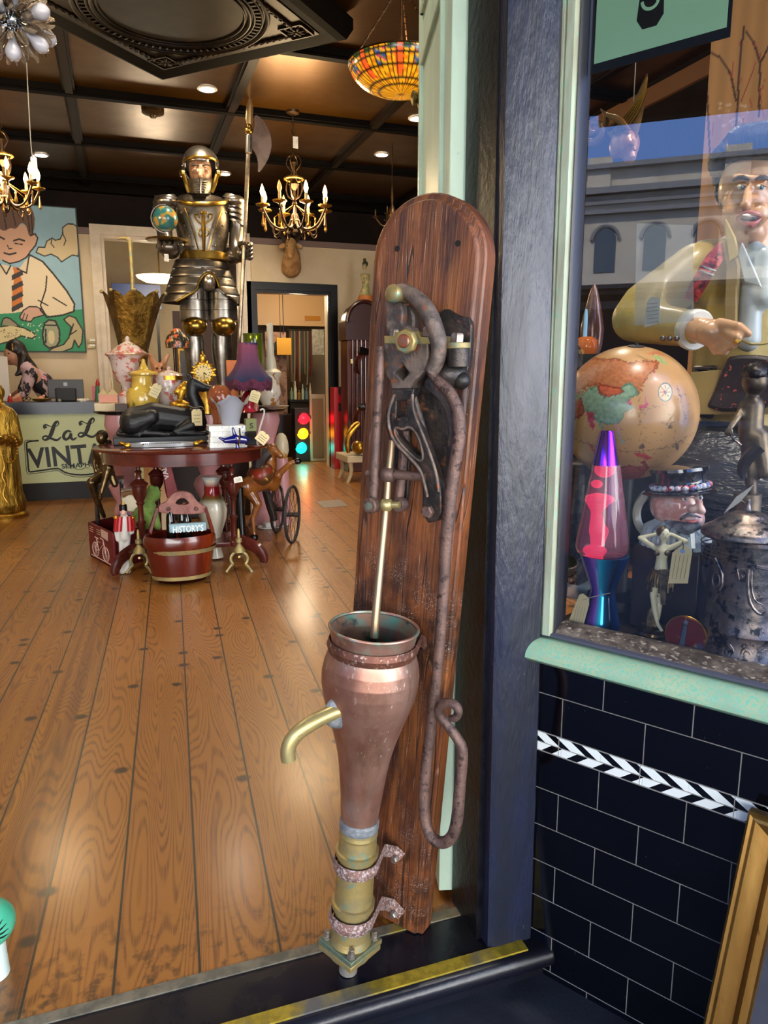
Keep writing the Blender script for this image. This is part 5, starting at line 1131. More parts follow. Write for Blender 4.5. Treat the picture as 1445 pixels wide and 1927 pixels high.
q = MB(); cc = P(343, 945, yk); sp2 = [[((P(x, y, yk) - cc).x, (P(x, y, yk) - cc).z) for x, y in smooth_poly(pp, 1)] for pp in (hp, ho)]
add_curve(q, sp2, Matrix.Translation(cc) @ Matrix.Rotation(PI / 2, 4, 'X'), .012, .003); hn = q.build('handle', mat('carved_pinkish_wood', '#6B3E38', .45, c2='#8A5A50', s2=12), bk)
for s_1 in (-1, 1):
    m = MB(); m.tube([P(343 + s_1 * (26 + 4.5 * math.cos(a) * (1 - a / 16)), 957 + 4.5 * math.sin(a) * (1 - a / 16), yk - .017) for a in [.5 * j for j in range(24)]], .002, 5); m.build('carved_scroll', mat('dark_carved_wood', '#3A1C1A', .5), hn)  # scrolls in a darker brown wood than the handle
for k, (x, y) in enumerate(((325, 950), (347, 948), (356, 956))):
    t = thing('dark_bottle', ('leftmost', 'middle', 'rightmost')[k] + ' of the dark bottles standing in the wooden bucket', 'bottle', (P(x, 1000, yk).x, yk + .03 * (k % 2), .02), 'dark bottles in the wooden bucket')
    m = MB(); plathe(m, x, [(y, 3), (y + 8, 3.4), (y + 14, 6), (y + 22, 8), (y + 60, 9), (y + 105, 9)], yk + .03 * (k % 2), 14); m.build('body', mat('black_bottle_glass', '#0E0B0A', .1, spec=.7), t); m = MB(); plathe(m, x, [(y - 3, 3.4), (y + 2, 3.6)], yk + .03 * (k % 2), 12); m.build('cap', mat('cork_red', '#7A4A3A', .6), t)
t = boxy('history_book', 'pale blue book lettered HISTORY\'S standing in the wooden bucket', 'book', 319, 983, 388, 1003, yk - .11, .03, mat('grey_blue_cloth', '#7E9CA8', .6), part='cover')
txt("HISTORY'S", 354, 995, 13, 56, yk - .113, mat('pale_print', '#D8E2E0', .6), t, off=.02)
# brass fire dogs
def firedog(x, yb_, lb):
    Y = PZ(x, yb_, 0).y; t = thing('brass_firedog', lb, 'firedog', (P(x, yb_, Y).x, Y, 0), 'brass firedogs at the table feet'); m = MB(); plathe(m, x, [(yb_ - 84, .5), (yb_ - 82, 2), (yb_ - 78, 2.5), (yb_ - 66, 3), (yb_ - 64, 6), (yb_ - 58, 6), (yb_ - 56, 3), (yb_ - 52, 5), (yb_ - 46, 10), (yb_ - 40, 12), (yb_ - 38, 8)], Y, 18); m.build('finial', M_TBRASS, t)
    m = MB(); m.tube([P(x + 16 * math.sin(a), yb_ - 26 - 14 * math.cos(a), Y) for a in [-2.3 + 4.6 * j / 18 for j in range(19)]], .010, 8); m.build('hoop', M_TBRASS, t)
    for s_1 in (-1, 1):
        m = MB(); m.tube([P(x + s_1 * 11, yb_ - 17, Y), P(x + s_1 * 15, yb_ - 14, Y), P(x + s_1 * 21, yb_ - 6, Y), P(x + s_1 * 24, yb_ - 1.5, Y)], [.010, .009, .008, .011], 8, smooth=2); m.build('leg', M_TBRASS, t)
    m = MB(); m.tube([P(x, yb_ - 30, Y), P(x + 8, yb_ - 32, Y + .16), P(x + 12, yb_ - 20, Y + .24)], .008, 6, smooth=1); m.tube([P(x + 12, yb_ - 24, Y + .24), Vector((P(x + 12, yb_ - 20, Y + .24).x, Y + .24, .008))], .008, 6); m.build('rear_bar', M_TBRASS, t)
firedog(262, 1080, 'brass firedog at the left table foot beside the bicycle crate'); firedog(450, 1078, 'brass firedog at the right table foot with a paper tag')
tagged(446, 1026, 456, 1040, 4.6, 'narrow paper tag hanging on the right brass firedog', M_TAGW, rot=-.7)
tagged(440, 897, 456, 908, 4.62, 'white paper tag tied to the right table column', M_TAGW, rot=-.15)
# red crate with bicycle
cr = thing('bicycle_crate', 'dark red wooden crate printed with a cream bicycle', 'crate', PZ(205, 1055, 0)); M_CR = mat('worn_red_crate', '#5A1216', .55, c2='#6E1E20', s2=14)
A_ = PZ(170, 1046, 0); B_ = PZ(217, 1072, 0); C_ = PZ(290, 1050, 0); D_ = A_ + (C_ - B_); hc = P(170, 982, A_.y).z
def wall4(a, b, n, z0=0., z1=None, th=.014):
    q = MB(); dd = (b - a).normalized(); nn = Vector((dd.y, -dd.x, 0)) * th; q.prism([a + Vector((0, 0, z0)), b + Vector((0, 0, z0)), b + Vector((0, 0, z1 or hc)), a + Vector((0, 0, z1 or hc))], -nn); return q.build(n, M_CR, cr, bevel=.002)
wall4(A_, B_, 'side_panel'); wall4(B_, C_, 'side_panel'); wall4(C_, D_, 'side_panel'); wall4(D_, A_, 'side_panel'); m = MB(); m.prism([A_, B_, C_, D_], (0, 0, .012)); m.build('bottom', M_CR, cr)
dA = (B_ - A_).normalized(); nA = Vector((dA.y, -dA.x, 0)); LA = (B_ - A_).length
def CA(s, z): return A_ + dA * (s * LA) + nA * .002 + Vector((0, 0, z * hc))
M_CRP = mat('cream_print', '#C9A998', .6); m = MB()
for s0, z0_, r in ((.27, .3, .2), (.68, .3, .2)):
    m.tube([CA(s0 + r * .62 * math.cos(a), z0_ + r * math.sin(a)) for a in [2 * PI * j / 24 for j in range(24)]], .0035, 5, closed=True)
    for j in range(6): a = PI * j / 6; m.tube([CA(s0 + r * .6 * math.cos(a), z0_ + r * math.sin(a)), CA(s0 - r * .6 * math.cos(a), z0_ - r * math.sin(a))], .0012, 4)
for pl in ([(.27, .3), (.4, .3), (.62, .58), (.36, .56), (.27, .3)], [(.4, .3), (.34, .64)], [(.28, .66), (.4, .65)], [(.68, .3), (.6, .68), (.5, .7)]): m.tube([CA(*q_) for q_ in pl], .004, 5)
m.tube([CA(.08, .08), CA(.85, .08)], .004, 5); m.build('bicycle_print', M_CRP, cr)
m = MB()
for z in (.9, .84, .78): m.tube([CA(.08, z), CA(.22, z)], .002, 4); m.tube([CA(.36, z), CA(.5, z + .01)], .002, 4)
m.prism([CA(.55, .98), CA(.82, .96), CA(.8, .72), CA(.55, .76)], nA * .002); m.build('label', M_CRP, cr)
# toy soldier
ysd = PZ(234, 1078, 0).y; sd_ = thing('toy_soldier', 'tall painted toy soldier in red tailcoat standing against the crate', 'figure', (P(234, 1050, ysd).x, ysd, 0)); ks = mpp(P(234, 1000, ysd))
def S_(x, y, d=0): return P(x, y, ysd + d)
blob('body', [('e', S_(232, 963), (6.5 * ks, 6.5 * ks, 8 * ks)), ('c', S_(234, 976), 9 * ks, S_(235, 996), 9 * ks), ('c', S_(234, 996), 9 * ks, S_(234, 1010), 10 * ks), ('c', S_(229, 1008), 6 * ks, S_(228, 1046), 4 * ks), ('c', S_(240, 1008), 6 * ks, S_(239, 1042), 4 * ks), ('c', S_(220, 978), 5 * ks, S_(219, 1005), 3.6 * ks), ('c', S_(219, 1005), 3.6 * ks, S_(221, 1016), 3.4 * ks), ('c', S_(247, 978), 5 * ks, S_(249, 1002), 3.6 * ks), ('c', S_(228, 1046), 4 * ks, Vector((S_(228, 1046).x, ysd - .03, .02)), .02), ('c', S_(239, 1042), 4 * ks, Vector((S_(239, 1046).x, ysd - .03, .02)), .02)], mat('white_painted_wood', '#C9C6C0', .5), sd_, vox=.006)
m = MB()
for a, b, w in (((221, 974), (218, 1000), 5.6), ((248, 974), (250, 998), 5.6)): m.tube([S_(*a), S_(*b)], [w * ks, w * .85 * ks], 12)
m.tube([S_(226, 972, -.02), S_(224, 1000, -.03)], [5 * ks, 5 * ks], 10); m.tube([S_(243, 972, -.02), S_(245, 1000, -.03)], [5 * ks, 5 * ks], 10); m.build('red_coat', M_RED, sd_)
m = MB(); plathe(m, 232, [(942, .6), (946, 2), (950, 3)], ysd, 12); m.build('plume', mat('yellow_plume', '#C8A048', .6), sd_); m = MB(); plathe(m, 232, [(949, 5.6), (950, 7), (961, 7.2)], ysd, 18); m.build('hat', M_BLKG, sd_)
for x in (219, 249): m = MB(); m.ell(S_(x, 974), (6 * ks, 6 * ks, 3.4 * ks)); m.build('epaulette', M_GOLD2, sd_)
m = MB(); m.ell(S_(232, 965, -.03), (4.5 * ks, .012, 5.5 * ks)); m.build('face', mat('pink_face_paint', '#D2A094', .5), sd_)
# telephone, green frog toy, leaning red book
t = thing('cream_telephone', 'old cream telephone with brown handset behind the toy soldier', 'telephone', P(244, 962, 4.95)); m = MB(); a = P(227, 962, 4.95); b = P(262, 926, 4.95); m.prism([P(230, 962, 4.95), P(263, 965, 4.95), P(260, 928, 4.95), P(228, 924, 4.95)], (0, .16, 0)); m.build('body', mat('cream_bakelite', '#CFC3A4', .35), t, bevel=.008); m = MB(); m.tube([P(229, 932, 4.93), P(245, 926, 4.93), P(259, 931, 4.93)], [.02, .013, .02], 8, smooth=1); m.build('handset', mat('brown_bakelite', '#7A5638', .35), t)
t = thing('green_plush_frog', 'green plush frog sitting in the bicycle crate', 'toy', P(275, 985, 4.95)); blob('body', [('e', P(278, 968, 4.95), (.07, .07, .1)), ('e', P(288, 930, 4.95), (.05, .045, .05)), ('e', P(284, 918, 4.93), .02), ('e', P(294, 920, 4.93), .02), ('c', P(262, 962, 4.93), .03, P(248, 990, 4.9), .025), ('c', P(288, 962, 4.93), .03, P(296, 990, 4.9), .025)], mat('green_plush', '#5E7A34', .85, c2='#7A9448', s2=20), t, vox=.008)
t = thing('red_annual', 'red book with white capitals leaning under the oval table', 'book', P(318, 938, 5.0)); m = MB(); m.prism([P(304, 873, 5.0), P(321, 872, 5.0), P(336, 930, 5.0), P(315, 938, 5.0)], (0, .2, .0)); m.build('cover', mat('crimson_cover', '#7A1820', .45, c2='#5E1418', s2=10), t, bevel=.003); txt('VAL', 311, 890, 9, 24, 4.995, M_WHITE, t, off=.02, rot=-PI / 2 - .25)
# flambe vase
yf = 4.9; t = thing('flambe_vase', 'tall white vase with red glazed neck under the oval table', 'vase', (P(406, 1045, yf).x, yf, 0)); m = MB(); plathe(m, 404, [(896, 21), (898, 19), (904, 15), (915, 14), (928, 15), (936, 19), (945, 25), (958, 27), (975, 25), (995, 18), (1010, 13), (1025, 12), (1040, 15), (1048, 17)], yf, 32)
fv = m.build('body', mat('flambe_glaze', '#FFFFFF', .12, vcol=True, coat=.3), t)
X, Y = projN(vco(fv)); C = np.tile(lin('#C9C2AE'), (len(X), 1)); C[Y < 906] = lin('#AAB8B4'); C[(Y > 908) & (Y < 932)] = lin('#8A1C1E'); C[(Y > 932) & (Y < 946)] = lin('#6E5A2A'); set_cols(fv, C)
# umbrella-like dark stand, white socket block, cable
t = thing('black_boot_stand', 'dark tall ribbed stand between the right table column and the carousel horse', 'stand', (P(453, 1005, 4.95).x, 4.95, 0)); m = MB(); plathe(m, 454, [(918, 7), (960, 8), (1000, 10), (1012, 11)], 4.95, 16); m.v = [Vector((v.x, v.y, max(v.z, 0))) for v in m.v]; m.build('body', M_BLKG, t)
c = PZ(507, 992, 0); t = thing('socket_block', 'white extension socket block with coiled cable on the floor by the pram wheels', 'socket', c); m = MB(); m.box(c + Vector((0, 0, .022)), (.1, .07, .04), Matrix.Rotation(.3, 3, 'Z')); m.build('casing', M_WHITE, t, bevel=.005)
m = MB(); m.tube([c + Vector((-.03, 0, .01)), c + Vector((-.1, .02, .008)), c + Vector((-.08, -.08, .008)), c + Vector((.02, -.1, .008)), c + Vector((.1, -.05, .008)), c + Vector((.16, .02, .008))], .007, 6, smooth=2); m.build('cable', M_WHITE, t)

# pram wheels
def wheel(cx_, cy_, hw, hh, Y, lb, ax_rot):
    c = P(cx_, cy_, Y); R_ = hh * mpp(c); t = thing('spoked_wheel', lb, 'wheel', c, 'spoked wheels of the old pram'); M3 = Matrix.Rotation(ax_rot, 3, 'Z')
    m = MB(); m.tube([c + M3 @ Vector((R_ * math.cos(a), 0, R_ * math.sin(a))) for a in [2 * PI * k / 48 for k in range(48)]], .011, 8, closed=True); m.build('tyre', mat('aged_rubber', '#2A2422', .6), t)
    m = MB()
    for k in range(18): a = 2 * PI * k / 18; m.tube([c + M3 @ Vector((.02 * math.cos(a + .5), .02 * (1 if k % 2 else -1), .02 * math.sin(a + .5))), c + M3 @ Vector((R_ * .97 * math.cos(a), 0, R_ * .97 * math.sin(a)))], .0018, 4)
    m.build('spokes', mat('rusty_spoke', '#3A2C26', .5, .6), t)
    m = MB(); m.cyl(c + M3 @ Vector((0, -.045, 0)), c + M3 @ Vector((0, .045, 0)), .018, seg=12); m.build('hub', mat('dark_hub_iron', '#3E3432', .45, .5), t); return t, c, M3
w1, c1, M3 = wheel(550, 968, 28, 53, 5.2, 'large spoked pram wheel, nearest of the pair', 1.1)
w2, c2, _ = wheel(522, 958, 28, 44, 5.6, 'spoked pram wheel half hidden behind the nearer one', 1.1)
pf = thing('pram_frame', 'dark iron pram frame with woven seat by the spoked wheels', 'pram', Vector((c2.x, 5.4, c2.z)))
m = MB(); m.tube([c1 + M3 @ Vector((0, .05, 0)), c2 - M3 @ Vector((0, .06, 0))], .01, 8); m.tube([c1 + M3 @ Vector((0, .05, 0)), P(528, 905, 5.45), P(512, 915, 5.5)], .009, 8, smooth=1); m.tube([c2, P(500, 925, 5.5), P(520, 905, 5.5)], .009, 8, smooth=1); m.build('bar', M_IRON2, pf)
m = MB(); m.tube([P(500, 922, 5.42), P(508, 950, 5.42), P(516, 978, 5.42)], [.05, .055, .045], 14, smooth=1, sx=.6); m.build('woven_seat', mat('black_wicker', '#1A1512', .4, bump=1.0, bs=90, c2='#3A2E28', s2=60), pf)

# carousel horse
yh = 5.15; kh = mpp(P(480, 920, yh)); chx = thing('carousel_horse', 'carved brown carousel horse with painted saddle right of the oval table', 'carousel horse', (P(485, 1010, yh).x, yh, 0)); M_H = mat('varnished_horse_wood', '#8A5424', .25, c2='#6E3C18', s2=7, coat=.3)
def Hs(x, y, d=0): return P(x, y, yh + d)
blob('body', [('c', Hs(462, 916), 17 * kh, Hs(500, 900, .1), 22 * kh), ('c', Hs(500, 900, .1), 22 * kh, Hs(508, 862, .12), 13 * kh), ('c', Hs(506, 862, .12), 13 * kh, Hs(512, 845, .1), 11 * kh), ('c', Hs(512, 845, .1), 10 * kh, Hs(528, 858, .05), 6 * kh),
              ('c', Hs(470, 925), 12 * kh, Hs(485, 948, -.04), 8 * kh), ('c', Hs(485, 948, -.04), 7 * kh, Hs(475, 975, -.04), 4.5 * kh), ('c', Hs(475, 975, -.04), 4.5 * kh, Hs(478, 1004, -.04), 4 * kh), ('c', Hs(478, 1004, -.04), 4.4 * kh, Vector((Hs(478, 1010).x, yh - .04, .03)), .026),
              ('c', Hs(515, 915, .08), 11 * kh, Hs(524, 895, .0), 8 * kh), ('c', Hs(524, 893, .0), 7 * kh, Hs(546, 872, -.05), 5 * kh), ('c', Hs(546, 872, -.05), 5 * kh, Hs(558, 868, -.06), 4.5 * kh), ('c', Hs(455, 930, .15), 9 * kh, Vector((Hs(455, 990).x, yh + .2, .04)), .025)], M_H, chx, vox=.009)
m = MB(); m.ell(Hs(490, 893, .05), (.1, .11, .085), Matrix.Rotation(-.5, 3, 'Y')); sdl = m.build('saddle', mat('painted_saddle', '#4A3418', .35, c2='#8A2A1C', s2=9, c3='#C8A060', s3=16, t3=(.55, .6)), chx)
m = MB(); m.tube([Hs(503, 850, .06), Hs(488, 862, .05), Hs(484, 885, .0)], [.05, .06, .04], 10, smooth=1); m.build('mane', mat('dark_horse_mane', '#2A2220', .4), chx); m = MB(); m.ell(Hs(560, 868, -.06), (.028, .022, .022)); m.ell(Hs(478, 1012, -.04), (.03, .03, .03)); m.build('hoof', M_BLKG, chx)
t = thing('porcelain_figure', 'white and gold porcelain piece behind the carousel horse head', 'figurine', P(530, 862, 5.9)); m = MB(); plathe(m, 530, [(815, 4), (820, 9), (832, 13), (848, 14), (862, 10)], 5.9, 20); m.build('body', mat('cream_gilt_china', '#C9B99A', .25, c2='#A8803A', s2=9, t2=(.55, .6)), t); t.location.z = 0; t.location = ORG[t.name]
pn = MB(); c = P(530, 862, 5.9); pn.cyl((c.x, c.y, 0), (c.x, c.y, c.z), .07, .05, 16); o_ = pn.build('pedestal', M_PINK, t)

# bronze seated nude on a dark iron seat
yn_ = 5.32; kb = mpp(P(195, 900, yn_)); bz = thing('bronze_figure', 'bronze seated female figure left of the oval table', 'statue', (P(200, 980, yn_).x, yn_, 0)); M_BZ = mat('brown_bronze', '#4A3A26', .28, .85, c2='#6E5A3C', s2=10)
def N_(x, y, d=0): return P(x, y, yn_ + d)
blob('body', [('e', N_(191, 824), (10 * kb, 11 * kb, 12 * kb)), ('c', N_(192, 836), 5 * kb, N_(190, 848), 6 * kb), ('c', N_(186, 850), 9 * kb, N_(196, 852), 9 * kb), ('c', N_(190, 852), 13 * kb, N_(196, 872), 11 * kb), ('c', N_(196, 872), 11 * kb, N_(202, 890), 14 * kb), ('c', N_(180, 848), 6 * kb, N_(177, 872), 4.5 * kb), ('c', N_(177, 872), 4.4 * kb, N_(181, 890), 3.6 * kb), ('c', N_(204, 850, .05), 6 * kb, N_(214, 872, .05), 4.5 * kb),
              ('c', N_(202, 890), 12 * kb, N_(172, 908, -.1), 9 * kb), ('c', N_(172, 908, -.1), 8.5 * kb, N_(184, 945, -.08), 6.5 * kb), ('c', N_(184, 945, -.08), 6 * kb, N_(196, 972, -.06), 4 * kb), ('c', N_(204, 888), 11 * kb, N_(204, 880, -.14), 9 * kb), ('c', N_(204, 880, -.14), 8 * kb, N_(190, 930, -.16), 4.6 * kb), ('c', N_(190, 930, -.16), 4.4 * kb, N_(189, 938, -.19), 4 * kb), ('c', N_(204, 880, -.1), 8 * kb, N_(216, 912, -.12), 6 * kb)], M_BZ, bz, vox=.007)
m = MB(); m.ell(N_(192, 820, .01), (11 * kb, 12 * kb, 11 * kb)); m.ell(N_(204, 832, .02), (6 * kb, 6 * kb, 5 * kb)); m.build('hair', mat('dark_bronze_hair', '#241C14', .35, .7, bump=.5, bs=60), bz)
m = MB(); c = N_(204, 905); m.box((c.x, yn_ + .04, c.z + .0), (.2, .2, .03)); 
for a in (-.08, .08):
    for b in (-.05, .13): m.cyl((c.x + a, yn_ + b, c.z), (c.x + a * 1.15, yn_ + b, 0), .012, seg=8)
m.build('iron_seat', M_IRON2, bz)

# ================================================================ back table (pink pedestal) and its things
YB = 5.9; BZt = P(365, 775, YB - .4).z; bcx = P(364, 775, YB).x; brx = (P(545, 775, YB).x - P(185, 775, YB).x) / 2
bt = thing('pink_pedestal_table', 'oval black topped table on fat pink turned pedestals behind the mahogany table', 'table', (bcx, YB, 0))
m = MB(); m.lathe([(0, -.02), (.98, -.02), (1, -.01), (.99, 0), (0, 0)], (bcx, YB, BZt), seg=56, sx=brx, sy=.42); m.build('table_top', mat('black_glass_top', '#141414', .12), bt)
for k, (x, y) in enumerate(((232, 5.75), (392, 5.65), (500, 6.0))):
    c = P(x, 850, y); m = MB(); s_1 = BZt / 1.0; m.lathe([(.15, 0), (.15, .05), (.1, .08), (.08, .14), (.1, .2), (.085, .26), (.07, .3), (.1, .36), (.12, .42), (.1, .47), (.065, .5), (.08, .56), (.13, .62), (.13, .68), (.1, .72), (.085, .76), (.1, .82), (.12, .9), (.11, .97), (.11, .98)], (c.x, y, 0), seg=30)
    for v in m.v: v.z *= BZt / 1.0 * .995; 
    m.build('pedestal', M_PINK, bt, ang=60)
def BT(name, label, cat, x, prof, Y, m_, part='body', seg=30, **kw):
    c = P(x, 775, Y); t = thing(name, label, cat, (c.x, Y, BZt)); q = MB(); plathe(q, x, prof, Y, seg, **kw); zmin = min(v.z for v in q.v); 
    for v in q.v: v.z = BZt + (v.z - zmin) * 1.0 if v.z - zmin < .004 else v.z
    q.build(part, m_, t, ang=50); return t
M_PORC = mat('floral_porcelain', '#C9B8B0', .2, c2='#B8625A', s2=15, t2=(.53, .58), c3='#8A7A3A', s3=24, t3=(.6, .64), coat=.3)
t = BT('floral_urn', 'large lidded floral porcelain urn with flared rim on the pink table', 'urn', 241, [(665, 35), (668, 36), (672, 30), (682, 26), (700, 23), (715, 18), (724, 10), (730, 8), (736, 9), (742, 18), (748, 19), (760, 19), (775, 20)], 5.75, M_PORC)
q = MB(); plathe(q, 241, [(633, 2), (638, 5), (642, 4), (646, 10), (652, 20), (660, 29), (665, 36), (667, 35)], 5.75, 30); q.build('lid', M_PORC, t, ang=50)
q = MB(); plathe(q, 241, [(664, 36.4), (666, 37), (668, 36.4)], 5.75, 30); q.build('gilt_rim', mat('pink_gilt', '#B88A6A', .3, .5), t)
M_YJ = mat('yellow_glaze', '#C8A84A', .2, c2='#B8963C', s2=8, c3='#6E6A30', s3=18, t3=(.64, .67), coat=.4)
t = BT('yellow_ginger_jar', 'mustard yellow lidded jar beside the floral urn', 'jar', 271, [(704, 25), (708, 19), (718, 18), (724, 19), (728, 20), (732, 26), (740, 29), (752, 30), (765, 29), (790, 24)], 5.6, M_YJ)
q = MB(); plathe(q, 271, [(675, 1), (678, 4), (682, 3.5), (690, 7), (696, 10), (699, 22), (702, 26), (705, 26)], 5.6, 30); q.build('lid', M_YJ, t, ang=50)
t = BT('round_floral_tureen', 'round lidded pink floral tureen with gilt band behind the hound', 'tureen', 318, [(707, 25), (712, 25), (718, 25), (728, 27), (745, 26), (765, 20), (785, 15)], 5.7, M_PORC)
q = MB(); plathe(q, 318, [(689, 2), (693, 4), (696, 3), (699, 12), (703, 22), (708, 26)], 5.7, 30); q.build('lid', M_PORC, t, ang=50); q = MB(); plathe(q, 318, [(707, 26.4), (715, 26.4)], 5.7, 30, caps=False); q.build('gilt_band', M_GOLD, t)
tagged(284, 722, 301, 748, 5.45, 'cream tag hanging on the yellow ginger jar', rot=.5)
t = thing('gilt_lion_ornament', 'bright gilt scroll ornament between the tureen and the hound neck', 'ornament', P(335, 772, 5.6)); blob('body', [('e', P(338, 762, 5.5), (.07, .05, .035)), ('c', P(340, 748, 5.5), .025, P(345, 730, 5.5), .035), ('c', P(332, 738, 5.5), .02, P(348, 722, 5.5), .02)], M_GOLD2, t, vox=.006, smooth=1)
# gilt sunburst clock
yk2 = 5.45; ck = thing('gilt_mantel_clock', 'small gilt mantel clock with leafy surround on the pink table', 'clock', P(384, 775, yk2)); c = P(383, 701, yk2); k5 = mpp(c); m = MB()
for k in range(26):
    a = 2 * PI * k / 26; L3 = (24 if k % 2 else 20) * k5; d_ = Vector((math.cos(a), 0, math.sin(a))); m.tube([c + d_ * 14 * k5 + Vector((0, .02, 0)), c + d_ * L3 * .8 + Vector((0, .005, 0)), c + d_ * L3], [3 * k5, 3.4 * k5, .6 * k5], 6, smooth=1)
m.lathe([(17 * k5, 0), (17 * k5, .04), (0, .04)], c + Vector((0, .04, 0)), (0, -1, 0), 28)
m.ell(c + Vector((0, .02, 26 * k5)), (6 * k5, .02, 9 * k5)); m.ell(c + Vector((0, .02, 36 * k5)), (2 * k5, .012, 4 * k5)); m.build('surround', M_GOLD2, ck)
m = MB(); m.lathe([(14.5 * k5, 0), (14.5 * k5, .006), (13 * k5, .009), (0, .007)], c, (0, -1, 0), 32); dl = m.build('dial', mat('pale_gilt_dial', '#D8BC78', .4), ck)
m = MB()
for k in range(12): a = PI * k / 6; d_ = Vector((math.sin(a), 0, math.cos(a))); m.box(c + d_ * 11 * k5 + Vector((0, -.010, 0)), (1.2 * k5, .002, 3 * k5), Matrix.Rotation(a, 3, 'Y'))
m.tube([c + Vector((0, -.011, 0)), c + Vector((5 * k5, -.011, -4 * k5))], .9 * k5, 4); m.tube([c + Vector((0, -.012, 0)), c + Vector((1 * k5, -.012, -9 * k5))], .6 * k5, 4); m.build('numeral', M_INK, dl)
m = MB(); plathe(m, 386, [(728, 8), (738, 10), (750, 14), (765, 17), (778, 18)], yk2 + .02, 18); m.build('stand', M_GOLD, ck)
# cottage on a cream book, small things
t = boxy('cream_book', 'thick cream book lying at the left end of the pink table', 'book', 178, 759, 228, 774, 5.62, .18, mat('cream_pages', '#CDBB96', .7), part='pages')
t = thing('cottage_ornament', 'pink and cream pottery cottage ornament on the cream book', 'ornament', P(205, 758, 5.7)); 
for x, w in ((194, 8), (212, 9)):
    m = MB(); a = P(x - w, 758, 5.68); b = P(x + w, 742, 5.68); m.bb((a.x, 5.68, a.z), (b.x, 5.76, b.z)); m.build('cottage_wall', mat('pink_plaster', '#C98A72', .6), t); m = MB(); m.prism([P(x - w - 2, 743, 5.67), P(x + w + 2, 743, 5.67), P(x, 731, 5.67)], (0, .1, 0)); m.build('roof', mat('thatch', '#B8A070', .8), t)
t = boxy('small_brown_box', 'small dark brown box beside the cream book on the pink table', 'box', 217, 760, 240, 776, 5.5, .1, mat('brown_card', '#3E2A1C', .5))
t = BT('church_ornament', 'pale pottery candlestick standing behind the cottage ornament', 'candlestick', 211, [(710, 1), (716, 2.5), (735, 3), (760, 4), (775, 6)], 5.9, mat('cream_pottery', '#C9B08A', .5))
# dog-head figurine
t = thing('corgi_figurine', 'tan china dog head with tall ears behind the tureen', 'figurine', P(298, 775, 6.05)); kc = mpp(P(298, 690, 6.05)); blob('body', [('e', P(300, 696, 6.05), (15 * kc, 14 * kc, 13 * kc)), ('c', P(290, 686, 6.05), 7 * kc, P(282, 668, 6.05), 4 * kc), ('c', P(308, 684, 6.05), 6 * kc, P(317, 666, 6.05), 3 * kc), ('c', P(300, 705, 6.0), 12 * kc, P(300, 770, 6.05), 14 * kc)], mat('tan_glaze', '#8E5230', .35, c2='#B8835A', s2=6), t, vox=.008)
m = MB(); m.ell(P(295, 693, 5.97), .008); m.ell(P(305, 693, 5.97), .008); m.build('eye', M_BLKG, t)
# millefiori flower lamp
t = BT('flower_lamp', 'small lamp with a dark shade of coloured glass flowers before the knight', 'lamp', 334, [(655, 3), (680, 2.5), (700, 3), (760, 4), (768, 12), (775, 13)], 6.0, M_CH, part='stem')
m = MB(); plathe(m, 334, [(618, 4), (624, 12), (634, 19), (645, 22), (655, 21)], 6.0, 60); fs = m.build('shade', mat('flower_glass', '#2A2A22', .3, c2='#C8603A', s2=26, t2=(.52, .56), c3='#D8A860', s3=34, t3=(.58, .61)), t)
# fluted purple lampshade on a ruby base
yl = 5.35; lp = BT('purple_fringed_lamp', 'table lamp with purple scalloped fringed shade and ruby glass base', 'lamp', 468, [(735, 3), (740, 8), (748, 13), (758, 12), (766, 9), (772, 12), (790, 14)], yl, mat('ruby_glass', '#8A1426', .1, coat=.5, c2='#B83040', s2=9), part='base')
m = MB(); plathe(m, 468, [(646, 17), (650, 17.5), (665, 18.5), (680, 21), (695, 28), (706, 36), (714, 42), (716, 43)], yl, 64, caps=False, flute=(8, .03))
c = P(468, 716, yl); kz = c.z
for v in m.v:
    if v.z < kz + .02: v.z += .012 * math.cos(8 * math.atan2(v.y - yl, v.x - c.x))
def m_shade():
    s = NT('purple_shade_silk'); q = s.n('ShaderNodeVertexColor'); q.layer_name = 'Col'; s.col(q.outputs[0]); s.set(Roughness=.8, Specular_IOR_Level=.2); return s.m
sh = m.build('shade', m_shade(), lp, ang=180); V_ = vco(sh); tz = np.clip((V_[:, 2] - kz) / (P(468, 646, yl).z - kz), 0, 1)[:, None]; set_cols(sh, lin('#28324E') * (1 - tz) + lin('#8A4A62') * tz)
m = MB(); plathe(m, 468, [(645, 17.5), (649, 18)], yl, 40, caps=False); m.build('top_band', mat('dark_purple_braid', '#3A2448', .6), lp)
m = MB(); R = []
for z_, w in ((0, 43), (6, 43.5), (12, 43), (17, 42)): R.append([Vector((c.x + (w * mpp(c)) * math.cos(a) * (1 + .03 * math.cos(8 * a)), yl + (w * mpp(c)) * math.sin(a) * (1 + .03 * math.cos(8 * a)), kz + .012 * math.cos(8 * a) - z_ * mpp(c) + (.008 * math.cos(64 * a) if z_ == 17 else 0))) for a in [2 * PI * j / 128 for j in range(128)]])
m.rings(R, caps=False); m.build('fringe', mat('plum_fringe', '#6E2E48', .8, bump=1, bs=200, c2='#4A2038', s2=40), lp)
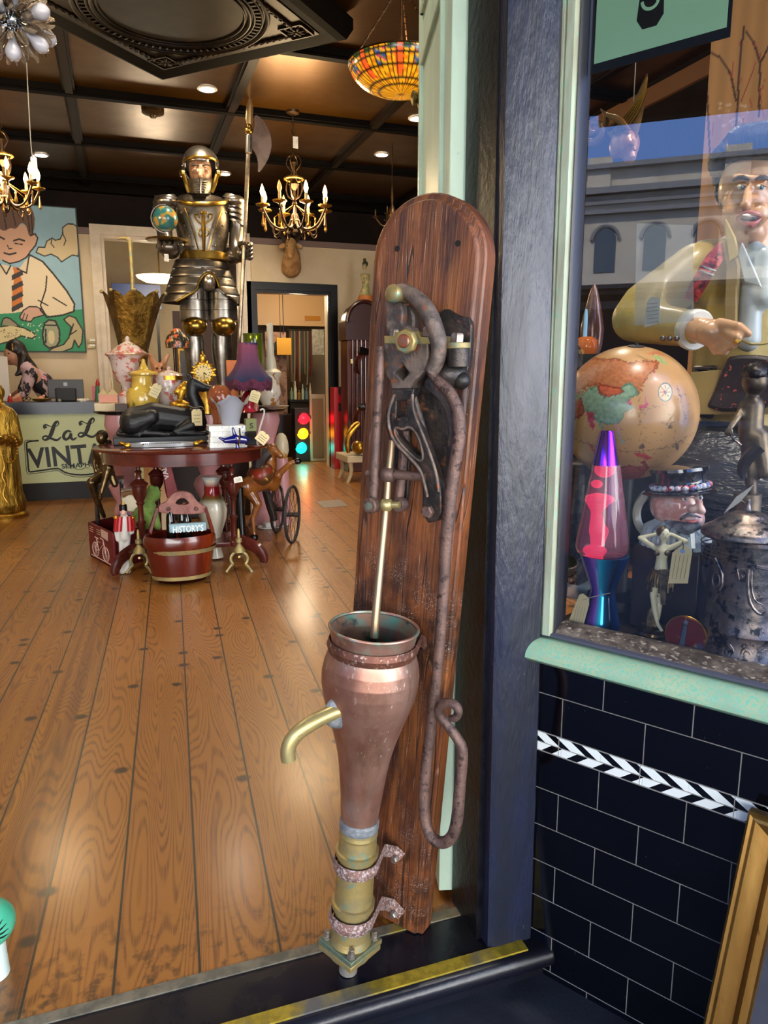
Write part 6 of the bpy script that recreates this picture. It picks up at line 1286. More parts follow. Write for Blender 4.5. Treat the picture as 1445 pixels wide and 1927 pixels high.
# vases to the right
M_GV = mat('green_glass', '#5A6A1C', .08, trans=.5, c2='#6E7A20', s2=8)
BT('green_glass_vase', 'tall olive green glass vase behind the purple lampshade', 'vase', 480, [(628, 19), (632, 18), (650, 18), (690, 17), (720, 16), (775, 15)], 6.1, M_GV)
BT('gilt_china_vase', 'white and rust patterned porcelain vase right of the purple lamp', 'vase', 507, [(702, 14), (706, 10), (714, 14), (726, 21), (740, 23), (752, 19), (760, 13), (775, 12)], 5.85, mat('rust_pattern_china', '#C9BFB0', .2, c2='#A06A34', s2=11, t2=(.5, .56), coat=.3))
BT('white_column_lamp', 'slender white porcelain column lamp base behind the china vase', 'lamp', 512, [(608, 5), (610, 6), (640, 6), (670, 7), (682, 10), (694, 11), (700, 20), (706, 20), (712, 16), (775, 14)], 6.15, mat('cream_white_china', '#BDB49E', .25))
boxy('orange_card', 'upright orange card behind the purple lampshade', 'card', 429, 678, 447, 774, 6.2, .01, mat('orange_card_m', '#D2743A', .6))
t = thing('pewter_swan_dish', 'low silver dish with gilt rim at the right end of the pink table', 'dish', P(515, 772, 5.65)); m = MB(); c = P(512, 772, 5.65); c.z = BZt; m.lathe([(.03, 0), (.1, .015), (.13, .03), (.12, .03), (.08, .018), (0, .012)], c); m.build('body', mat('dull_silver', '#8A8478', .3, .8), t)
t = BT('glass_dog', 'small clear and red glass dog below the purple lamp', 'figurine', 482, [(757, 2), (762, 5), (768, 6), (776, 6)], 5.5, mat('clear_red_glass', '#B87A6A', .1, c2='#8A1C1C', s2=20))
t = thing('white_cane', 'white walking cane with curved top leaning on the pink table', 'cane', P(484, 930, 5.2)); m = MB(); m.tube([P(497, 776, 5.3), P(495, 769, 5.3), P(488, 768, 5.3), P(497, 776, 5.3).lerp(P(484, 840, 5.2), .1), P(490, 800, 5.25), P(484, 825, 5.22)][3:], .006, 6); m.tube([P(489, 772, 5.3), P(495, 769, 5.3), P(498, 774, 5.3), P(494, 790, 5.28)], .006, 6, smooth=1); q = P(484, 825, 5.22); m.tube([P(494, 788, 5.28), q, P(474, 880, 5.2), Vector((P(474, 900, 5.2).x, 5.2, .01))], .006, 6); m.build('shaft', M_WHITE, t)
# embossed brass umbrella stand
yu = 6.2; us = thing('brass_umbrella_stand', 'embossed brass stand shaped like a half-open upturned umbrella', 'umbrella stand', (P(252, 775, yu).x, yu, BZt))
c = P(252, 560, yu); m = MB(); R = []; NS = 96
for y, hw in ((775, 16), (720, 20), (690, 24), (655, 27), (620, 35), (590, 44), (570, 51), (556, 56)):
    p = P(252, y, yu); r = hw * mpp(p); f = (775 - y) / 220
    R.append([Vector((p.x + r * math.cos(a) * (1 - .13 * f * abs(math.sin(4 * a))), yu + r * .9 * math.sin(a) * (1 - .13 * f * abs(math.sin(4 * a))), p.z + (.05 * f ** 6) * (abs(math.cos(4 * a)) - .5))) for a in [2 * PI * j / NS for j in range(NS)]])
m.rings(R, caps=False); m.build('fluted_body', mat('embossed_brass', '#8A6A2C', .3, .95, c2='#5E4318', s2=12, bump=.9, bs=42, bdist=.02), us, ang=60)
m = MB(); m.tube([P(252, 700, yu), P(250, 545, yu), P(246, 470, yu), P(245, 455, yu), P(240, 449, yu), P(232, 447, yu), P(221, 449, yu)], [.016, .015, .014, .018, .015, .012, .006], 10, smooth=1); m.build('handle', M_TBRASS, us)
m = MB()
for k in range(8): a = PI / 4 * k; p = P(252, 556, yu); r = 57 * mpp(p); m.ell((p.x + r * math.cos(a), yu + .9 * r * math.sin(a), p.z + .02), .014, None, 8, 6)
m.build('rib_tip', M_TBRASS, us)
# ================================================================ suit of armour
yK = 6.6
def K_(x, y, d=0): return P(x, y, yK + d)
kK = mpp(K_(380, 500)); M_ARM = mat('polished_armour', '#9A9288', .28, .95, c2='#736B60', s2=7, t2=(.4, .6), bump=.08, bs=30, r2=.34)
M_ARMD = mat('dark_armour', '#746B5E', .34, .9, c2='#4E463C', s2=12); M_ARMG = mat('armour_brass', '#A5843C', .28, .95, c2='#8E7030', s2=14)
pz = K_(385, 745).z
pl = thing('display_plinth', 'dark wooden plinth carrying the suit of armour behind the pink table', 'plinth', (K_(385, 745).x, yK, 0)); m = MB(); m.bb((pl.location.x - .33, yK - .22, 0), (pl.location.x + .33, yK + .3, pz)); m.build('body', mat('plinth_brown', '#2A1A14', .5), pl, bevel=.01)
kn = thing('suit_of_armour', 'life-size suit of armour holding a halberd and a tray on the plinth', 'suit of armour', (K_(385, 745).x, yK, pz))
def KL(name, cx_, prof, m_, sy=.8, d=0, seg=40, caps=True, parent=None):
    q = MB(); plathe(q, cx_, prof, yK + d, seg, sy=sy, caps=caps); return q.build(name, m_, parent or kn, ang=40)
def lame(y0, y1, w0, w1, n):
    out = []
    for k in range(n):
        a = y0 + (y1 - y0) * k / n; b = y0 + (y1 - y0) * (k + 1) / n; wa = w0 + (w1 - w0) * k / n; wb = w0 + (w1 - w0) * (k + 1) / n
        out += [(a, wa - 1.2), (a + 1, wa + .6), (b - 1, wb + 1), (b, wb + 1)]
    return out
blob('face', [('e', K_(377, 322, -.02), (21 * kK, .105, 31 * kK)), ('c', K_(377, 324, -.13), 3 * kK, K_(377, 331, -.145), 4.5 * kK), ('e', K_(366, 322, -.1), (6 * kK, .03, 4 * kK)), ('e', K_(388, 322, -.1), (6 * kK, .03, 4 * kK))], mat('aged_mannequin_skin', '#A87E60', .4, c2='#8A6248', s2=30), kn, vox=.008)
m = MB()
for x in (367, 388): m.tube([K_(x - 7, 312, -.12), K_(x, 309, -.135), K_(x + 7, 312, -.12)], .007, 6, smooth=1)
m.build('eyebrow', mat('dark_brown_brow', '#241812', .7), kn); m = MB()
for x in (367, 388): m.ell(K_(x, 319, -.125), (.016, .008, .008))
m.build('eye', mat('closed_eye_lid', '#7A5A48', .4), kn)
m = MB(); m.ell(K_(377, 312, .02), (33 * kK, .15, 34 * kK), seg=36, rg=22)
keep = []
for f, mi_ in zip(m.f, m.mi):
    c = sum((m.v[i] for i in f), Vector()) / len(f); px, py = proj(c)
    if c.y < yK + .0 and 302 < py < 340 and abs(px - 377) < 29: continue
    if py > 350: continue
    keep.append(f)
m.f = keep; m.mi = [0] * len(keep); o = m.build('helmet_skull', M_ARM, kn, ang=60); sm = o.modifiers.new('thick', 'SOLIDIFY'); sm.thickness = .006
m = MB(); m.tube([K_(377 + 30 * math.cos(a), 306 - 12 * math.sin(a), -.16 * math.sin(a) ** .6 + .02) for a in [PI * j / 20 for j in range(21)]], 3.2 * kK, 8); m.build('visor_rim', M_ARMG, kn)
m = MB(); m.tube([K_(377 + 32.5 * math.cos(a), 312 - 33 * math.sin(a), -.03) for a in [PI * j / 24 for j in range(25)]], 2.6 * kK, 8); m.build('visor_comb', M_ARM, kn)
for s_1 in (-1, 1):
    m = MB(); m.lathe([(7 * kK, 0), (6 * kK, .02), (0, .03)], K_(377 + s_1 * 33, 326, -.05), (s_1, -.4, 0), 16); m.build('visor_rivet', M_ARMG, kn)
    m = MB(); m.tube([K_(377 + s_1 * 31, 330, -.06), K_(377 + s_1 * 27, 346, -.08), K_(377 + s_1 * 21, 362, -.07)], [4 * kK] * 3, 8, smooth=1); m.build('cheek_guard', M_ARMG, kn)
m = MB(); R = []
for y, w in ((336, 24), (342, 25), (350, 24), (358, 22), (364, 20)): R.append([K_(377 + w * math.cos(a), y, -.13 * math.sin(a) - .03) for a in [PI * j / 20 for j in range(21)]] + [K_(377 + (w - 2) * math.cos(a), y, -.12 * math.sin(a) - .02) for a in [PI - PI * j / 20 for j in range(21)]])
m.rings(R); bv = m.build('bevor', M_ARMD, kn, ang=40); m = MB(); m.tube([K_(377, 337, -.168), K_(377, 350, -.175), K_(377, 364, -.16)], 2 * kK, 6)
for k in range(5): m.tube([K_(377 + (19) * math.cos(a), 341 + 4.5 * k, -.135 * math.sin(a) - .035) for a in [PI * (.12 + .76 * j / 12) for j in range(13)]], .9 * kK, 5)
m.build('bevor_rib', M_ARM, bv)
KL('gorget', 379, [(360, 19), (364, 18), (372, 20), (378, 30), (382, 34)], M_ARM)
bp_ = KL('breastplate', 383, [(366, 20), (370, 36), (376, 46), (386, 50), (400, 52), (420, 51), (445, 47), (465, 43), (478, 41)], M_ARMD, sy=.62)
kbd = [K_(x, y, -.17) for x, y in ((383, 384),)]
for s_1 in (-1, 1):
    m = MB(); m.tube([K_(383 + s_1 * 36, 392, -.155), K_(383 + s_1 * 24, 420, -.195), K_(383 + s_1 * 10, 470, -.16)], 1.3 * kK, 6, smooth=1)
    m.tube([K_(383 + s_1 * 4, 420, -.205), K_(383 + s_1 * 14, 414, -.205), K_(383 + s_1 * 18, 404, -.2), K_(383 + s_1 * 10, 402, -.2), K_(383 + s_1 * 8, 410, -.2)], 1.5 * kK, 6, smooth=2); m.tube([K_(383 + s_1 * 4, 430, -.205), K_(383 + s_1 * 12, 436, -.2), K_(383 + s_1 * 6, 446, -.195), K_(383 + s_1 * 2, 440, -.2)], 1.3 * kK, 6, smooth=2); m.build('etched_scroll', M_ARMG, bp_)
    m = MB()
    for x, y, d in ((42, 400, -.12), (36, 425, -.14), (28, 445, -.15), (21, 462, -.15), (18, 381, -.12)): m.ell(K_(383 + s_1 * x, y, d), 1.9 * kK, None, 8, 6)
    m.build('rivet', M_ARM, bp_)
m = MB(); m.tube([K_(383, 398, -.21), K_(383, 425, -.215), K_(384, 472, -.17)], [3 * kK, 4 * kK, 2.5 * kK], 8, smooth=1); m.ell(K_(383, 400, -.205), (7 * kK, .01, 3 * kK)); m.build('etched_cross', M_ARMG, bp_)
m = MB(); m.tube([K_(383 + 48 * math.cos(a), 377 + 7 * math.sin(a), -.17 * math.sin(a) - .02) for a in [PI * j / 20 for j in range(21)]], 4 * kK, 8, sy=.5); m.build('neck_band', M_ARMG, bp_)
KL('waist_belt', 386, [(475, 43), (477, 46), (490, 48), (492, 45)], M_ARMG, sy=.68)
m = MB(); plathe(m, 382, lame(491, 572, 47, 74, 5), yK, 72, sy=.66, caps=False)
arch = [(372, 580), (374, 532), (380, 518), (392, 511), (404, 516), (411, 532), (414, 548), (446, 568), (452, 590), (330, 590), (334, 566), (370, 548)]
# subdivide rows so that the arch can be cut out, then cut
b2 = bmesh.new(); vv = [b2.verts.new(v) for v in m.v]; [b2.faces.new([vv[i] for i in f]) for f in m.f]; bmesh.ops.subdivide_edges(b2, edges=b2.edges[:], cuts=3, use_grid_fill=True)
dl_ = [f for f in b2.faces if f.calc_center_median().y < yK and inpoly(*[np.array([q_]) for q_ in proj(f.calc_center_median())], arch)[0]]
bmesh.ops.delete(b2, geom=dl_, context='FACES'); me = bpy.data.meshes.new('t'); b2.to_mesh(me); b2.free(); m = MB(); m.mesh(me); o = m.build('fauld', M_ARM, kn, ang=40); o.modifiers.new('thick', 'SOLIDIFY').thickness = .006
def fa(x, y):  # depth of the fauld surface at a pixel
    w = (47 + 27 * (y - 491) / 81); t_ = max(0, 1 - ((x - 382) / w) ** 2) ** .5; return -(w * kK * .66 * t_) - .008
m = MB(); A2 = [(332, 567), (352, 556), (371, 546), (373, 532), (380, 518), (392, 511), (404, 516), (411, 532), (414, 547), (432, 558), (448, 569)]; m.tube([K_(x, y, fa(x, y)) for x, y in A2], 2.2 * kK, 6, smooth=1); m.build('gilt_edge', M_ARMG, o)
m = MB(); m.ell(K_(392, 530, -.1), (15 * kK, .09, 17 * kK)); m.build('mail_pouch', mat('pale_steel', '#C0B6A6', .3, .9), kn)
for s_1, cx_ in ((-1, 367), (1, 420)):
    KL('cuisse', cx_, lame(545, 604, 25, 27, 3)[:-1] + [(606, 24)], M_ARM, sy=.9, d=-.02)
    m = MB(); m.ell(K_(cx_ + s_1 * 1, 614, -.07), (23 * kK, .12, 19 * kK), seg=28, rg=16); kc_ = m.build('knee_cop', M_ARMG, kn); m = MB(); [m.ell(K_(cx_ + q_, 630, -.15), 1.8 * kK, None, 8, 6) for q_ in (-14, 0, 14)]; m.build('rivet', M_ARM, kc_)
    KL('greave', cx_ + s_1 * 1 + (3 if s_1 < 0 else 0), [(628, 18), (645, 19), (662, 19), (690, 16), (715, 13), (732, 12), (741, 14)], M_ARM, sy=.9)
    m = MB(); c = K_(cx_, 745); m.ell((c.x, yK - .06, pz + .045), (.06, .15, .045)); m.build('sabaton', M_ARM, kn)
# arms
for s_1, pr in ((-1, [(312, 374, 0, 20), (309, 400, 0, 18), (308, 428, -.02, 14), (312, 455, -.06, 14), (318, 470, -.16, 15)]), (1, [(440, 382, 0, 20), (446, 402, 0, 19), (447, 428, 0, 14), (444, 462, -.02, 14), (448, 482, -.1, 14), (458, 478, -.2, 11)])):
    m = MB(); m.tube([K_(x, y, d) for x, y, d, r in pr], [r * kK for *_, r in pr], 18, smooth=2); m.build('arm_plate', M_ARM, kn)
    cx_ = pr[0][0]; pa = MB()
    for k in range(5): c = K_(cx_ + s_1 * (1 + 1.2 * k), 380 + 10 * k, 0); pa.lathe([(21 * kK - k * .003, .03), (24 * kK - k * .004, -.012)], c, (s_1 * .35, 0, .94), 24, sy=1.0, caps=False)
    pa.ell(K_(cx_, 381, 0), (22 * kK, .12, 13 * kK)); pa.build('pauldron', M_ARM, kn, ang=40)
    m = MB(); m.ell(K_(*((320, 474) if s_1 < 0 else (438, 484)), -.04), (17 * kK, .09, 13 * kK)); m.build('elbow_cop', M_ARMD, kn)
# gauntlets with five fingers each
def gauntlet(c, pts_f, thumb, palm):
    g = MB(); g.ell(c, palm); o = g.build('gauntlet', M_ARMD, kn, ang=60)
    for f in pts_f + [thumb]:
        q = MB(); q.tube(f, [.016, .016, .015, .013][:len(f)], 8, smooth=1)
        for j in range(len(f) - 1): q.ell(f[j].lerp(f[j + 1], .5), .0185, None, 8, 6)
        q.build('finger', M_ARM, o)
hc_ = K_(316, 466, -.22)
gauntlet(hc_, [[K_(300 + 10 * k, 470, -.24), K_(299 + 10 * k, 460, -.30), K_(300 + 10 * k, 454, -.27)] for k in range(4)], [K_(338, 474, -.22), K_(343, 464, -.26), K_(340, 455, -.25)], (21 * kK, .08, 13 * kK))
gp = K_(459, 472, -.26)
gauntlet(K_(452, 476, -.2), [[K_(457, 458 + 8 * k, -.2), K_(469, 458 + 8 * k, -.27), K_(475, 461 + 8 * k, -.33), K_(466, 463 + 8 * k, -.36)] for k in range(4)], [K_(450, 460, -.24), K_(455, 456, -.32), K_(463, 458, -.35)], (12 * kK, .07, 14 * kK))
# halberd
hb = thing('halberd', 'long halberd with spear tip and crescent blade held by the armour', 'halberd', K_(449, 645, -.28)); yH = yK - .29
m = MB(); low = P(447, 700, yH); m.tube([P(468.5, 250, yH), P(463, 380, yH), P(459, 480, yH), P(450, 640, yH), Vector((P(445, 740, yH).x, yH, pz))], 3.6 * kK, 10, smooth=1); m.build('shaft', mat('pale_metal_shaft', '#A08E78', .3, .7, c2='#6E6050', s2=14), hb)
m = MB(); m.cyl(P(467.5, 288, yH), P(468.5, 256, yH), 6 * kK, 6 * kK, 14); m.build('socket', M_ARM, hb)
m = MB(); m.ell(P(468, 246, yH), (8 * kK, 8 * kK, 6 * kK)); m.ell(P(468.5, 238, yH), (5 * kK, 5 * kK, 5 * kK)); m.build('ball', M_ARMG, hb)
m = MB(); m.tube([P(469, 234, yH), P(469, 225, yH), P(470, 200, yH), P(470, 177, yH)], [5 * kK, 6.5 * kK, 6 * kK, .5 * kK], 8, sy=.4, up=(1, 0, 0)); m.build('spear_tip', mat('pale_gilt_blade', '#D0B078', .3, .8), hb)
bl_ = smooth_poly([(478, 214), (492, 222), (506, 243), (512, 268), (508, 292), (498, 312), (485, 327), (486, 308), (482, 290), (472, 276), (472, 256), (480, 238)], 1)
m = MB(); m.prism([P(x, y, yH - .004) for x, y in bl_], (0, .008, 0)); m.build('blade', mat('dull_blade', '#7A6658', .38, .85, c2='#5E4C40', s2=6), hb)
# tray and little globe
ty = thing('brass_tray', 'round brass tray balanced on the armour gauntlet', 'tray', K_(314, 454, -.24)); c = K_(314, 453, -.24); m = MB(); m.lathe([(0, -.006), (34 * kK, -.004), (37 * kK, .006), (36 * kK, .009), (33 * kK, .0), (0, 0)], c, seg=36); m.build('dish', M_ARMG, ty)
gl = thing('small_globe', 'small blue-green globe on a metal stand on the brass tray', 'globe', K_(312, 450, -.24)); gc = K_(311, 412, -.24); rg_ = 21.5 * kK
m = MB(); m.ell(gc, rg_, seg=90, rg=60); go = m.build('ball', mat('little_globe_print', '#FFFFFF', .25, vcol=True, coat=.3), gl, ang=180); V_ = (vco(go) - np.array(gc)) / rg_
nn = np.array([pnoise(Vector(v) * 2.2 + Vector((3, 1, 5))) for v in V_]); C = np.tile(lin('#2F6668'), (len(V_), 1)); C[nn > .08] = lin('#8A8A3A'); C[nn > .22] = lin('#A87A3A'); C[np.abs(V_[:, 2]) > .9] = lin('#C8D0C8'); set_cols(go, C)
m = MB(); m.tube([gc + Vector((-math.cos(a) * rg_ * 1.12, 0, math.sin(a) * rg_ * 1.12)).copy() for a in [-.5 * PI * .95 + PI * 1.0 * j / 20 for j in range(21)]], .006, 6); m.build('meridian', M_ARM, gl)
m = MB(); m.lathe([(.06, 0), (.05, .008), (.012, .02), (.008, (gc.z - rg_ * 1.12) - c.z)], (gc.x, gc.y, c.z), seg=20); m.build('foot', M_ARM, gl)
t = thing('price_tag', 'white tag hanging below the armour gauntlet under the brass tray', 'tag', K_(313, 490, -.3)); m = MB(); m.prism([K_(x, y, -.3) for x, y in ((309, 478), (317, 478), (318, 492), (309, 492))], (0, .002, 0)); m.build('card', M_TAGW, t)

# ================================================================ through the wide opening: lamp, board, frame
t = thing('oval_ceiling_light', 'glowing oval ceiling light seen through the opening behind the armour', 'light', P(300, 520, 11.4)); m = MB(); c = P(300, 520, 11.4); m.lathe([(0, -.1), (.2, -.08), (.3, -.03), (.32, .0), (0, .02)], c, seg=30); m.build('diffuser', mat('warm_diffuser', '#FFE9B8', .5, emis='#FFDC98', es=5), t); m = MB(); m.cyl(c, (c.x, c.y, CEIL), .01); m.build('stem', M_ARMG, t)
point('back_room_glow', c + Vector((0, -.3, -.3)), 60, (1, .85, .6), .2, t)
t = boxy('blue_notice_board', 'dark blue board behind the brass umbrella stand', 'board', 212, 536, 302, 580, 11.9, .03, mat('navy_board', '#1E2E5A', .5)); 
m = MB(); o = ORG[t.name]; m.bb((o.x - .3, 11.9, 0), (o.x - .26, 11.93, o.z)); m.bb((o.x + .26, 11.9, 0), (o.x + .3, 11.93, o.z)); m.build('post', M_BLACK, t)
t = boxy('framed_mirror', 'tall gilt edged mirror leaning between the flower lamp and armour legs', 'mirror', 340, 655, 360, 770, 7.2, .03, M_GOLD, part='frame'); m = MB(); a = P(343, 765, 7.19); b = P(357, 660, 7.19); m.bb((a.x, 7.185, a.z), (b.x, 7.2, b.z)); m.build('glass', M_CHROME, t); m = MB(); a = P(340, 770, 7.2); b = P(360, 770, 7.2); m.bb((a.x, 7.2, 0), (b.x, 7.24, a.z)); m.build('support', M_BLACK, t)
slab('wall_dividing_screen', (P(325, 600, 9.9).x, 9.9, 0), (P(345, 600, 9.9).x + .45, 9.95, 2.0), mat('umber_panel', '#3A241C', .6))

# ================================================================ through the black doorway
YD = 10.6
slab('wall_doorway_lintel', (1.71, YD + 1.2, P(550, 613, YD + 1.2).z), (RX, YD + 1.24, CEIL), mat('warm_cream_gloss', '#D0A878', .5))
point('doorway_glow', P(560, 560, 10.4), 45, (1, .78, .5), .15)
ex = boxy('exit_plate', 'small orange plate on the cream lintel inside the black doorway', 'sign', 574, 595, 602, 603, YD + 1.18, .012, mat('orange_plate', '#B87820', .5), bevel=0)
tl = thing('traffic_light', 'black traffic light with red, amber and green lamps lit in the doorway', 'traffic light', (P(570, 868, 10.25).x, 10.25, 0)); a = P(556, 868, 10.25); b = P(586, 768, 10.25)
m = MB(); m.bb((a.x, 10.25, 0), (b.x, 10.45, b.z)); m.build('housing', M_BLACK, tl, bevel=.01)
for (x, y), cc_, nm in (((571.5, 788), '#FF1020', 'red_lamp'), ((570, 816), '#FFA010', 'amber_lamp'), ((567, 843), '#10E8C8', 'green_lamp')):
    m = MB(); c = P(x, y, 10.24); m.lathe([(11 * mpp(c), -.02), (10 * mpp(c), .012), (6 * mpp(c), .022), (0, .026)], c, (0, -1, 0), 26); m.build(nm, mat(nm + '_glow', cc_, .3, emis=cc_, es=3.2), tl)
    m = MB(); m.tube([c + Vector((math.cos(q_) * 12 * mpp(c), -.05, math.sin(q_) * 12 * mpp(c))) for q_ in [PI * j / 12 for j in range(13)]], .008, 6); m.build('hood', M_BLACK, tl)
    point('signal_glow', c + Vector((0, -.15, 0)), 1.0, tuple(srgb(cc_)), .05, tl)
t = boxy('standing_mirror', 'tall cream framed mirror right of the traffic light', 'mirror', 585, 742, 612, 868, 10.2, .04, mat('cream_frame', '#A89C84', .5), part='frame'); m = MB(); a = P(589, 862, 10.19); b = P(608, 750, 10.19); m.bb((a.x, 10.19, a.z), (b.x, 10.2, b.z)); m.build('glass', M_CHROME, t)
t = boxy('dark_cabinet', 'dark cabinet in the back room behind the porcelain vase', 'cabinet', 524, 780, 556, 868, 10.9, .5, mat('dark_brown_cabinet', '#24140E', .4))
t = boxy('brocade_screen', 'faded pink brocade screen standing inside the black doorway', 'screen', 505, 625, 538, 868, 11.1, .04, mat('pink_brocade', '#8A6A58', .7, c2='#5E4032', s2=8, t2=(.5, .56)), part='panel')
t = boxy('yellow_sign', 'black diamond sign with yellow plates hanging above the brocade screen', 'sign', 521, 636, 548, 668, 10.95, .02, mat('sign_yellow', '#B8861C', .5), part='plate'); m = MB(); c = P(528, 652, 10.99); m.box(c, (.2, .015, .2), Matrix.Rotation(PI / 4, 3, 'Y')); m.build('diamond', M_BLACK, t); m = MB(); m.cyl(c, (c.x, c.y, CEIL), .004); m.build('hanger', M_BLACK, t)
boxy('grey_panel_picture', 'mottled grey picture hanging inside the doorway at right', 'picture', 588, 620, 610, 668, 11.3, .03, mat('mottled_grey', '#7A7870', .4, c2='#9A988C', s2=20), part='canvas'); q = ORG[t.name]; m = MB(); m.cyl(q + Vector((0, .02, .3)), (q.x, q.y + .02, CEIL + .02), .006); m.build('wire', M_BLACK, t)
rnd = random.Random(11)
pal = ['#4A2E22', '#6E5A3C', '#2A3A34', '#7A6A58', '#3A2A2A', '#5A1E1E', '#8A7A5A', '#24404A']
ORD = 'first second third fourth fifth sixth seventh eighth ninth tenth eleventh twelfth thirteenth fourteenth'.split(); CN = 'brown,olive tan,dark green,taupe,maroon brown,crimson,khaki,dark teal'.split(',')
for k in range(14):   # hanging necklaces and scarves, then oddments on the shelf below
    x = 545 + k * 3.1; c = P(x, 622, 11.6); t = thing('hanging_scarf', ORD[k] + ' narrow ' + CN[k % 8] + ' scarf from the left on the back room rail', 'scarf', c, 'scarves hanging in the back room'); q = MB(); L_y = 690 + rnd.randint(0, 40)
    q.tube([c, P(x + rnd.uniform(-1, 1), (622 + L_y) / 2, 11.6), P(x + rnd.uniform(-2, 2), L_y, 11.6)], [.012, .022, .014], 6, smooth=1); q.build('cloth', mat('scarf_%s' % 'abcdefgh'[k % 8], pal[k % 8], .7), t)
r_ = thing('scarf_rail', 'dark rail carrying the scarves in the back room', 'rail', P(566, 621, 11.6)); m = MB(); m.cyl(P(540, 621, 11.6), P(592, 622, 11.6), .015); a = P(592, 622, 11.6); m.cyl(a, (RX, 11.6, a.z), .015); m.build('rod', M_BLACK, r_)
sh = boxy('back_shelf', 'dark shelf crowded with glassware in the back room', 'shelf', 545, 752, 588, 757, 11.2, .3, M_BLACK); m = MB(); a = P(547, 757, 11.2); m.bb((a.x, 11.22, 0), (P(586, 757, 11.2).x, 11.45, a.z - .001)); m.build('base', mat('dark_shelf_wood', '#1C120E', .6), sh)  # base below the shelf in very dark brown wood
zS = P(560, 752, 11.2).z
for k, (x, h, w, c_) in enumerate(((549, 22, 3.4, '#6E8A6A'), (556, 34, 3, '#C8C8B8'), (563, 18, 3.4, '#8A6A2A'), (570, 28, 2.6, '#A8B8B0'), (577, 22, 3, '#5A7A8A'), (584, 30, 2.4, '#C0B090'))):
    c = P(x, 752, 11.3); s_1 = mpp(c); t = thing('glass_bottle', ('green', 'tall clear', 'amber', 'pale grey', 'blue', 'cream')[k] + ' glass bottle on the back room shelf', 'bottle', (c.x, 11.3, zS), 'bottles on the back room shelf'); q = MB(); q.lathe([(w * s_1, 0), (w * s_1, h * .6 * s_1), (w * .4 * s_1, h * .75 * s_1), (w * .4 * s_1, h * s_1)], (c.x, 11.3, zS), seg=12); q.build('body', mat('bottle_tint_%s' % 'abcdef'[k], c_, .15, spec=.7), t)

# ================================================================ right side of the room
rc_ = thing('red_steel_cabinet', 'tall red steel cabinet with slots right of the black doorway', 'cabinet', (P(645, 878, 9.3).x, 9.3, 0)); a = P(630, 878, 9.3); b = P(660, 729, 9.3); m = MB(); m.bb((a.x, 9.3, 0), (b.x, 9.5, b.z)); m.build('body', M_RED, rc_, bevel=.006)
m = MB()
for x, y in ((640, 735), (652, 735), (640, 762), (652, 758), (652, 768), (640, 770)): m.box(P(x, y, 9.298), (.05, .004, .05 if y > 740 else .1))
m.build('slot', mat('slot_black', '#1A0A0A', .5), rc_)
lc = thing('longcase_clock', 'carved dark longcase clock half hidden behind the pump backboard', 'clock', (P(682, 870, 8.9).x, 8.9, 0)); a = P(655, 870, 8.9); b = P(715, 640, 8.9)
m = MB(); m.bb((a.x, 8.9, 0), (b.x, 9.2, P(680, 640, 8.9).z)); m.build('case', mat('clock_mahogany', '#3A1A12', .3, c2='#4E241A', s2=6, stretch=(1, 1, .2)), lc, bevel=.01)
m = MB(); m.prism([P(685 - 31 * math.cos(q_), 606 - 38 * math.sin(q_), 8.88) for q_ in [PI * j / 16 for j in range(17)]], (0, .3, 0)); m.tube([P(685 - 32 * math.cos(q_), 606 - 39 * math.sin(q_), 8.87) for q_ in [PI * j / 16 for j in range(17)]], .025, 8); m.bb((a.x - .02, 8.88, P(680, 640, 8.9).z), (b.x, 9.2, P(680, 606, 8.9).z)); m.build('hood', mat('clock_hood_wood', '#32130C', .3), lc)
m = MB()
for x in (664, 672, 680, 688): m.cyl(P(x, 640, 8.87), P(x, 860, 8.87), .012, seg=8)
m.build('pillar', M_MAHOG, lc)
t = thing('green_lady_figurine', 'painted seated goddess figurine standing on top of the longcase clock', 'figurine', P(688, 566, 9.0)); zf = P(688, 566, 9.0); kf = mpp(zf)
m = MB(); m.lathe([(17 * kf, -.02), (15 * kf, .02), (13 * kf, .06)], zf, seg=20); m.build('base', mat('orange_lotus', '#A8622A', .5), t)
blob('body', [('c', P(686, 553, 9), 10 * kf, P(688, 545, 9), 8 * kf), ('c', P(688, 545, 9), 7 * kf, P(687, 520, 9), 6 * kf), ('e', P(686, 502, 9), (4.5 * kf, 4.5 * kf, 6 * kf)), ('c', P(680, 518, 9), 3 * kf, P(684, 530, 8.95), 2.4 * kf), ('c', P(694, 518, 9), 3 * kf, P(692, 532, 8.95), 2.4 * kf)], mat('green_cream_robe', '#8A8A5A', .5, c2='#B8A070', s2=16, t2=(.48, .55)), t, vox=.01)
m = MB(); m.ell(P(687, 497, 9.02), (5.5 * kf, 5 * kf, 6 * kf)); m.ell(P(686, 489, 9.0), 3 * kf); m.build('hair', mat('dark_topknot', '#3A3A22', .5), t)
for k, (x, y) in enumerate(((684, 661), (682, 765))):
    t = thing('black_horn', ('upper' if k == 0 else 'lower') + ' of the two black horn-shaped telephones beside the backboard edge', 'horn', P(x, y, 8.6)); m = MB(); m.tube([P(x + 12, y + 2, 8.6), P(x, y, 8.6), P(x - 9, y - 2 + 6 * k, 8.6)], [.035, .045, .05 if k == 0 else .01], 14, smooth=1); m.build('horn', M_BLKG, t); m = MB(); m.tube([P(x - 2, y + 5, 8.6), P(x - 14, y + 14, 8.7), P(x - 14, y + 30, 8.8), P(x - 10, y + 42, 8.88)], .02, 8, smooth=2); m.build('bracket', M_MAHOG, t)
be = thing('swan_bench', 'gilt swan armed bench with cream seat beside the backboard', 'bench', (P(665, 910, 7.95).x, 7.95, 0)); yb2 = 7.95; kbn = mpp(P(665, 860, yb2))
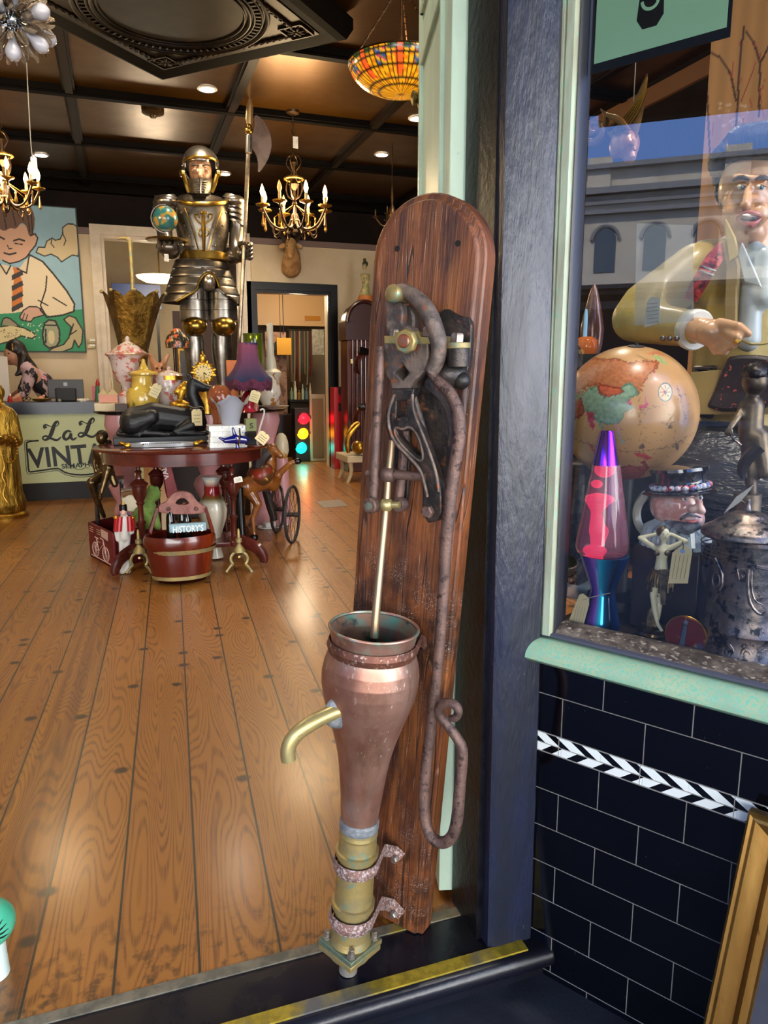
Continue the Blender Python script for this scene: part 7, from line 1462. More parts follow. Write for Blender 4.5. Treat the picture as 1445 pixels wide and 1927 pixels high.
m = MB(); a = P(654, 872, yb2); b = P(720, 856, yb2); m.bb((a.x, yb2, a.z), (b.x, yb2 + .5, b.z)); m.build('seat', mat('cream_upholstery', '#B8A684', .6), be, bevel=.01)
for x, d in ((659, 0), (662, .42)): m = MB(); q = P(x, 870, yb2 + .02); m.tube([Vector((q.x, yb2 + .03 + d, q.z)), Vector((q.x + .02, yb2 + .03 + d, q.z * .5)), Vector((q.x - .03, yb2 + .03 + d, .0))], [.03, .022, .018], 8, smooth=1); m.build('leg', mat('cream_leg', '#A8946E', .5), be)
m = MB(); q = P(716, 870, yb2); m.cyl((q.x, yb2 + .04, 0), (q.x, yb2 + .04, a.z), .02); m.cyl((q.x, yb2 + .44, 0), (q.x, yb2 + .44, a.z), .02); m.build('leg', mat('cream_leg', '#A8946E', .5), be)
m = MB(); m.tube([P(656, 852, yb2), P(652, 838, yb2), P(655, 822, yb2), P(668, 806, yb2), P(677, 797, yb2), P(673, 794, yb2), P(663, 800, yb2), P(655, 812, yb2), P(650, 818, yb2)], [3.5 * kbn, 5 * kbn, 5.5 * kbn, 3.4 * kbn, 2.6 * kbn, 2.4 * kbn, 2.2 * kbn, 2.4 * kbn, 1 * kbn], 10, smooth=2); m.ell(P(674, 842, yb2 + .05), (12 * kbn, .12, 13 * kbn)); m.build('swan_arm', M_GOLD, be)
t = thing('pendulum_wall_fitting', 'small cream tag hanging from the upper horn bracket', 'tag', P(662, 684, 8.7)); m = MB(); m.box(P(662, 680, 8.7), (.03, .004, .05)); m.build('card', M_TAG, t)
t = thing('floor_paper', 'flat pale paper lying on the floor near the backboard', 'paper', PZ(625, 948, .001)); m = MB(); m.prism([PZ(x, y, .0015) for x, y in ((595, 944), (640, 940), (655, 952), (610, 956))], (0, 0, .001)); m.build('sheet', mat('pale_plastic', '#8A8478', .3), t)
# deer trophy on the back wall
yT = FARY - .02; dt = thing('deer_trophy', 'antelope head trophy on the cream wall above the black doorway', 'trophy', P(548, 480, yT)); kt = mpp(P(548, 480, yT))
blob('head', [('c', P(548, 503, yT - .05), 19 * kt, P(549, 482, yT - .16), 16 * kt), ('c', P(549, 480, yT - .18), 14 * kt, P(548, 462, yT - .28), 10 * kt), ('c', P(547, 458, yT - .3), 10.5 * kt, P(547, 482, yT - .46), 5.5 * kt)], mat('tan_hide', '#B8905E', .7, c2='#946A40', s2=8, c3='#C8AC80', s3=5, t3=(.56, .64)), dt, vox=.012)
for s_1 in (-1, 1):
    m = MB(); m.tube([P(547 + s_1 * 6, 458, yT - .3), P(547 + s_1 * 14, 448, yT - .28), P(547 + s_1 * 22, 438, yT - .22), P(547 + s_1 * 20, 426, yT - .18)], [.028, .025, .018, .006], 8, smooth=2); m.build('horn', mat('dark_horn', '#3A2C20', .5), dt)
    m = MB(); m.ell(P(547 + s_1 * 13, 462, yT - .25), (.07, .02, .03), Matrix.Rotation(s_1 * .4, 3, 'Y')); m.build('ear', mat('tan_hide', '#9A7248'), dt)
    m = MB(); m.ell(P(547 + s_1 * 6, 463, yT - .38), .011); m.build('eye', M_BLKG, dt)
# gold buddha at left edge
yG = 7.0; gb = thing('gilt_buddha', 'tall gilt standing monk statue with beads at the left edge', 'statue', (P(14, 960, yG).x, yG, 0)); kg2 = mpp(P(10, 850, yG)); z0 = P(10, 962, yG).z
blob('body', [('e', P(-3, 738, yG), (11 * kg2, 11 * kg2, 15 * kg2)), ('c', P(-2, 750, yG), 7 * kg2, P(-2, 765, yG), 9 * kg2), ('c', P(-14, 778, yG), 14 * kg2, P(14, 780, yG), 15 * kg2), ('c', P(0, 785, yG), 26 * kg2, P(2, 850, yG), 30 * kg2), ('c', P(2, 850, yG), 30 * kg2, P(10, 935, yG), 32 * kg2), ('c', P(22, 784, yG), 11 * kg2, P(32, 830, yG - .05), 11 * kg2), ('c', P(32, 830, yG - .05), 10 * kg2, P(10, 824, yG - .2), 7 * kg2), ('c', P(10, 935, yG), 34 * kg2, P(12, 948, yG), 36 * kg2)], mat('gilt_robe', '#B08A34', .3, .85, c2='#7A5A1C', s2=9, stretch=(2, 2, .5), bump=.8, bs=14, bdist=.03), gb, vox=.012)
m = MB(); m.lathe([(40 * kg2, 0), (41 * kg2, .03), (38 * kg2, .05)], (P(10, 960, yG).x, yG, 0), seg=24, sy=.8); m.build('base', M_GOLD, gb)
for k in range(22): pass
m = MB()
for k in range(26): a = 2 * PI * k / 26; m.ell(P(19 + 14 * math.sin(a), 845 + 25 * math.cos(a), yG - .2 + .03 * math.cos(a)), 2.0 * kg2, None, 8, 6)
m.build('prayer_beads', M_GOLD2, gb)
for k in range(5): m = MB(); m.tube([P(8 + 2 * k, 822 + 3 * k, yG - .2), P(0 + 2 * k, 822 + 3 * k, yG - .26), P(-6 + 2 * k, 826 + 3 * k, yG - .24)], 1.6 * kg2, 6, smooth=1); m.build('finger', M_GOLD, gb)
m = MB(); m.tube([P(4, 860, yG - .24), P(10, 880, yG - .26), P(2, 895, yG - .26), P(12, 910, yG - .26), P(4, 930, yG - .26), P(14, 945, yG - .27)], 1.8 * kg2, 6, smooth=2); m.build('ribbon', M_GOLD, gb)
# teal shell ornament on a white stand, lower left edge
yS = 1.5; ts = thing('teal_shell_ornament', 'turquoise shell-shaped ornament on a white stand at the lower left edge', 'ornament', Vector((P(-12, 1890, yS).x, yS, .0))); ks2 = mpp(P(0, 1740, yS))
c = P(-22, 1738, yS); m = MB(); m.ell(c, (47 * ks2, .05, 44 * ks2), seg=30, rg=18); sb = m.build('shell', mat('turquoise_glaze', '#4DB894', .3, c2='#3FA384', s2=12, coat=.3), ts)
m = MB()
for k in range(5): a = -.25 + .3 * k; m.tube([c + Vector((math.cos(a) * r * ks2, -.05 * math.sqrt(max(0, 1 - (r / 47) ** 2)) - .001, math.sin(a) * r * ks2)) for r in (14, 22, 30, 38)], [.0005, .0016, .0018, .0004], 6); 
m.build('black_rib', M_INK, sb)
m = MB(); b = P(-22, 1884, yS); m.lathe([(28 * ks2, 0), (26 * ks2, .04), (25 * ks2, c.z - .03)], (c.x, yS, 0), seg=24); m.build('stand', mat('white_stand', '#CDE0D8', .4), ts)

# ================================================================ gilt frame leaning on the tiles
f0 = W(.39, .115, GZ); fu = WE; fv = (W(.425, .012, .485) - f0).normalized(); fw_ = fu.cross(fv).normalized(); FH = .565
if fw_.dot(WM) < 0: fw_ = -fw_
def FR(a, b, c): return f0 + fu * a + fv * b + fw_ * c
fo = thing('gilt_picture_frame', 'large moulded gilt frame with slate panel leaning against the black tiles', 'picture frame', f0)
prf = [(0, 0), (0, .022), (.004, .027), (.009, .024), (.014, .026), (.019, .021), (.026, .018), (.040, .010), (.044, .014), (.049, .017), (.054, .013), (.060, .010), (.064, .011), (.066, .002), (.066, 0)]
WF = .42
M_FG = mat('bronze_gilt_moulding', '#A07A40', .32, .8, c2='#86602E', s2=5, t2=(.4, .6), c3='#5A3A20', s3=60, t3=(.66, .72), stretch=(3, 3, .3), bump=.1, bs=60)
for nm, tr_f in (('left_rail', lambda t, s: (s, t)), ('top_rail', lambda t, s: (t, FH - s)), ('right_rail', lambda t, s: (WF - s, t)), ('bottom_rail', lambda t, s: (t, s))):
    L_ = FH if nm in ('left_rail', 'right_rail') else WF; m = MB(); ra = []; rb = []
    for s, h_ in prf:
        a = tr_f(s, s); b = tr_f(L_ - s, s); ra.append(FR(a[0], a[1], h_)); rb.append(FR(b[0], b[1], h_))
    m.rings([ra, rb]); m.build(nm, M_FG, fo, ang=25)
m = MB(); m.prism([FR(.064, .064, .002), FR(WF - .064, .064, .002), FR(WF - .064, FH - .064, .002), FR(.064, FH - .064, .002)], fw_ * .004); m.build('slate_panel', mat('slate_backing', '#3A3D48', .6, c2='#30333E', s2=6, c3='#9A9CA4', s3=150, t3=(.72, .76)), fo)
# ================================================================ window display
DZ = .698
def WD(x, o): return PW(x, 1100, o)       # a column of the display at a set distance behind the glass
def wbase(x, o): p = PW(x, 1100, o); return Vector((p.x, p.y, DZ))
def wl(mb, cx, prof, o, seg=32, flute=None, sy=1, caps=True):
    c0 = PW(cx, prof[-1][0], o); pr = []
    for y, w in prof: p = PW(cx, y, o); pr.append((max(w, .01) * mpp(p), p.z - c0.z))
    return mb.lathe(pr, c0, (0, 0, 1), seg, flute=flute, caps=caps)
for s_1, lb in ((.3, 'added black spotlight, unseen, above the singer statue inside the window'), (1.1, 'added black spotlight, unseen, at the far end of the window head')):  # unseen spots added to brighten the things on display
    q = W(s_1, -.16, 2.5); t = thing('added_spotlight', lb, 'light', q); m = MB(); m.lathe([(.03, 0), (.034, .01), (.03, .07), (.012, .08)], q, (0, 0, 1), 20); m.cyl(q + Vector((0, 0, .07)), Vector((q.x, q.y, CEIL)), .006); m.build('can', M_BLACK, t); m = MB(); m.lathe([(.028, .004), (0, .006)], q, seg=16); m.build('lens', M_DOWN, t)
    l = bpy.data.lights.new('added_spot_beam', 'SPOT'); l.energy = 42; l.color = (1, .9, .76); l.spot_size = math.radians(95); l.spot_blend = .7; l.shadow_soft_size = .04; o = bpy.data.objects.new('added_spot_beam', l); COL.objects.link(o); o.parent = t; o.location = (0, 0, -.02)
# sign on the inside of the glass
sg = thing('mint_window_sign', 'mint green laminated sign with black bag emblem hung inside the window glass', 'sign', W(.16, -.034, 1.727)); zt_ = 2.35
m = MB(); m.prism([W(.046, -.0335, 1.722), W(.278, -.0335, 1.722), W(.278, -.0335, zt_), W(.046, -.0335, zt_)], -WM * .0015); m.build('laminate', mat('clear_laminate', '#2A2E36', .12, spec=.8), sg)
m = MB(); m.prism([W(.053, -.0325, 1.737), W(.272, -.0325, 1.737), W(.272, -.0325, zt_ - .012), W(.053, -.0325, zt_ - .012)], -WM * .0008); m.build('mint_sheet', mat('mint_sheet_m', '#C4FFD4', .4), sg)
def PG(x, y, o=-.0315): return PW(x, y, o)
m = MB(); m.prism([PG(x, y) for x, y in smooth_poly([(1206, -20), (1250, -32), (1248, 44), (1195, 59)], 1)], -WM * .0006); m.build('bag_emblem', M_INK, sg)
m = MB(); m.tube([PG(x, y, -.031) for x, y in ((1208, 4), (1210, 13), (1218, 18), (1230, 14), (1238, 4), (1238, -6))], .0026, 8, smooth=2, up=WM, sx=.2); m.build('bag_handle', mat('mint_sheet_m', '#9CE0AE'), sg)
# papers on the glass
t = thing('taped_poster', 'translucent white poster taped inside the glass before the singer sleeve', 'poster', PW(1250, 618, -.036)); m = MB(); m.prism([PW(x, y, -.036) for x, y in ((1198, 420), (1304, 424), (1305, 604), (1194, 612))], -WM * .0004)
def m_trans():
    m_ = bpy.data.materials.new('thin_tracing_paper'); m_.use_nodes = True; q = m_.node_tree; q.nodes.clear(); a = q.nodes.new('ShaderNodeOutputMaterial'); b = q.nodes.new('ShaderNodeMixShader'); c = q.nodes.new('ShaderNodeBsdfTransparent'); d = q.nodes.new('ShaderNodeBsdfDiffuse'); d.inputs[0].default_value = (.6, .63, .6, 1); b.inputs[0].default_value = .3
    q.links.new(c.outputs[0], b.inputs[1]); q.links.new(d.outputs[0], b.inputs[2]); q.links.new(b.outputs[0], a.inputs[0]); return m_
m.build('sheet', m_trans(), t)
t = thing('price_note', 'small handwritten cream note hanging on the singer sleeve', 'note', PW(1226, 615, -.2)); m = MB(); m.prism([PW(x, y, -.2) for x, y in ((1218, 566), (1226, 558), (1242, 562), (1241, 608), (1212, 616), (1214, 590))], -WM * .001); m.build('card', M_TAGW, t)
m = MB()
for k in range(6): m.tube([PW(1217, 572 + 7 * k, -.199), PW(1228, 571 + 7 * k, -.199), PW(1238, 570 + 7 * k, -.199)], .0005, 4)
m.build('handwriting', M_INK, t)

# lava lamp
oL = -.10; lv = thing('lava_lamp', 'lava lamp with purple cap, pink wax and iridescent blue base', 'lamp', wbase(1130, oL))
def m_irid():
    s = NT('iridescent_chrome'); g = s.n('ShaderNodeTexCoord'); sp = s.n('ShaderNodeSeparateXYZ'); s.l(g.outputs['Normal'], sp.inputs[0])
    v = s.math('ADD', s.math('MULTIPLY', sp.outputs[0], .55), s.math('MULTIPLY', sp.outputs[1], -.25)); r = s.n('ShaderNodeValToRGB'); s.l(s.math('ADD', v, .55), r.inputs[0]); e = r.color_ramp.elements
    for i, (p, c) in enumerate(((0, '#3A2A9A'), (.18, '#9A60E8'), (.34, '#20D0F0'), (.5, '#1878B8'), (.7, '#10203A'), (.9, '#2050A0'))):
        q = e[i] if i < 2 else e.new(p); q.position = p; q.color = (*srgb(c), 1)
    s.col(r.outputs[0]); s.set(Metallic=.6, Roughness=.15); return s.m
M_IR = m_irid()
m = MB(); wl(m, 1130, [(1042, 45), (1048, 44), (1080, 33), (1105, 24), (1115, 22.5), (1125, 24), (1155, 30), (1186, 36)], oL, 48); zz = min(v.z for v in m.v)
for v in m.v: v.z = DZ + (v.z - zz) * ((PW(1130, 1042, oL).z - DZ) / (PW(1130, 1042, oL).z - zz))
m.build('base', M_IR, lv, ang=50)
m = MB(); wl(m, 1132, [(873, 25), (880, 26), (940, 36), (990, 44), (1015, 48), (1028, 49), (1037, 47), (1042, 43)], oL, 48); m.build('bottle', m_glassy('tinted_lamp_glass', '#F0B0CC', .02, .8, 1.12, spec=1.0, coat=1.0), lv, ang=60)
m = MB(); wl(m, 1139, [(810, 11), (813, 13), (872, 24.5), (875, 25)], oL, 36); m.build('cap', mat('purple_anodised', '#8A28C8', .18, 1.0), lv)
M_LAVA = mat('pink_wax', '#F0204A', .35, emis='#F02A60', es=.75)
cL = PW(1132, 960, oL)
def LV(x, y): return PW(x, y, oL)
kL = mpp(cL)
blob('wax', [('e', LV(1138, 884), (17 * kL, 17 * kL, 15 * kL)), ('e', LV(1125, 911), (10 * kL, 10 * kL, 8 * kL)), ('e', LV(1128, 940), (28 * kL, 22 * kL, 11 * kL)), ('c', LV(1126, 945), 18 * kL, LV(1124, 962), 10 * kL), ('c', LV(1124, 962), 9 * kL, LV(1125, 1000), 14 * kL), ('c', LV(1128, 1000), 16 * kL, LV(1124, 1030), 10 * kL), ('e', LV(1121, 1034), (20 * kL, 20 * kL, 9 * kL))], M_LAVA, lv, vox=.0025, smooth=4)
t = thing('price_tag', 'cream price tag tied to the waist of the lava lamp', 'tag', PW(1085, 1175, -.055)); m = MB(); tg = [(1090, 1119), (1097, 1117), (1108, 1126), (1108, 1138), (1094, 1190), (1066, 1178)]; m.prism([PW(x, y, -.055) for x, y in tg], -WM * .001); m.build('card', M_TAG, t)
m = MB(); m.tube([PW(1097, 1129, -.053), PW(1120, 1122, -.06), PW(1148, 1116, -.07)], .0008, 5, smooth=1)
for k in range(4): m.tube([PW(1086 + 5 * k, 1138 + 2 * k, -.0545), PW(1083 + 5 * k, 1150 + 2 * k, -.0545), PW(1079 + 5 * k, 1166 + 2 * k, -.0545)], .0004, 4)
m.build('string', M_STRING, t)

# parchment globe
oG = -.27; gC = PW(1182, 778, oG); rG = 124.5 * mpp(gC); gt = thing('parchment_globe', 'large antique style parchment globe behind the lava lamp', 'globe', Vector((gC.x, gC.y, DZ)))
m = MB(); m.ell(gC, rG, seg=420, rg=300); gb_ = m.build('ball', mat('globe_print', '#FFFFFF', .32, vcol=True, coat=.35), gt, ang=180)
V_ = vco(gb_); N_g = (V_ - np.array(gC)) / rG; X, Y = projN(V_); front = (N_g @ np.array(EYEV - gC)) > 0
ns = np.array([pnoise(Vector(v) * 3.2) for v in N_g]); ns2 = np.array([pnoise(Vector(v) * 22) for v in N_g]); ns3 = np.array([pnoise(Vector(v) * 60) for v in N_g])
X = X + ns2 * 5; Y = Y + ns2 * 5 + ns3 * 2
C = lin('#C0925F') * (1 + .16 * ns[:, None]) ; C[N_g[:, 2] > .5] *= .93
def gp_(pts): return [(1030 + a / 3.482, 580 + b / 3.482) for a, b in pts]
def gfill(pts, c, c2=None):
    k = inpoly(X, Y, gp_(pts)) & front; C[k] = lin(c) * (1 + .35 * ns2[k][:, None])
    if c2: e = nearline(X, Y, gp_(pts + pts[:1]), 1.6) & front; C[e] = lin(c2)
X0_, Y0_ = projN(V_)
gfill([(60, 560), (90, 450), (170, 375), (300, 330), (480, 340), (560, 365), (620, 350), (725, 350), (715, 385), (640, 470), (600, 560), (560, 500), (500, 530), (420, 580), (340, 560), (330, 500), (260, 510), (200, 560), (110, 620)], '#B56E42', '#8E4A2A')
gfill([(260, 300), (360, 275), (370, 290), (280, 320)], '#A8643A')
gfill([(215, 570), (330, 505), (350, 570), (420, 582), (490, 545), (510, 500), (560, 500), (592, 560), (520, 600), (545, 640), (500, 700), (480, 742), (400, 762), (330, 742), (300, 700), (230, 650)], '#86A083', '#5A7A5E')
gfill([(330, 500), (400, 512), (490, 530), (470, 560), (420, 582), (350, 565)], '#C8603A', '#8E3A22')
gfill([(110, 590), (215, 565), (240, 690), (190, 720), (148, 785), (130, 680)], '#B25A3E', '#7E2E24')
gfill([(110, 590), (215, 565), (222, 590), (130, 620)], '#7E8E68')
gfill([(120, 560), (210, 535), (190, 560), (130, 580)], '#B83A4E')
gfill([(260, 680), (312, 690), (305, 740), (292, 810), (268, 735)], '#B8384E')
gfill([(330, 742), (360, 760), (350, 790), (335, 780)], '#7A9A86')
gfill([(690, 305), (750, 320), (805, 380), (770, 370), (700, 330)], '#94A064')
gfill([(640, 300), (720, 280), (780, 310), (700, 300)], '#B86A44')
gfill([(640, 570), (660, 640), (610, 665), (590, 655), (640, 620)], '#C05060')
gfill([(530, 640), (560, 640), (555, 668), (540, 660)], '#5E8E8A'); gfill([(520, 610), (555, 600), (545, 635), (528, 630)], '#B84070')
gfill([(690, 420), (720, 430), (708, 500), (695, 470)], '#C4886A')
gfill([(252, 855), (300, 915), (320, 960), (285, 920)], '#B83A3A'); gfill([(330, 890), (400, 880), (420, 920), (350, 960)], '#B84A4A')
gfill([(465, 800), (480, 850), (520, 890), (500, 895), (470, 850)], '#6A9A8A')
gfill([(560, 945), (640, 955), (705, 990), (660, 1000), (590, 975)], '#B8443A')
gfill([(440, 1060), (520, 1030), (600, 1045), (640, 1005), (660, 1055), (600, 1120), (560, 1165), (430, 1190)], '#B0584A', '#8A3A30')
dk = lin('#5A4430')
def gline(pts, w, c=dk): k = nearline(X, Y, gp_(pts), w) & front; C[k] = C[k] * .35 + np.array(c) * .65
gline([(90, 820), (160, 850), (300, 900), (480, 938), (620, 940), (760, 920), (870, 880), (955, 815)], 1.1)
gline([(845, 500), (880, 600), (905, 740)], .7); gline([(780, 640), (830, 780), (850, 940)], .4); gline([(560, 690), (740, 640), (900, 560)], .4); gline([(600, 480), (610, 800), (600, 1000)], .4); gline([(330, 700), (400, 900), (420, 1100)], .4)
for (cx_, cy_, rx_, ry_) in ((772, 550, 47, 63),):
    dx = (X0_ - (1030 + cx_ / 3.482)) / (rx_ / 3.482); dy = (Y0_ - (580 + cy_ / 3.482)) / (ry_ / 3.482); r_ = np.hypot(dx, dy); a_ = np.arctan2(dy, dx)
    C[(r_ < 1) & front] = lin('#D8B88E'); C[(r_ > .88) & (r_ < 1) & front] = lin('#3A5A54'); st_2 = r_ < (.18 + .62 * np.abs(np.cos(4 * a_)) ** 9); C[st_2 & (r_ < .85) & front & (dx > 0)] = lin('#4A6A60'); C[st_2 & (r_ < .85) & front & (dx <= 0)] = lin('#A03A44')
for k in range(150):
    a, b = 120 + rnd.random() * 800, 640 + rnd.random() * 420
    if a < 520 and b < 780: continue
    L_ = 8 + rnd.random() * 30; gline([(a, b), (a + L_, b + L_ * .05)], .28)
for a, b in ((805, 770), (615, 905), (850, 910), (205, 1015)): gfill([(a - 14, b + 12), (a - 10, b - 18), (a + 4, b - 30), (a + 12, b - 8), (a + 14, b + 14), (a, b + 22)], '#6A5440')
for k in range(60):
    a, b = 150 + rnd.random() * 480, 380 + rnd.random() * 330; gline([(a, b), (a + 5 + 20 * rnd.random(), b + 6 * rnd.random())], .28)
set_cols(gb_, np.clip(C, 0, 1))
m = MB(); pc_ = gC + (PW(1183, 659, oG) - gC).normalized() * 0; ax_ = Vector((.0, -.28, 1)).normalized(); 
ax_ = (Vector(_rt) * 0 + Vector((0, 0, 1)) - Vector((_fw.x, _fw.y, 0)) * .18).normalized(); m.lathe([(15 * mpp(gC), rG - .004), (15 * mpp(gC), rG + .001), (4 * mpp(gC), rG + .003), (3 * mpp(gC), rG + .006), (0, rG + .007)], gC, ax_, 28); m.build('pole_cap', M_BLACK, gt)
m = MB(); m.lathe([(.07, 0), (.065, .02), (.02, .03), (.02, gC.z - rG - DZ + .01)], (gC.x, gC.y, DZ), seg=24); m.build('stand', M_BLACK, gt)

# character jug: guardsman head with ruff
oJ = -.19; jc = PW(1275, 955, oJ); kj = mpp(jc); jg = thing('character_jug', 'glazed head-shaped jug of a bearded guardsman in black hat and white ruff', 'jug', Vector((jc.x, jc.y, DZ)))
def J(x, y, d=0): return PW(x, y, oJ + d)
M_JF = mat('ruddy_glazed_face', '#E0BCAE', .15, c2='#CC8C80', s2=40, coat=.5)
blob('head', [('e', J(1272, 950), (46 * kj, 50 * kj, 44 * kj)), ('e', J(1290, 975, .01), (32 * kj, 36 * kj, 30 * kj)), ('c', J(1312, 940, .035), 5 * kj, J(1321, 962, .045), 7 * kj), ('e', J(1316, 963, .04), (7 * kj, 7 * kj, 5 * kj)), ('c', J(1300, 932, .04), 6 * kj, J(1322, 928, .03), 4 * kj), ('e', J(1304, 958, .04), (9 * kj, 10 * kj, 8 * kj)),
              ('e', J(1238, 955, .02), (11 * kj, 9 * kj, 18 * kj)), ('e', J(1298, 976, .045), (12 * kj, 8 * kj, 4 * kj)), ('c', J(1265, 985), 28 * kj, J(1265, 1005), 27 * kj)], M_JF, jg, vox=.0028)
m = MB()
for x, y, r in ((1288, 939, .047), (1317, 937, .036)): m.ell(J(x, y, r), (6.5 * kj, 3 * kj, 4 * kj), None, 12, 8)
m.build('eye', mat('painted_eye_white', '#D8D0C8', .15), jg); m = MB()
for x, y, r in ((1290, 939, .0515), (1318, 937, .041)): m.ell(J(x, y, r), (2.4 * kj, 2 * kj, 2.8 * kj), None, 10, 6)
m.build('pupil', mat('blue_grey_iris', '#3A4650', .15), jg)
M_JB = mat('grey_painted_beard', '#4E5158', .3, c2='#8A8C90', s2=60, bump=.5, bs=150)
m = MB(); m.tube([J(1276, 931, .045), J(1287, 926, .052), J(1300, 930, .05)], [2 * kj, 3 * kj, 1.5 * kj], 8, smooth=1); m.tube([J(1310, 929, .045), J(1318, 925, .04), J(1324, 928, .032)], [1.5 * kj, 2.6 * kj, 1.5 * kj], 8, smooth=1); m.tube([J(1280, 978, .046), J(1292, 968, .055), J(1305, 969, .055), J(1318, 974, .045)], [2 * kj, 3.4 * kj, 3 * kj, 1.6 * kj], 8, smooth=1); m.build('moustache', M_JB, jg)
blob('beard', [('c', J(1262, 985, .035), 9 * kj, J(1290, 995, .045), 13 * kj), ('c', J(1290, 995, .045), 13 * kj, J(1312, 990, .04), 8 * kj), ('c', J(1252, 972, .03), 7 * kj, J(1262, 985, .035), 9 * kj)], M_JB, jg, vox=.003, smooth=1)
m = MB(); m.tube([J(1292, 980, .055), J(1303, 983, .058), J(1314, 980, .05)], [2 * kj, 3 * kj, 1.5 * kj], 8, smooth=1); m.build('lips', mat('painted_lips', '#B86A68', .2), jg)
m = MB()
for k in range(40):
    a = 2 * PI * k / 40; c = J(1262, 1005); r = .056; p = Vector((jc.x + math.cos(a) * r, jc.y + math.sin(a) * r, c.z + .008 * (k % 2))); m.tube([Vector((jc.x + math.cos(a) * .03, jc.y + math.sin(a) * .03, p.z + .02)), p + Vector((0, 0, .004)), p + Vector((math.cos(a) * .006, math.sin(a) * .006, -.022))], [.006, .008, .007], 6)
m.build('ruff', mat('white_ruff_glaze', '#B8C4C8', .2, coat=.4), jg)
zr_ = J(1265, 1026).z; t = thing('jug_riser', 'dark wooden block carrying the character jug behind the dancer', 'block', Vector((jc.x, jc.y, DZ))); m = MB(); m.box((jc.x, jc.y, (DZ + zr_) / 2), (.13, .1, zr_ - DZ), Matrix.Rotation(math.atan2(WE.y, WE.x), 3, 'Z')); m.build('body', mat('block_brown', '#1C1210', .4, c2='#2E1E18', s2=12), t, bevel=.003)
m = MB(); m.lathe([(.05, 0), (.052, .006), (.045, .02), (.03, .03)], (jc.x, jc.y, zr_), seg=30); m.build('red_collar', mat('brick_glaze', '#8A3A30', .2), jg)
hz = J(1265, 925).z; hc2 = Vector((jc.x, jc.y, hz)) + WE * .004; tilt = (Vector((0, 0, 1)) - WE * .12 + WM * .02).normalized()
m = MB(); m.lathe([(.0, -.002), (.066, -.002), (.072, .002), (.066, .006), (.05, .007), (.048, .012), (.05, .035), (.056, .044), (.055, .05), (.03, .052), (0, .052)], hc2, tilt, 48, flute=None); m.build('hat', mat('gloss_black_glaze', '#08080C', .05, coat=.8), jg)
m = MB()
for k in range(26):
    a = 2 * PI * k / 26; u_ = tilt.orthogonal().normalized(); w_ = tilt.cross(u_); m.ell(hc2 + tilt * .014 + (u_ * math.cos(a) + w_ * math.sin(a)) * .052, (.007, .007, .006), None, 8, 6)
hb_ = m.build('rosette_band', mat('red_white_blue_band', '#B8404A', .25, c2='#C8CCD8', s2=60, t2=(.45, .5), c3='#4A6AA8', s3=50, t3=(.55, .6)), jg)
m = MB(); m.tube([J(1215, 930, -.02), J(1196, 955, -.04), J(1200, 990, -.04), J(1225, 1012, -.02)], .009, 8, smooth=2); m.build('handle', mat('white_jug_handle', '#C8C4B8', .2), jg)

# dancer figurine
oD = -.085; dc = PW(1240, 1100, oD); kd_ = mpp(dc); df = thing('dancer_figurine', 'ivory figurine of a dancer with raised arms and bronze skirt on round base', 'figurine', Vector((PW(1228, 1200, oD).x, PW(1228, 1200, oD).y, DZ)))
def Dn(x, y, d=0): return PW(x, y, oD + d)
M_IV = mat('ivory_resin', '#D8D2B0', .3)
blob('body', [('e', Dn(1250, 1006), (9.5 * kd_, 9.5 * kd_, 13 * kd_)), ('c', Dn(1249, 1016), 4.5 * kd_, Dn(1247, 1030), 5 * kd_), ('c', Dn(1237, 1032), 6 * kd_, Dn(1260, 1031), 6 * kd_), ('c', Dn(1247, 1036), 12 * kd_, Dn(1245, 1052), 10 * kd_), ('c', Dn(1245, 1052), 10 * kd_, Dn(1243, 1078), 13 * kd_),
              ('c', Dn(1234, 1032), 5.5 * kd_, Dn(1204, 1012), 4.4 * kd_), ('c', Dn(1204, 1012), 4.2 * kd_, Dn(1234, 1005, -.008), 3.2 * kd_), ('c', Dn(1264, 1030), 5.5 * kd_, Dn(1290, 1018), 4.4 * kd_), ('c', Dn(1290, 1018), 4.2 * kd_, Dn(1263, 1005, -.008), 3.2 * kd_),
              ('c', Dn(1238, 1082), 9.5 * kd_, Dn(1229, 1120, .004), 6.6 * kd_), ('c', Dn(1229, 1120, .004), 6.2 * kd_, Dn(1232, 1150), 5.2 * kd_), ('c', Dn(1232, 1150), 5 * kd_, Dn(1237, 1172), 3.6 * kd_), ('c', Dn(1237, 1174), 3.6 * kd_, Dn(1245, 1186, .01), 3.2 * kd_), ('c', Dn(1250, 1082), 9 * kd_, Dn(1244, 1120, -.006), 6 * kd_), ('c', Dn(1244, 1120, -.006), 5.6 * kd_, Dn(1238, 1165, -.008), 3.6 * kd_)], M_IV, df, vox=.0018)
M_DB = mat('antique_bronze', '#4A4030', .3, .7, c2='#7A6A4A', s2=60, bump=.6, bs=200, bdist=.002)
m = MB(); m.ell(Dn(1246, 1000, -.002), (11 * kd_, 11 * kd_, 11 * kd_)); m.build('hair_cap', M_DB, df)
m = MB(); [m.ell(Dn(x, 1041, .011), (6.5 * kd_, 4 * kd_, 5 * kd_)) for x in (1237, 1256)]; m.build('bra', M_DB, df)
m = MB(); 
for k in range(28):
    a = 2 * PI * k / 28; c = Dn(1244, 1070); L3 = .032 + .010 * (k % 3 == 0); p = c + Vector((math.cos(a) * .017, math.sin(a) * .015, 0)); m.tube([p, p + Vector((math.cos(a) * .006, math.sin(a) * .006, -L3 * .5)), p + Vector((math.cos(a) * .007, math.sin(a) * .007, -L3))], [.0022, .0026, .002], 5)
m.prism([Dn(1240, 1072, .022), Dn(1254, 1072, .022), Dn(1252, 1138, .026), Dn(1243, 1138, .026)], -WM * .003); m.build('beaded_skirt', M_DB, df)
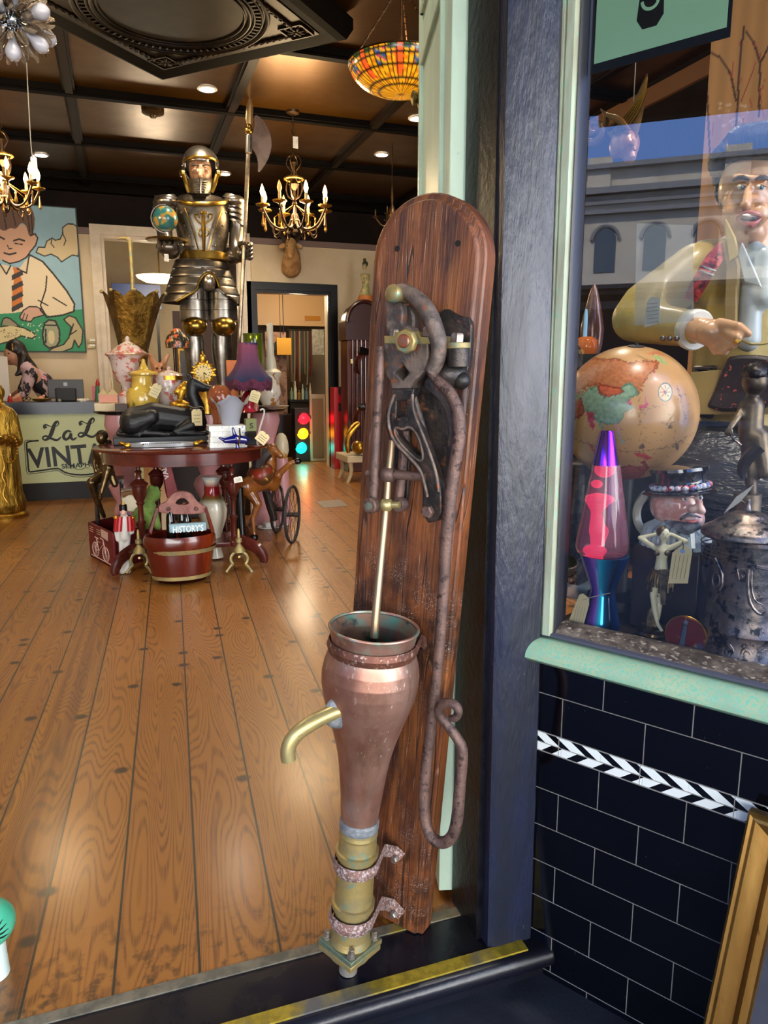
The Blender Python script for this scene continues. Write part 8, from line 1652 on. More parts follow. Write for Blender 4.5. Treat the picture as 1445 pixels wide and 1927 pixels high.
m = MB(); m.tube([Dn(1228, 1185, -.01), Dn(1226, 1160, -.012), Dn(1232, 1140, -.014)], [.014, .012, .006], 8, smooth=1); m.build('drape', M_DB, df)
c = Vector((PW(1228, 1190, oD).x, PW(1228, 1190, oD).y, DZ)); h_ = Dn(1228, 1180).z - DZ; m = MB(); m.lathe([(.034, 0), (.035, .006), (.03, .010), (.031, h_ * .6), (.026, h_ * .75), (.027, h_), (0, h_)], c, seg=36); m.build('base', mat('bronze_base', '#4A3A2A', .22, .8, c2='#8A7A50', s2=30), df)
m = MB(); [m.ell(Dn(x, 1005, .0115), (.0011, .0011, .0008), None, 6, 5) for x in (1248, 1256)]; m.ell(Dn(1253, 1013, .011), (.0016, .001, .0008), None, 6, 5); m.build('face_paint', mat('rose_paint', '#8A4A40', .4), df)
t = thing('price_tag', 'large handwritten tag hanging from the elbow of the dancer figurine', 'tag', Dn(1280, 1098, .02)); m = MB(); m.prism([Dn(x, y, .02) for x, y in ((1276, 1032), (1284, 1026), (1296, 1030), (1302, 1040), (1294, 1098), (1257, 1098), (1265, 1040))], -WM * .0012); m.build('card', M_TAG, t)
m = MB(); m.tube([Dn(1285, 1034, .022), Dn(1286, 1026, .022), Dn(1284, 1018, .01)], .0008, 5)
for k in range(4):
    n = 10; m.tube([Dn(1295 - 7.5 * k - .9 * i, 1044 + 5 * i + .8 * math.sin(i * 2.1 + k), .0212) for i in range(n)], .00035, 4)
m.build('handwriting', mat('pencil_grey', '#4A463C', .7), t); m = MB(); m.lathe([(.0045, 0), (.0045, .0004), (.0015, .0004)], Dn(1284, 1037, .0205), WM, 16); m.build('blue_eyelet', mat('blue_ring', '#8AA8D8', .5), t)

# pewter tankard
oT = -.125; kt_ = PW(1400, 1100, oT); tk = thing('pewter_tankard', 'large lidded antique silver tankard with scroll relief bands', 'tankard', Vector((kt_.x, kt_.y, DZ)))
M_PEW = mat('tarnished_silver', '#5E5A58', .36, .85, c2='#8A7A70', s2=22, t2=(.4, .6), c3='#23262A', s3=60, t3=(.52, .62), bump=.4, bs=90, bdist=.003)
m = MB(); wl(m, 1402, [(1008, 72), (1014, 76), (1020, 75), (1100, 78), (1150, 79), (1175, 82), (1183, 86), (1190, 84), (1222, 88), (1230, 94), (1240, 97)], oT, 56); zz = min(v.z for v in m.v); z9 = max(v.z for v in m.v)
for v in m.v: v.z = DZ + (v.z - zz) * (z9 - DZ) / (z9 - zz)
m.build('body', M_PEW, tk, ang=40)
m = MB(); wl(m, 1402, [(938, 3), (941, 5), (946, 4), (955, 6), (960, 8), (962, 22), (968, 34), (974, 38), (978, 50), (986, 60), (994, 74), (1000, 78), (1006, 78), (1010, 74)], oT, 56); m.build('lid', M_PEW, tk, ang=40)
m = MB()
for y in (1022, 1030, 1038, 1046): p = PW(1402, y, oT); m.tube([Vector((p.x + math.cos(a) * 76.5 * mpp(p), p.y + math.sin(a) * 76.5 * mpp(p), p.z)) for a in [2 * PI * j / 48 for j in range(48)]], .0012, 5, closed=True)
m.build('turned_ring', M_PEW, tk)
m = MB()
for k in range(9):
    p = PW(1402, 1205, oT); r = 86.5 * mpp(p); a0 = -2.7 + k * .36; 
    m.tube([Vector((p.x + math.cos(a0 + .13 * (1 - j / 26) * math.cos(.6 * j)) * r, p.y + math.sin(a0 + .13 * (1 - j / 26) * math.cos(.6 * j)) * r, p.z + .017 * (1 - j / 26) * math.sin(.6 * j))) for j in range(24)], .0013, 5)
m.build('scroll_relief', M_PEW, tk)
cT = PW(1402, 1100, oT)
def TS(x, y, e=.005):   # a point on the tankard's wall seen at that pixel
    d = ray(x, y); r = 78 * mpp(cT) + e; ox, oy = -cT.x, -cT.y; A_2 = d.x ** 2 + d.y ** 2; B_2 = 2 * (ox * d.x + oy * d.y); C_2 = ox * ox + oy * oy - r * r; D_2 = B_2 * B_2 - 4 * A_2 * C_2
    if D_2 < 0: D_2 = 0
    return EYEV + d * ((-B_2 - math.sqrt(D_2)) / (2 * A_2))
m = MB(); m.tube([TS(1408, 1070), TS(1406, 1110), TS(1412, 1140), TS(1430, 1158), TS(1440, 1150)], .003, 6, smooth=1); m.tube([TS(1414, 1072), TS(1413, 1108), TS(1420, 1132), TS(1440, 1140)], .002, 6, smooth=1); m.tube([TS(1388, 1072), TS(1412, 1068), TS(1412, 1094), TS(1390, 1092)], .002, 6, closed=True)
m.tube([TS(1400 + 6 * (1 - j / 16) * math.cos(.8 * j), 1081 + 7 * (1 - j / 16) * math.sin(.8 * j)) for j in range(15)], .0012, 5); m.tube([TS(1422, 1066), TS(1444, 1070)], .004, 6)
m.tube([TS(1345, 1050), TS(1364, 1092), TS(1342, 1132)], .002, 6, smooth=1); m.tube([TS(1347 + 7 * math.cos(a), 1092 + 14 * math.sin(a)) for a in [2 * PI * j / 14 for j in range(14)]], .0016, 5, closed=True); m.build('cartouche', M_PEW, tk)
m = MB(); m.tube([PW(1334, 1026, oT - .02), PW(1326, 1050, oT - .03), PW(1327, 1090, oT - .03), PW(1340, 1130, oT - .02)], [.007, .008, .007, .006], 8, smooth=2); m.tube([PW(1374, 1002, oT), PW(1368, 985, oT), PW(1368, 962, oT), PW(1380, 948, oT)], [.007, .006, .005, .004], 8, smooth=1); m.build('handle', M_PEW, tk)
t = thing('price_tag', 'thin white tag sticking up from the tankard lid', 'tag', PW(1370, 960, oT + .02)); m = MB(); m.prism([PW(x, y, oT + .02) for x, y in ((1362, 966), (1385, 935), (1418, 912), (1412, 922), (1392, 945))], -WM * .001); m.build('card', M_TAGW, t); m = MB(); m.tube([PW(1392, 940, oT + .02), PW(1402, 946, oT)], .0007, 4); m.build('string', M_STRING, t)

# carved rosette tile, small red badge
t = thing('carved_rosette_tile', 'dark red carved square tile with round centre behind the tankard', 'tile', Vector((*PW(1295, 1180, -.17).xy, DZ))); M_RT = mat('dark_red_glazed_wood', '#2E1816', .3, c2='#46241E', s2=14, coat=.3)
a = PW(1250, 1100, -.2); b = PW(1336, 1100, -.2); m = MB(); zt2 = PW(1295, 1103, -.2).z; m.prism([Vector((a.x, a.y, DZ)), Vector((b.x, b.y, DZ)), Vector((b.x, b.y, zt2)), Vector((a.x, a.y, zt2))], -WM * .015); m.build('slab', M_RT, t, bevel=.003)
cc3 = PW(1287, 1145, -.198); kq = mpp(cc3); m = MB()
for r, tt in ((27, 2.6), (17, 2.4), (9, 3)): m.tube([cc3 + (WE * math.cos(a) + Vector((0, 0, 1)) * math.sin(a)) * r * kq for a in [2 * PI * j / 40 for j in range(40)]], tt * kq, 6, closed=True)
m.ell(cc3, 5 * kq)
for k in range(16): a = 2 * PI * k / 16; d = WE * math.cos(a) + Vector((0, 0, 1)) * math.sin(a); e = WE * -math.sin(a) + Vector((0, 0, 1)) * math.cos(a); m.tube([cc3 + d * 31 * kq, cc3 + d * 36 * kq + e * 4 * kq, cc3 + d * 42 * kq - e * 2 * kq, cc3 + d * 44 * kq + e * 4 * kq], 1.8 * kq, 5, smooth=1)
m.build('rosette', M_RT, t)
t = thing('enamel_badge', 'small round red and gold badge propped at the front of the display', 'badge', Vector((*PW(1288, 1200, -.06).xy, DZ))); c = PW(1290, 1196, -.06); kq = mpp(c); m = MB(); m.lathe([(36 * kq, -.006), (38 * kq, 0), (36 * kq, .004), (0, .004)], c, WM, 36); m.build('disc', mat('red_gold_enamel', '#5E1A18', .3, c2='#A8863A', s2=30, t2=(.54, .6), c3='#3A4A6E', s3=24, t3=(.54, .62)), t)
m = MB(); m.tube([c + (WE * math.cos(a) + Vector((0, 0, 1)) * math.sin(a)) * 37 * kq for a in [2 * PI * j / 36 for j in range(36)]], 2 * kq, 6, closed=True); m.build('gold_edge', M_GOLD, t)
m = MB(); m.tube([c - WE * .004 - Vector((0, 0, .02)) + WM * .006, c + Vector((0, 0, .022)) + WM * .006], [.006, .004], 8); m.ell(c + Vector((0, 0, .026)) + WM * .006, .005); m.build('figure_relief', mat('blue_grey_relief', '#4A5468', .4), t)
for v in ():
    pass

# bronze cherub
oC = -.24; cc4 = PW(1405, 780, oC); kc4 = mpp(cc4); cb = thing('bronze_cherub', 'bronze curly haired cherub figure at the right edge of the display', 'statue', Vector((cc4.x, cc4.y, DZ)))
def Ch(x, y, d=0): return PW(x, y, oC + d)
M_CB = mat('worn_cherub_bronze', '#43372A', .4, .6, c2='#6E5E48', s2=14)
blob('body', [('e', Ch(1420, 718), (22 * kc4, 24 * kc4, 26 * kc4)), ('c', Ch(1418, 745), 10 * kc4, Ch(1415, 765), 18 * kc4), ('c', Ch(1415, 765), 22 * kc4, Ch(1412, 815), 22 * kc4), ('c', Ch(1410, 820), 18 * kc4, Ch(1412, 890), 13 * kc4), ('c', Ch(1412, 890), 12 * kc4, Ch(1415, 930), 9 * kc4), ('c', Ch(1428, 820), 18 * kc4, Ch(1440, 890), 12 * kc4), ('c', Ch(1400, 762), 9 * kc4, Ch(1388, 785, .03), 7 * kc4), ('c', Ch(1388, 785, .03), 7 * kc4, Ch(1372, 808, .05), 5 * kc4)], M_CB, cb, vox=.004)
blob('curly_hair', [('e', Ch(1420 + 22 * math.cos(k * 2.4) * (k / 30) ** .5, 706 - 16 * math.sin(k * 2.4) * (k / 30) ** .5 - 4, .022 - .02 * (k / 30)), (5.5 * kc4, 5.5 * kc4, 5.5 * kc4)) for k in range(34)], mat('dark_curl_bronze', '#2A2420', .4, .6), cb, vox=.003, smooth=1)
m = MB(); m.tube([Ch(1372 + 4 * math.cos(a), 812 + 5 * math.sin(a), .05) for a in [2 * PI * j / 12 for j in range(12)]], .003, 5, closed=True); m.tube([Ch(1372, 815, .05), Ch(1378, 825, .05), Ch(1395, 838, .05)], .002, 5, smooth=1); m.build('ring', M_PEW, cb)
for k in range(5): m = MB(); m.tube([Ch(1373, 806, .05), Ch(1366 + 2 * k, 812, .055), Ch(1367 + 2.5 * k, 818, .052)], .0035, 6, smooth=1); m.build('finger', M_CB, cb)
m = MB(); m.lathe([(.06, 0), (.05, .03), (.03, .05), (.025, Ch(1415, 930).z - DZ)], (cc4.x + .01, cc4.y - .01, DZ), seg=20); m.build('base', M_CB, cb)
m = MB(); m.tube([Ch(1430, 840, .03), Ch(1405, 862, .035), Ch(1395, 885, .03), Ch(1400, 900, .03)], [.012, .012, .01, .006], 8, smooth=2); m.build('garland', mat('dark_curl_bronze', '#2A2420'), cb)

# dark satin cushion, speckled case
t = thing('black_satin_cushion', 'charcoal satin cushion filling the display behind the jug and globe', 'cushion', Vector((*PW(1340, 900, -.5).xy, DZ))); c = PW(1350, 880, -.5); m = MB()
m.ell(Vector((c.x, c.y, DZ + .2)), (.4, .17, .2), Matrix.Rotation(math.atan2(WE.y, WE.x), 3, 'Z'), 40, 24); m.build('cover', mat('charcoal_satin', '#23272E', .35, c2='#1A1D22', s2=4, bump=.7, bs=7, stretch=(1, 1, 3), bdist=.03, spec=.7), t)
t = thing('black_handbag', 'black patent handbag with frame clasp behind the globe at right', 'handbag', Vector((*PW(1330, 780, -.52).xy, 1.09))); m = MB(); m.prism([PW(x, y, -.50) for x, y in ((1288, 780), (1300, 735), (1308, 690), (1365, 688), (1352, 740), (1340, 790))], -WM * .09); m.build('body', mat('patent_leather', '#101114', .15, c2='#2A2C30', s2=30), t, bevel=.01); m = MB(); m.tube([PW(1306, 692, -.495), PW(1366, 690, -.495)], .004, 6); m.tube([PW(1300, 720, -.495), PW(1310, 694, -.495), PW(1360, 694, -.495), PW(1345, 735, -.495)], .003, 6); m.build('clasp', M_PEW, t)
t = thing('speckled_beaded_bag', 'black bag sprinkled with red beads behind the cherub', 'bag', Vector((*PW(1390, 770, -.44).xy, 1.08))); m = MB(); m.prism([PW(x, y, -.42) for x, y in smooth_poly([(1322, 775), (1340, 740), (1362, 680), (1375, 668), (1440, 668), (1460, 680), (1460, 775)], 1)], -WM * .07); m.build('body', mat('beaded_black', '#1C1214', .5, c2='#281A1C', s2=10, c3='#C05A50', s3=70, t3=(.63, .66)), t, bevel=.008)

# ---------------- singer statue
oS = -.50; sc0 = PW(1400, 450, oS); kS = mpp(sc0); sn = thing('singer_statue', 'life-size painted statue of a singing man in tan jacket with red guitar strap', 'statue', Vector((sc0.x, sc0.y, DZ)))
def Sg(x, y, d=0): return PW(x, y, oS + d)
M_SK = mat('painted_statue_skin', '#C89A74', .32, c2='#BC8C68', s2=8, coat=.2)
blob('head', [('e', Sg(1418, 350, -.02), (58 * kS, 66 * kS, 70 * kS)), ('e', Sg(1402, 395, .02), (36 * kS, 44 * kS, 52 * kS)), ('e', Sg(1408, 440, .02), (28 * kS, 34 * kS, 22 * kS)), ('c', Sg(1408, 352, .065), 6 * kS, Sg(1404, 386, .095), 9 * kS), ('e', Sg(1402, 389, .09), (13 * kS, 9 * kS, 7 * kS)), ('c', Sg(1385, 333, .055), 7 * kS, Sg(1404, 334, .065), 6 * kS), ('c', Sg(1412, 334, .065), 6 * kS, Sg(1436, 338, .055), 6 * kS), ('e', Sg(1378, 400, .04), (16 * kS, 14 * kS, 18 * kS)), ('e', Sg(1430, 402, .05), (18 * kS, 16 * kS, 18 * kS)),
              ('e', Sg(1358, 375, -.04), (8 * kS, 14 * kS, 20 * kS)), ('c', Sg(1415, 440, -.02), 36 * kS, Sg(1418, 500, -.03), 40 * kS)], M_SK, sn, vox=.005)
m = MB(); m.tube([Sg(1386, 408, .088), Sg(1400, 401, .098), Sg(1412, 400, .1), Sg(1424, 402, .096), Sg(1432, 408, .085)], [2.5 * kS, 4 * kS, 4.5 * kS, 4 * kS, 2 * kS], 8, smooth=1); m.tube([Sg(1387, 412, .088), Sg(1404, 422, .098), Sg(1418, 423, .098), Sg(1431, 412, .085)], [2.5 * kS, 5 * kS, 5 * kS, 2 * kS], 8, smooth=1); m.build('lips', mat('rose_lips', '#A8605A', .3), sn)
m = MB(); m.ell(Sg(1410, 411, .09), (20 * kS, 6 * kS, 6 * kS)); m.build('mouth_opening', mat('dark_mouth', '#2A1412', .5), sn); m = MB(); m.ell(Sg(1410, 406, .096), (15 * kS, 5 * kS, 3 * kS)); m.build('teeth', M_WHITE, sn)  # dark opening between the lips, teeth in front
for x, y, d in ((1396, 352, .065), (1432, 352, .066)):
    m = MB(); m.ell(Sg(x, y, d), (10 * kS, 6 * kS, 5.5 * kS)); e_ = m.build('eye', mat('statue_eye_white', '#CFC8B8', .2), sn); m = MB(); m.ell(Sg(x + 1, y, d + .0052), (4 * kS, 3 * kS, 4.2 * kS)); m.build('iris', mat('blue_iris', '#3E5A6A', .2), e_); m = MB(); m.tube([Sg(x - 11, y - 1, d + .002), Sg(x, y - 6, d + .008), Sg(x + 11, y - 1, d + .002)], 1.8 * kS, 6, smooth=1); m.build('eyelid', M_SK, e_)
m = MB(); m.tube([Sg(1380, 340, .06), Sg(1394, 332, .074), Sg(1410, 338, .072)], [2.5 * kS, 4.5 * kS, 2 * kS], 8, smooth=1); m.tube([Sg(1420, 338, .072), Sg(1434, 332, .07), Sg(1448, 338, .055)], [2 * kS, 4.5 * kS, 2.5 * kS], 8, smooth=1); m.build('eyebrow', mat('black_brow', '#1A1818', .4), sn)
M_HR = mat('black_moulded_hair', '#0F1216', .22, bump=.9, bs=30, stretch=(4, 4, .6), bdist=.01)
hp_ = [('e', Sg(1428, 318, -.075), (68 * kS, 66 * kS, 70 * kS)), ('c', Sg(1352, 310, -.01), 20 * kS, Sg(1395, 268, .03), 30 * kS), ('c', Sg(1395, 268, .035), 31 * kS, Sg(1460, 262, .04), 34 * kS), ('c', Sg(1354, 318, -.03), 17 * kS, Sg(1356, 375, -.03), 9 * kS), ('c', Sg(1362, 380, .0), 8 * kS, Sg(1370, 408, .012), 6 * kS), ('c', Sg(1345, 300, 0), 14 * kS, Sg(1385, 262, .02), 18 * kS)]
for k in range(6): hp_.append(('c', Sg(1345 + 14 * k, 300 - 6 * k, .03 + .006 * k), 6 * kS, Sg(1380 + 14 * k, 255 - 2 * k, .05), 7 * kS))
blob('hair', hp_, M_HR, sn, vox=.005, smooth=1)
M_JK = mat('tan_painted_jacket', '#B8A060', .4, c2='#A08A4C', s2=5, t2=(.4, .62), bump=.35, bs=9, bdist=.02, coat=.15)
blob('jacket', [('c', Sg(1330, 500, -.06), 52 * kS, Sg(1470, 510, -.06), 60 * kS), ('c', Sg(1390, 520, -.1), 85 * kS, Sg(1400, 700, -.1), 100 * kS), ('c', Sg(1400, 700, -.1), 95 * kS, Sg(1420, 860, -.1), 90 * kS), ('c', Sg(1310, 505, -.02), 50 * kS, Sg(1215, 580, .06), 52 * kS), ('c', Sg(1215, 580, .06), 52 * kS, Sg(1195, 600, .08), 46 * kS), ('c', Sg(1200, 605, .08), 42 * kS, Sg(1295, 618, .16), 34 * kS),
                ('c', Sg(1230, 545, .09), 10 * kS, Sg(1205, 590, .13), 8 * kS), ('c', Sg(1255, 530, .07), 9 * kS, Sg(1235, 600, .15), 7 * kS)], M_JK, sn, vox=.008, smooth=3)
m = MB(); m.lathe([(33 * kS, 0), (36 * kS, .012), (37 * kS, .024), (34 * kS, .03), (28 * kS, .03)], Sg(1296, 617, .155), (Sg(1330, 628, .19) - Sg(1296, 617, .155)), 28); m.build('shirt_cuff', mat('white_painted_cuff', '#C8C8C0', .3), sn)
m = MB()
for k in range(3): m.ell(Sg(1247 + 13 * k, 637, .205), .006, None, 10, 8)
m.build('sleeve_button', M_PEW, sn)
hnd = Sg(1345, 630, .2); hb2 = blob('hand', [('e', Sg(1345, 628, .2), (34 * kS, 26 * kS, 24 * kS), Matrix.Rotation(.2, 3, 'Y')), ('c', Sg(1312, 620, .18), 22 * kS, Sg(1345, 628, .2), 24 * kS), ('c', Sg(1355, 610, .215), 11 * kS, Sg(1390, 616, .235), 9 * kS), ('c', Sg(1390, 616, .235), 8.5 * kS, Sg(1408, 628, .24), 6.5 * kS),
   ('c', Sg(1365, 622, .22), 10 * kS, Sg(1388, 636, .245), 8 * kS), ('c', Sg(1388, 636, .245), 7.5 * kS, Sg(1382, 648, .235), 6.5 * kS), ('c', Sg(1360, 636, .215), 9.5 * kS, Sg(1378, 650, .235), 7.5 * kS), ('c', Sg(1378, 650, .235), 7 * kS, Sg(1366, 656, .225), 6 * kS), ('c', Sg(1350, 645, .21), 9 * kS, Sg(1364, 662, .225), 7 * kS), ('c', Sg(1364, 662, .225), 6.5 * kS, Sg(1352, 662, .215), 5.5 * kS), ('c', Sg(1338, 646, .2), 8 * kS, Sg(1346, 664, .21), 6 * kS)], M_SK, sn, vox=.0035, smooth=2)
m = MB(); m.tube([Sg(1384, 641, .25), Sg(1390, 646, .25)], .006, 8); m.build('ring', M_GOLD2, sn)
M_SH = mat('white_painted_shirt', '#B8BEBC', .35, c2='#A0A8A8', s2=6)
blob('shirt', [('c', Sg(1420, 470, .03), 16 * kS, Sg(1412, 560, .045), 20 * kS), ('c', Sg(1412, 560, .045), 20 * kS, Sg(1408, 640, .05), 22 * kS), ('c', Sg(1440, 480, .03), 16 * kS, Sg(1436, 560, .045), 22 * kS)], M_SH, sn, vox=.006)
for pts in ([(1364, 410), (1382, 445), (1391, 480), (1372, 493), (1366, 450)], [(1395, 455), (1420, 510), (1432, 540), (1400, 530), (1388, 480)]):
    m = MB(); m.prism([Sg(x, y, .09) for x, y in pts], -WM * .012); m.build('collar', M_JK if pts[0][0] == 1364 else M_SH, sn, bevel=.002)
m = MB(); m.prism([Sg(x, y, .085) for x, y in ((1358, 452), (1366, 500), (1360, 640), (1384, 640), (1386, 500), (1374, 450))], -WM * .03); m.build('lapel', mat('brown_lapel', '#8A7448', .5), sn, bevel=.002)
m = MB(); R = []
for x0, y0, x1, y1, d in ((1352, 456, 1374, 452, .06), (1330, 480, 1362, 486, .085), (1316, 502, 1346, 512, .09), (1298, 535, 1326, 545, .09), (1286, 562, 1312, 568, .075)): R.append([Sg(x0, y0, d), Sg(x1, y1, d), Sg(x1, y1, d - .008), Sg(x0, y0, d - .008)])
m.rings(R); m.build('guitar_strap', mat('red_woven_strap', '#8A2A38', .6, c2='#C04A50', s2=60, t2=(.5, .56), c3='#4A1A24', s3=50, t3=(.55, .6)), sn)
m = MB()
for a, b in (((1317, 500), (1348, 510)), ((1313, 508), (1344, 518))): m.tube([Sg(*a, .094), Sg(*b, .094)], .0022, 6)
m.build('strap_buckle', M_CHROME, sn)
m = MB(); m.prism([Sg(x, y, .05) for x, y in ((1290, 780), (1300, 700), (1460, 690), (1460, 780))], -WM * .03); m.tube([Sg(1395, 640, .24), Sg(1420, 650, .24), Sg(1470, 640, .22)], .003, 6, smooth=1); m.build('guitar_top', mat('cream_guitar_top', '#A8945E', .35), sn, bevel=.01)

# ---------------- hanging and standing things around him
oM = -.55; mk = thing('carved_flying_figure', 'carved and gilded flying figure with a pale face hanging at the window top', 'carving', PW(1175, 270, oM))
def Mk(x, y, d=0): return PW(x, y, oM + d)
kM = mpp(Mk(1175, 270)); M_CV = mat('brown_gilt_carving', '#6E4A24', .35, .4, c2='#9A7030', s2=10, t2=(.5, .62), bump=.5, bs=30)
blob('face', [('e', Mk(1182, 272), (22 * kM, 20 * kM, 27 * kM)), ('e', Mk(1185, 295), (12 * kM, 14 * kM, 12 * kM)), ('c', Mk(1190, 268, .025), 3 * kM, Mk(1195, 281, .03), 4.5 * kM), ('e', Mk(1160, 275), (14 * kM, 12 * kM, 24 * kM))], mat('pale_pink_gilt_face', '#A87C62', .3, .3, c2='#8A5A3A', s2=12), mk, vox=.005)
m = MB(); R = []
for k in range(12):
    t = k / 11; x = 1150 + 68 * t ** .8; y = 262 - 124 * t ** 1.4; w = 42 * (1 - t) ** .7 + .8; R.append([Mk(x - w * .2, y - w * .3, .01), Mk(x + w * .6, y + w * .75, .01), Mk(x + w * .6, y + w * .75, -.01), Mk(x - w * .2, y - w * .3, -.01)])
m.rings(R); m.build('wing', M_CV, mk, ang=30)
m = MB()
for k in range(5): m.tube([Mk(1150 + 7 * k, 250 - 2 * k, .014), Mk(1178 + 5 * k, 215 - 0 * k, .014), Mk(1205 + 2 * k, 180, .012), Mk(1218, 145, .01)], 1.3 * kM, 5, smooth=2)
m.build('wing_rib', M_GOLD, mk)
m = MB(); m.tube([Mk(1095, 255), Mk(1110, 270), Mk(1130, 262), Mk(1136, 240), Mk(1122, 228), Mk(1108, 236), Mk(1112, 250), Mk(1124, 248)], [3 * kM, 7 * kM, 9 * kM, 8 * kM, 6 * kM, 5 * kM, 4 * kM, 3 * kM], 10, smooth=2); m.tube([Mk(1136, 240), Mk(1145, 222), Mk(1130, 205)], [7 * kM, 6 * kM, 1 * kM], 8, smooth=1); m.tube([Mk(1140, 215, .01), Mk(1165, 225, .02), Mk(1185, 245, .025)], [3 * kM, 7 * kM, 3 * kM], 8, smooth=1); m.build('scroll_tail', M_CV, mk)
m = MB(); m.tube([Mk(1190, 235), Vector((*Mk(1190, 150).xy, 3.0))], .0012, 5); m.build('hanging_wire', M_STRING, mk)
for k, (x, y0, y1, lb) in enumerate(((1174, 318, 372, 'short'), (1193, 305, 402, 'long'))):
    pass
cp = thing('painted_hanging_panel', 'tall orange painted panel with red branches and blossoms behind the singer', 'panel', Vector((*PW(1385, 400, -.95).xy, .698))); oP = -.95; m = MB(); NXp, NYp = 130, 330; a = PW(1322, 300, oP); e1 = WE; wd_ = .34; ztp = PW(1325, 80, oP).z; zbp = 1.0
vs = [a.xy.to_3d() + e1 * (wd_ * i / (NXp - 1)) + Vector((0, 0, zbp + (2.3 - zbp) * j / (NYp - 1))) for j in range(NYp) for i in range(NXp)]
m.add(vs, [(j * NXp + i, j * NXp + i + 1, (j + 1) * NXp + i + 1, (j + 1) * NXp + i) for j in range(NYp - 1) for i in range(NXp - 1)]); pn_ = m.build('painted_face', mat('painted_linen', '#FFFFFF', .6, vcol=True), cp, ang=180)
X, Y = projN(vco(pn_)); C = np.tile(lin('#B07A48'), (len(X), 1)); C *= (1 + .1 * np.sin(X * .2 + Y * .02))[:, None]
def br(pts, w, c='#4A2A20'): k = nearline(X, Y, pts, w); C[k] = lin(c)
br([(1325, 95), (1331, 180), (1334, 260), (1338, 330)], 1.8); br([(1332, 96), (1355, 108), (1375, 140), (1385, 190)], 2.2); br([(1400, 50), (1392, 110), (1388, 190), (1384, 260)], 2); br([(1405, 60), (1420, 85), (1430, 120), (1428, 220)], 2.2); br([(1395, 190), (1418, 130)], 1.2, '#8A2A20'); br([(1430, 120), (1460, 60)], 2)
for k in range(26): x = 1340 + rnd.random() * 100; y = 60 + rnd.random() * 260; br([(x, y), (x + rnd.uniform(-4, 4), y + rnd.uniform(8, 30))], .6 + rnd.random(), '#A04030')
for k in range(26): x = 1352 + rnd.random() * 56; y = 192 + rnd.random() * 68; [br([(x, y), (x + 5 * math.cos(q), y + 5 * math.sin(q))], .6, '#CFA890') for q in (-2.4, -1.57, -.8)]
set_cols(pn_, C)
m = MB(); m.prism([a.xy.to_3d() - WM * .003 + Vector((0, 0, .698)), a.xy.to_3d() + e1 * wd_ - WM * .003 + Vector((0, 0, .698)), a.xy.to_3d() + e1 * wd_ - WM * .003 + Vector((0, 0, 2.3)), a.xy.to_3d() - WM * .003 + Vector((0, 0, 2.3))], -WM * .02); m.build('board', mat('orange_board', '#8A5A34', .6), cp)
ol = thing('amber_glass_lamp', 'glowing amber glass lamp at the upper right edge behind the singer', 'lamp', PW(1452, 185, -1.0)); c = PW(1452, 185, -1.0); m = MB(); m.ell(c, (.034, .034, .036)); m.build('globe_shade', mat('amber_glow', '#E0A020', .3, emis='#F0A818', es=2.2), ol); m = MB(); m.cyl(c + Vector((0, 0, .03)), Vector((c.x, c.y, CEIL)), .004); m.lathe([(.02, 0), (.03, .01), (.01, .03)], c + Vector((0, 0, .03))); m.build('hanger', M_CH, ol)
def wthing(name, label, cat, x, prof, o, m_, part='body', z=None, **kw):
    c = PW(x, prof[-1][0], o); t = thing(name, label, cat, Vector((c.x, c.y, DZ if z is None else z))); q = MB(); wl(q, x, prof, o, 24, **kw); q.build(part, m_, t, ang=50); return t
sb2 = thing('display_riser', 'dark wooden riser at the left end of the window display', 'riser', Vector((*PW(1100, 800, -.62).xy, DZ))); c = PW(1110, 668, -.62); m = MB(); m.box((c.x, c.y, (DZ + c.z) / 2), (.34, .2, c.z - DZ), Matrix.Rotation(math.atan2(WE.y, WE.x), 3, 'Z')); m.build('body', mat('riser_dark', '#17120F', .5, c2='#2A211B', s2=8), sb2)
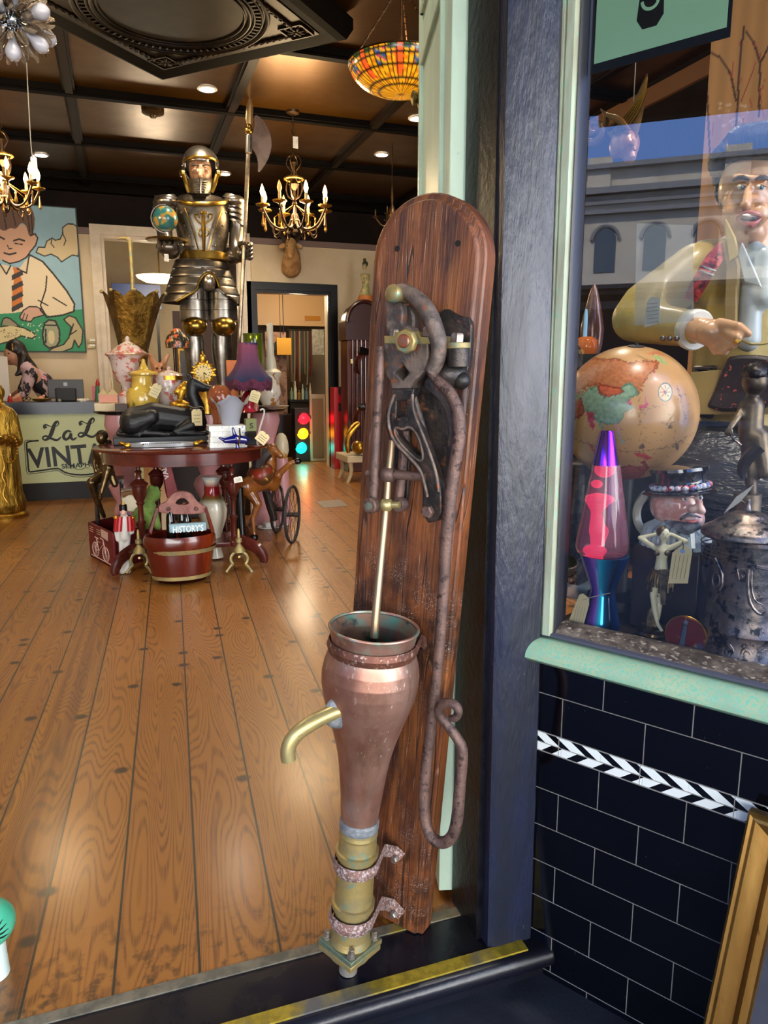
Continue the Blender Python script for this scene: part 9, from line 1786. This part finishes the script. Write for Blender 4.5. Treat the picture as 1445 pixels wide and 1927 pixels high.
wthing('orange_glass_jar', 'orange glass jar beside the globe at the left of the display', 'jar', 1102, [(634, 12), (640, 20), (655, 21), (667, 17)], -.58, mat('orange_jar_glass', '#C8682A', .15, trans=.2, emis='#C8682A', es=.12), z=PW(1102, 667, -.58).z)
wthing('brown_lustre_vase', 'tall brown lustre vase behind the orange jar', 'vase', 1112, [(536, 2), (545, 6), (560, 10), (590, 17), (620, 22), (650, 20), (667, 15)], -.64, mat('brown_lustre', '#5A3E36', .2, .4, c2='#8A6A60', s2=14), z=PW(1112, 667, -.64).z)
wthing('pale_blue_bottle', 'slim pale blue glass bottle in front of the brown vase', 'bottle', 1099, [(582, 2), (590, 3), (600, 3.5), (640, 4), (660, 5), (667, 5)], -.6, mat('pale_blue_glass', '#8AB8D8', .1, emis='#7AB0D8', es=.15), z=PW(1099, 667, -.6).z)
t = thing('black_leather_saddlebag', 'black leather fold hanging beside the window frame left of the globe', 'leather goods', PW(1068, 700, -.3)); m = MB(); m.tube([PW(1064, 640, -.34), PW(1072, 660, -.33), PW(1078, 690, -.33), PW(1066, 715, -.32)], [.02, .03, .028, .012], 12, smooth=2, sx=.6); cc5 = PW(1066, 715, -.32); m.build('fold', mat('black_leather', '#14161A', .3, bump=.4, bs=40), t); m = MB(); m.cyl((cc5.x, cc5.y, DZ), cc5, .006); m.build('hook_stand', M_BLACK, t)
t = thing('dark_ribbed_casket', 'dark textured casket low at the left below the globe', 'casket', Vector((*PW(1068, 900, -.34).xy, DZ))); c = PW(1062, 990, -.36); m = MB(); zc_ = PW(1062, 865, -.36).z; m.box((c.x, c.y, (DZ + zc_) / 2), (.14, .12, zc_ - DZ), Matrix.Rotation(math.atan2(WE.y, WE.x), 3, 'Z')); m.build('body', mat('ribbed_black_bronze', '#1E1D1C', .35, .4, c2='#4A4640', s2=30, bump=.8, bs=40), t, bevel=.01)
t = thing('white_dish', 'white oval dish lying behind the lava lamp and dancer', 'dish', Vector((*PW(1150, 1120, -.3).xy, DZ))); c = Vector((*PW(1140, 1130, -.3).xy, DZ)); m = MB(); m.lathe([(.05, 0), (.09, .012), (.1, .02), (.088, .014), (0, .006)], c, seg=36, sx=1.3); m.build('body', mat('grey_white_china', '#8A949A', .2), t)
# temporary test lights
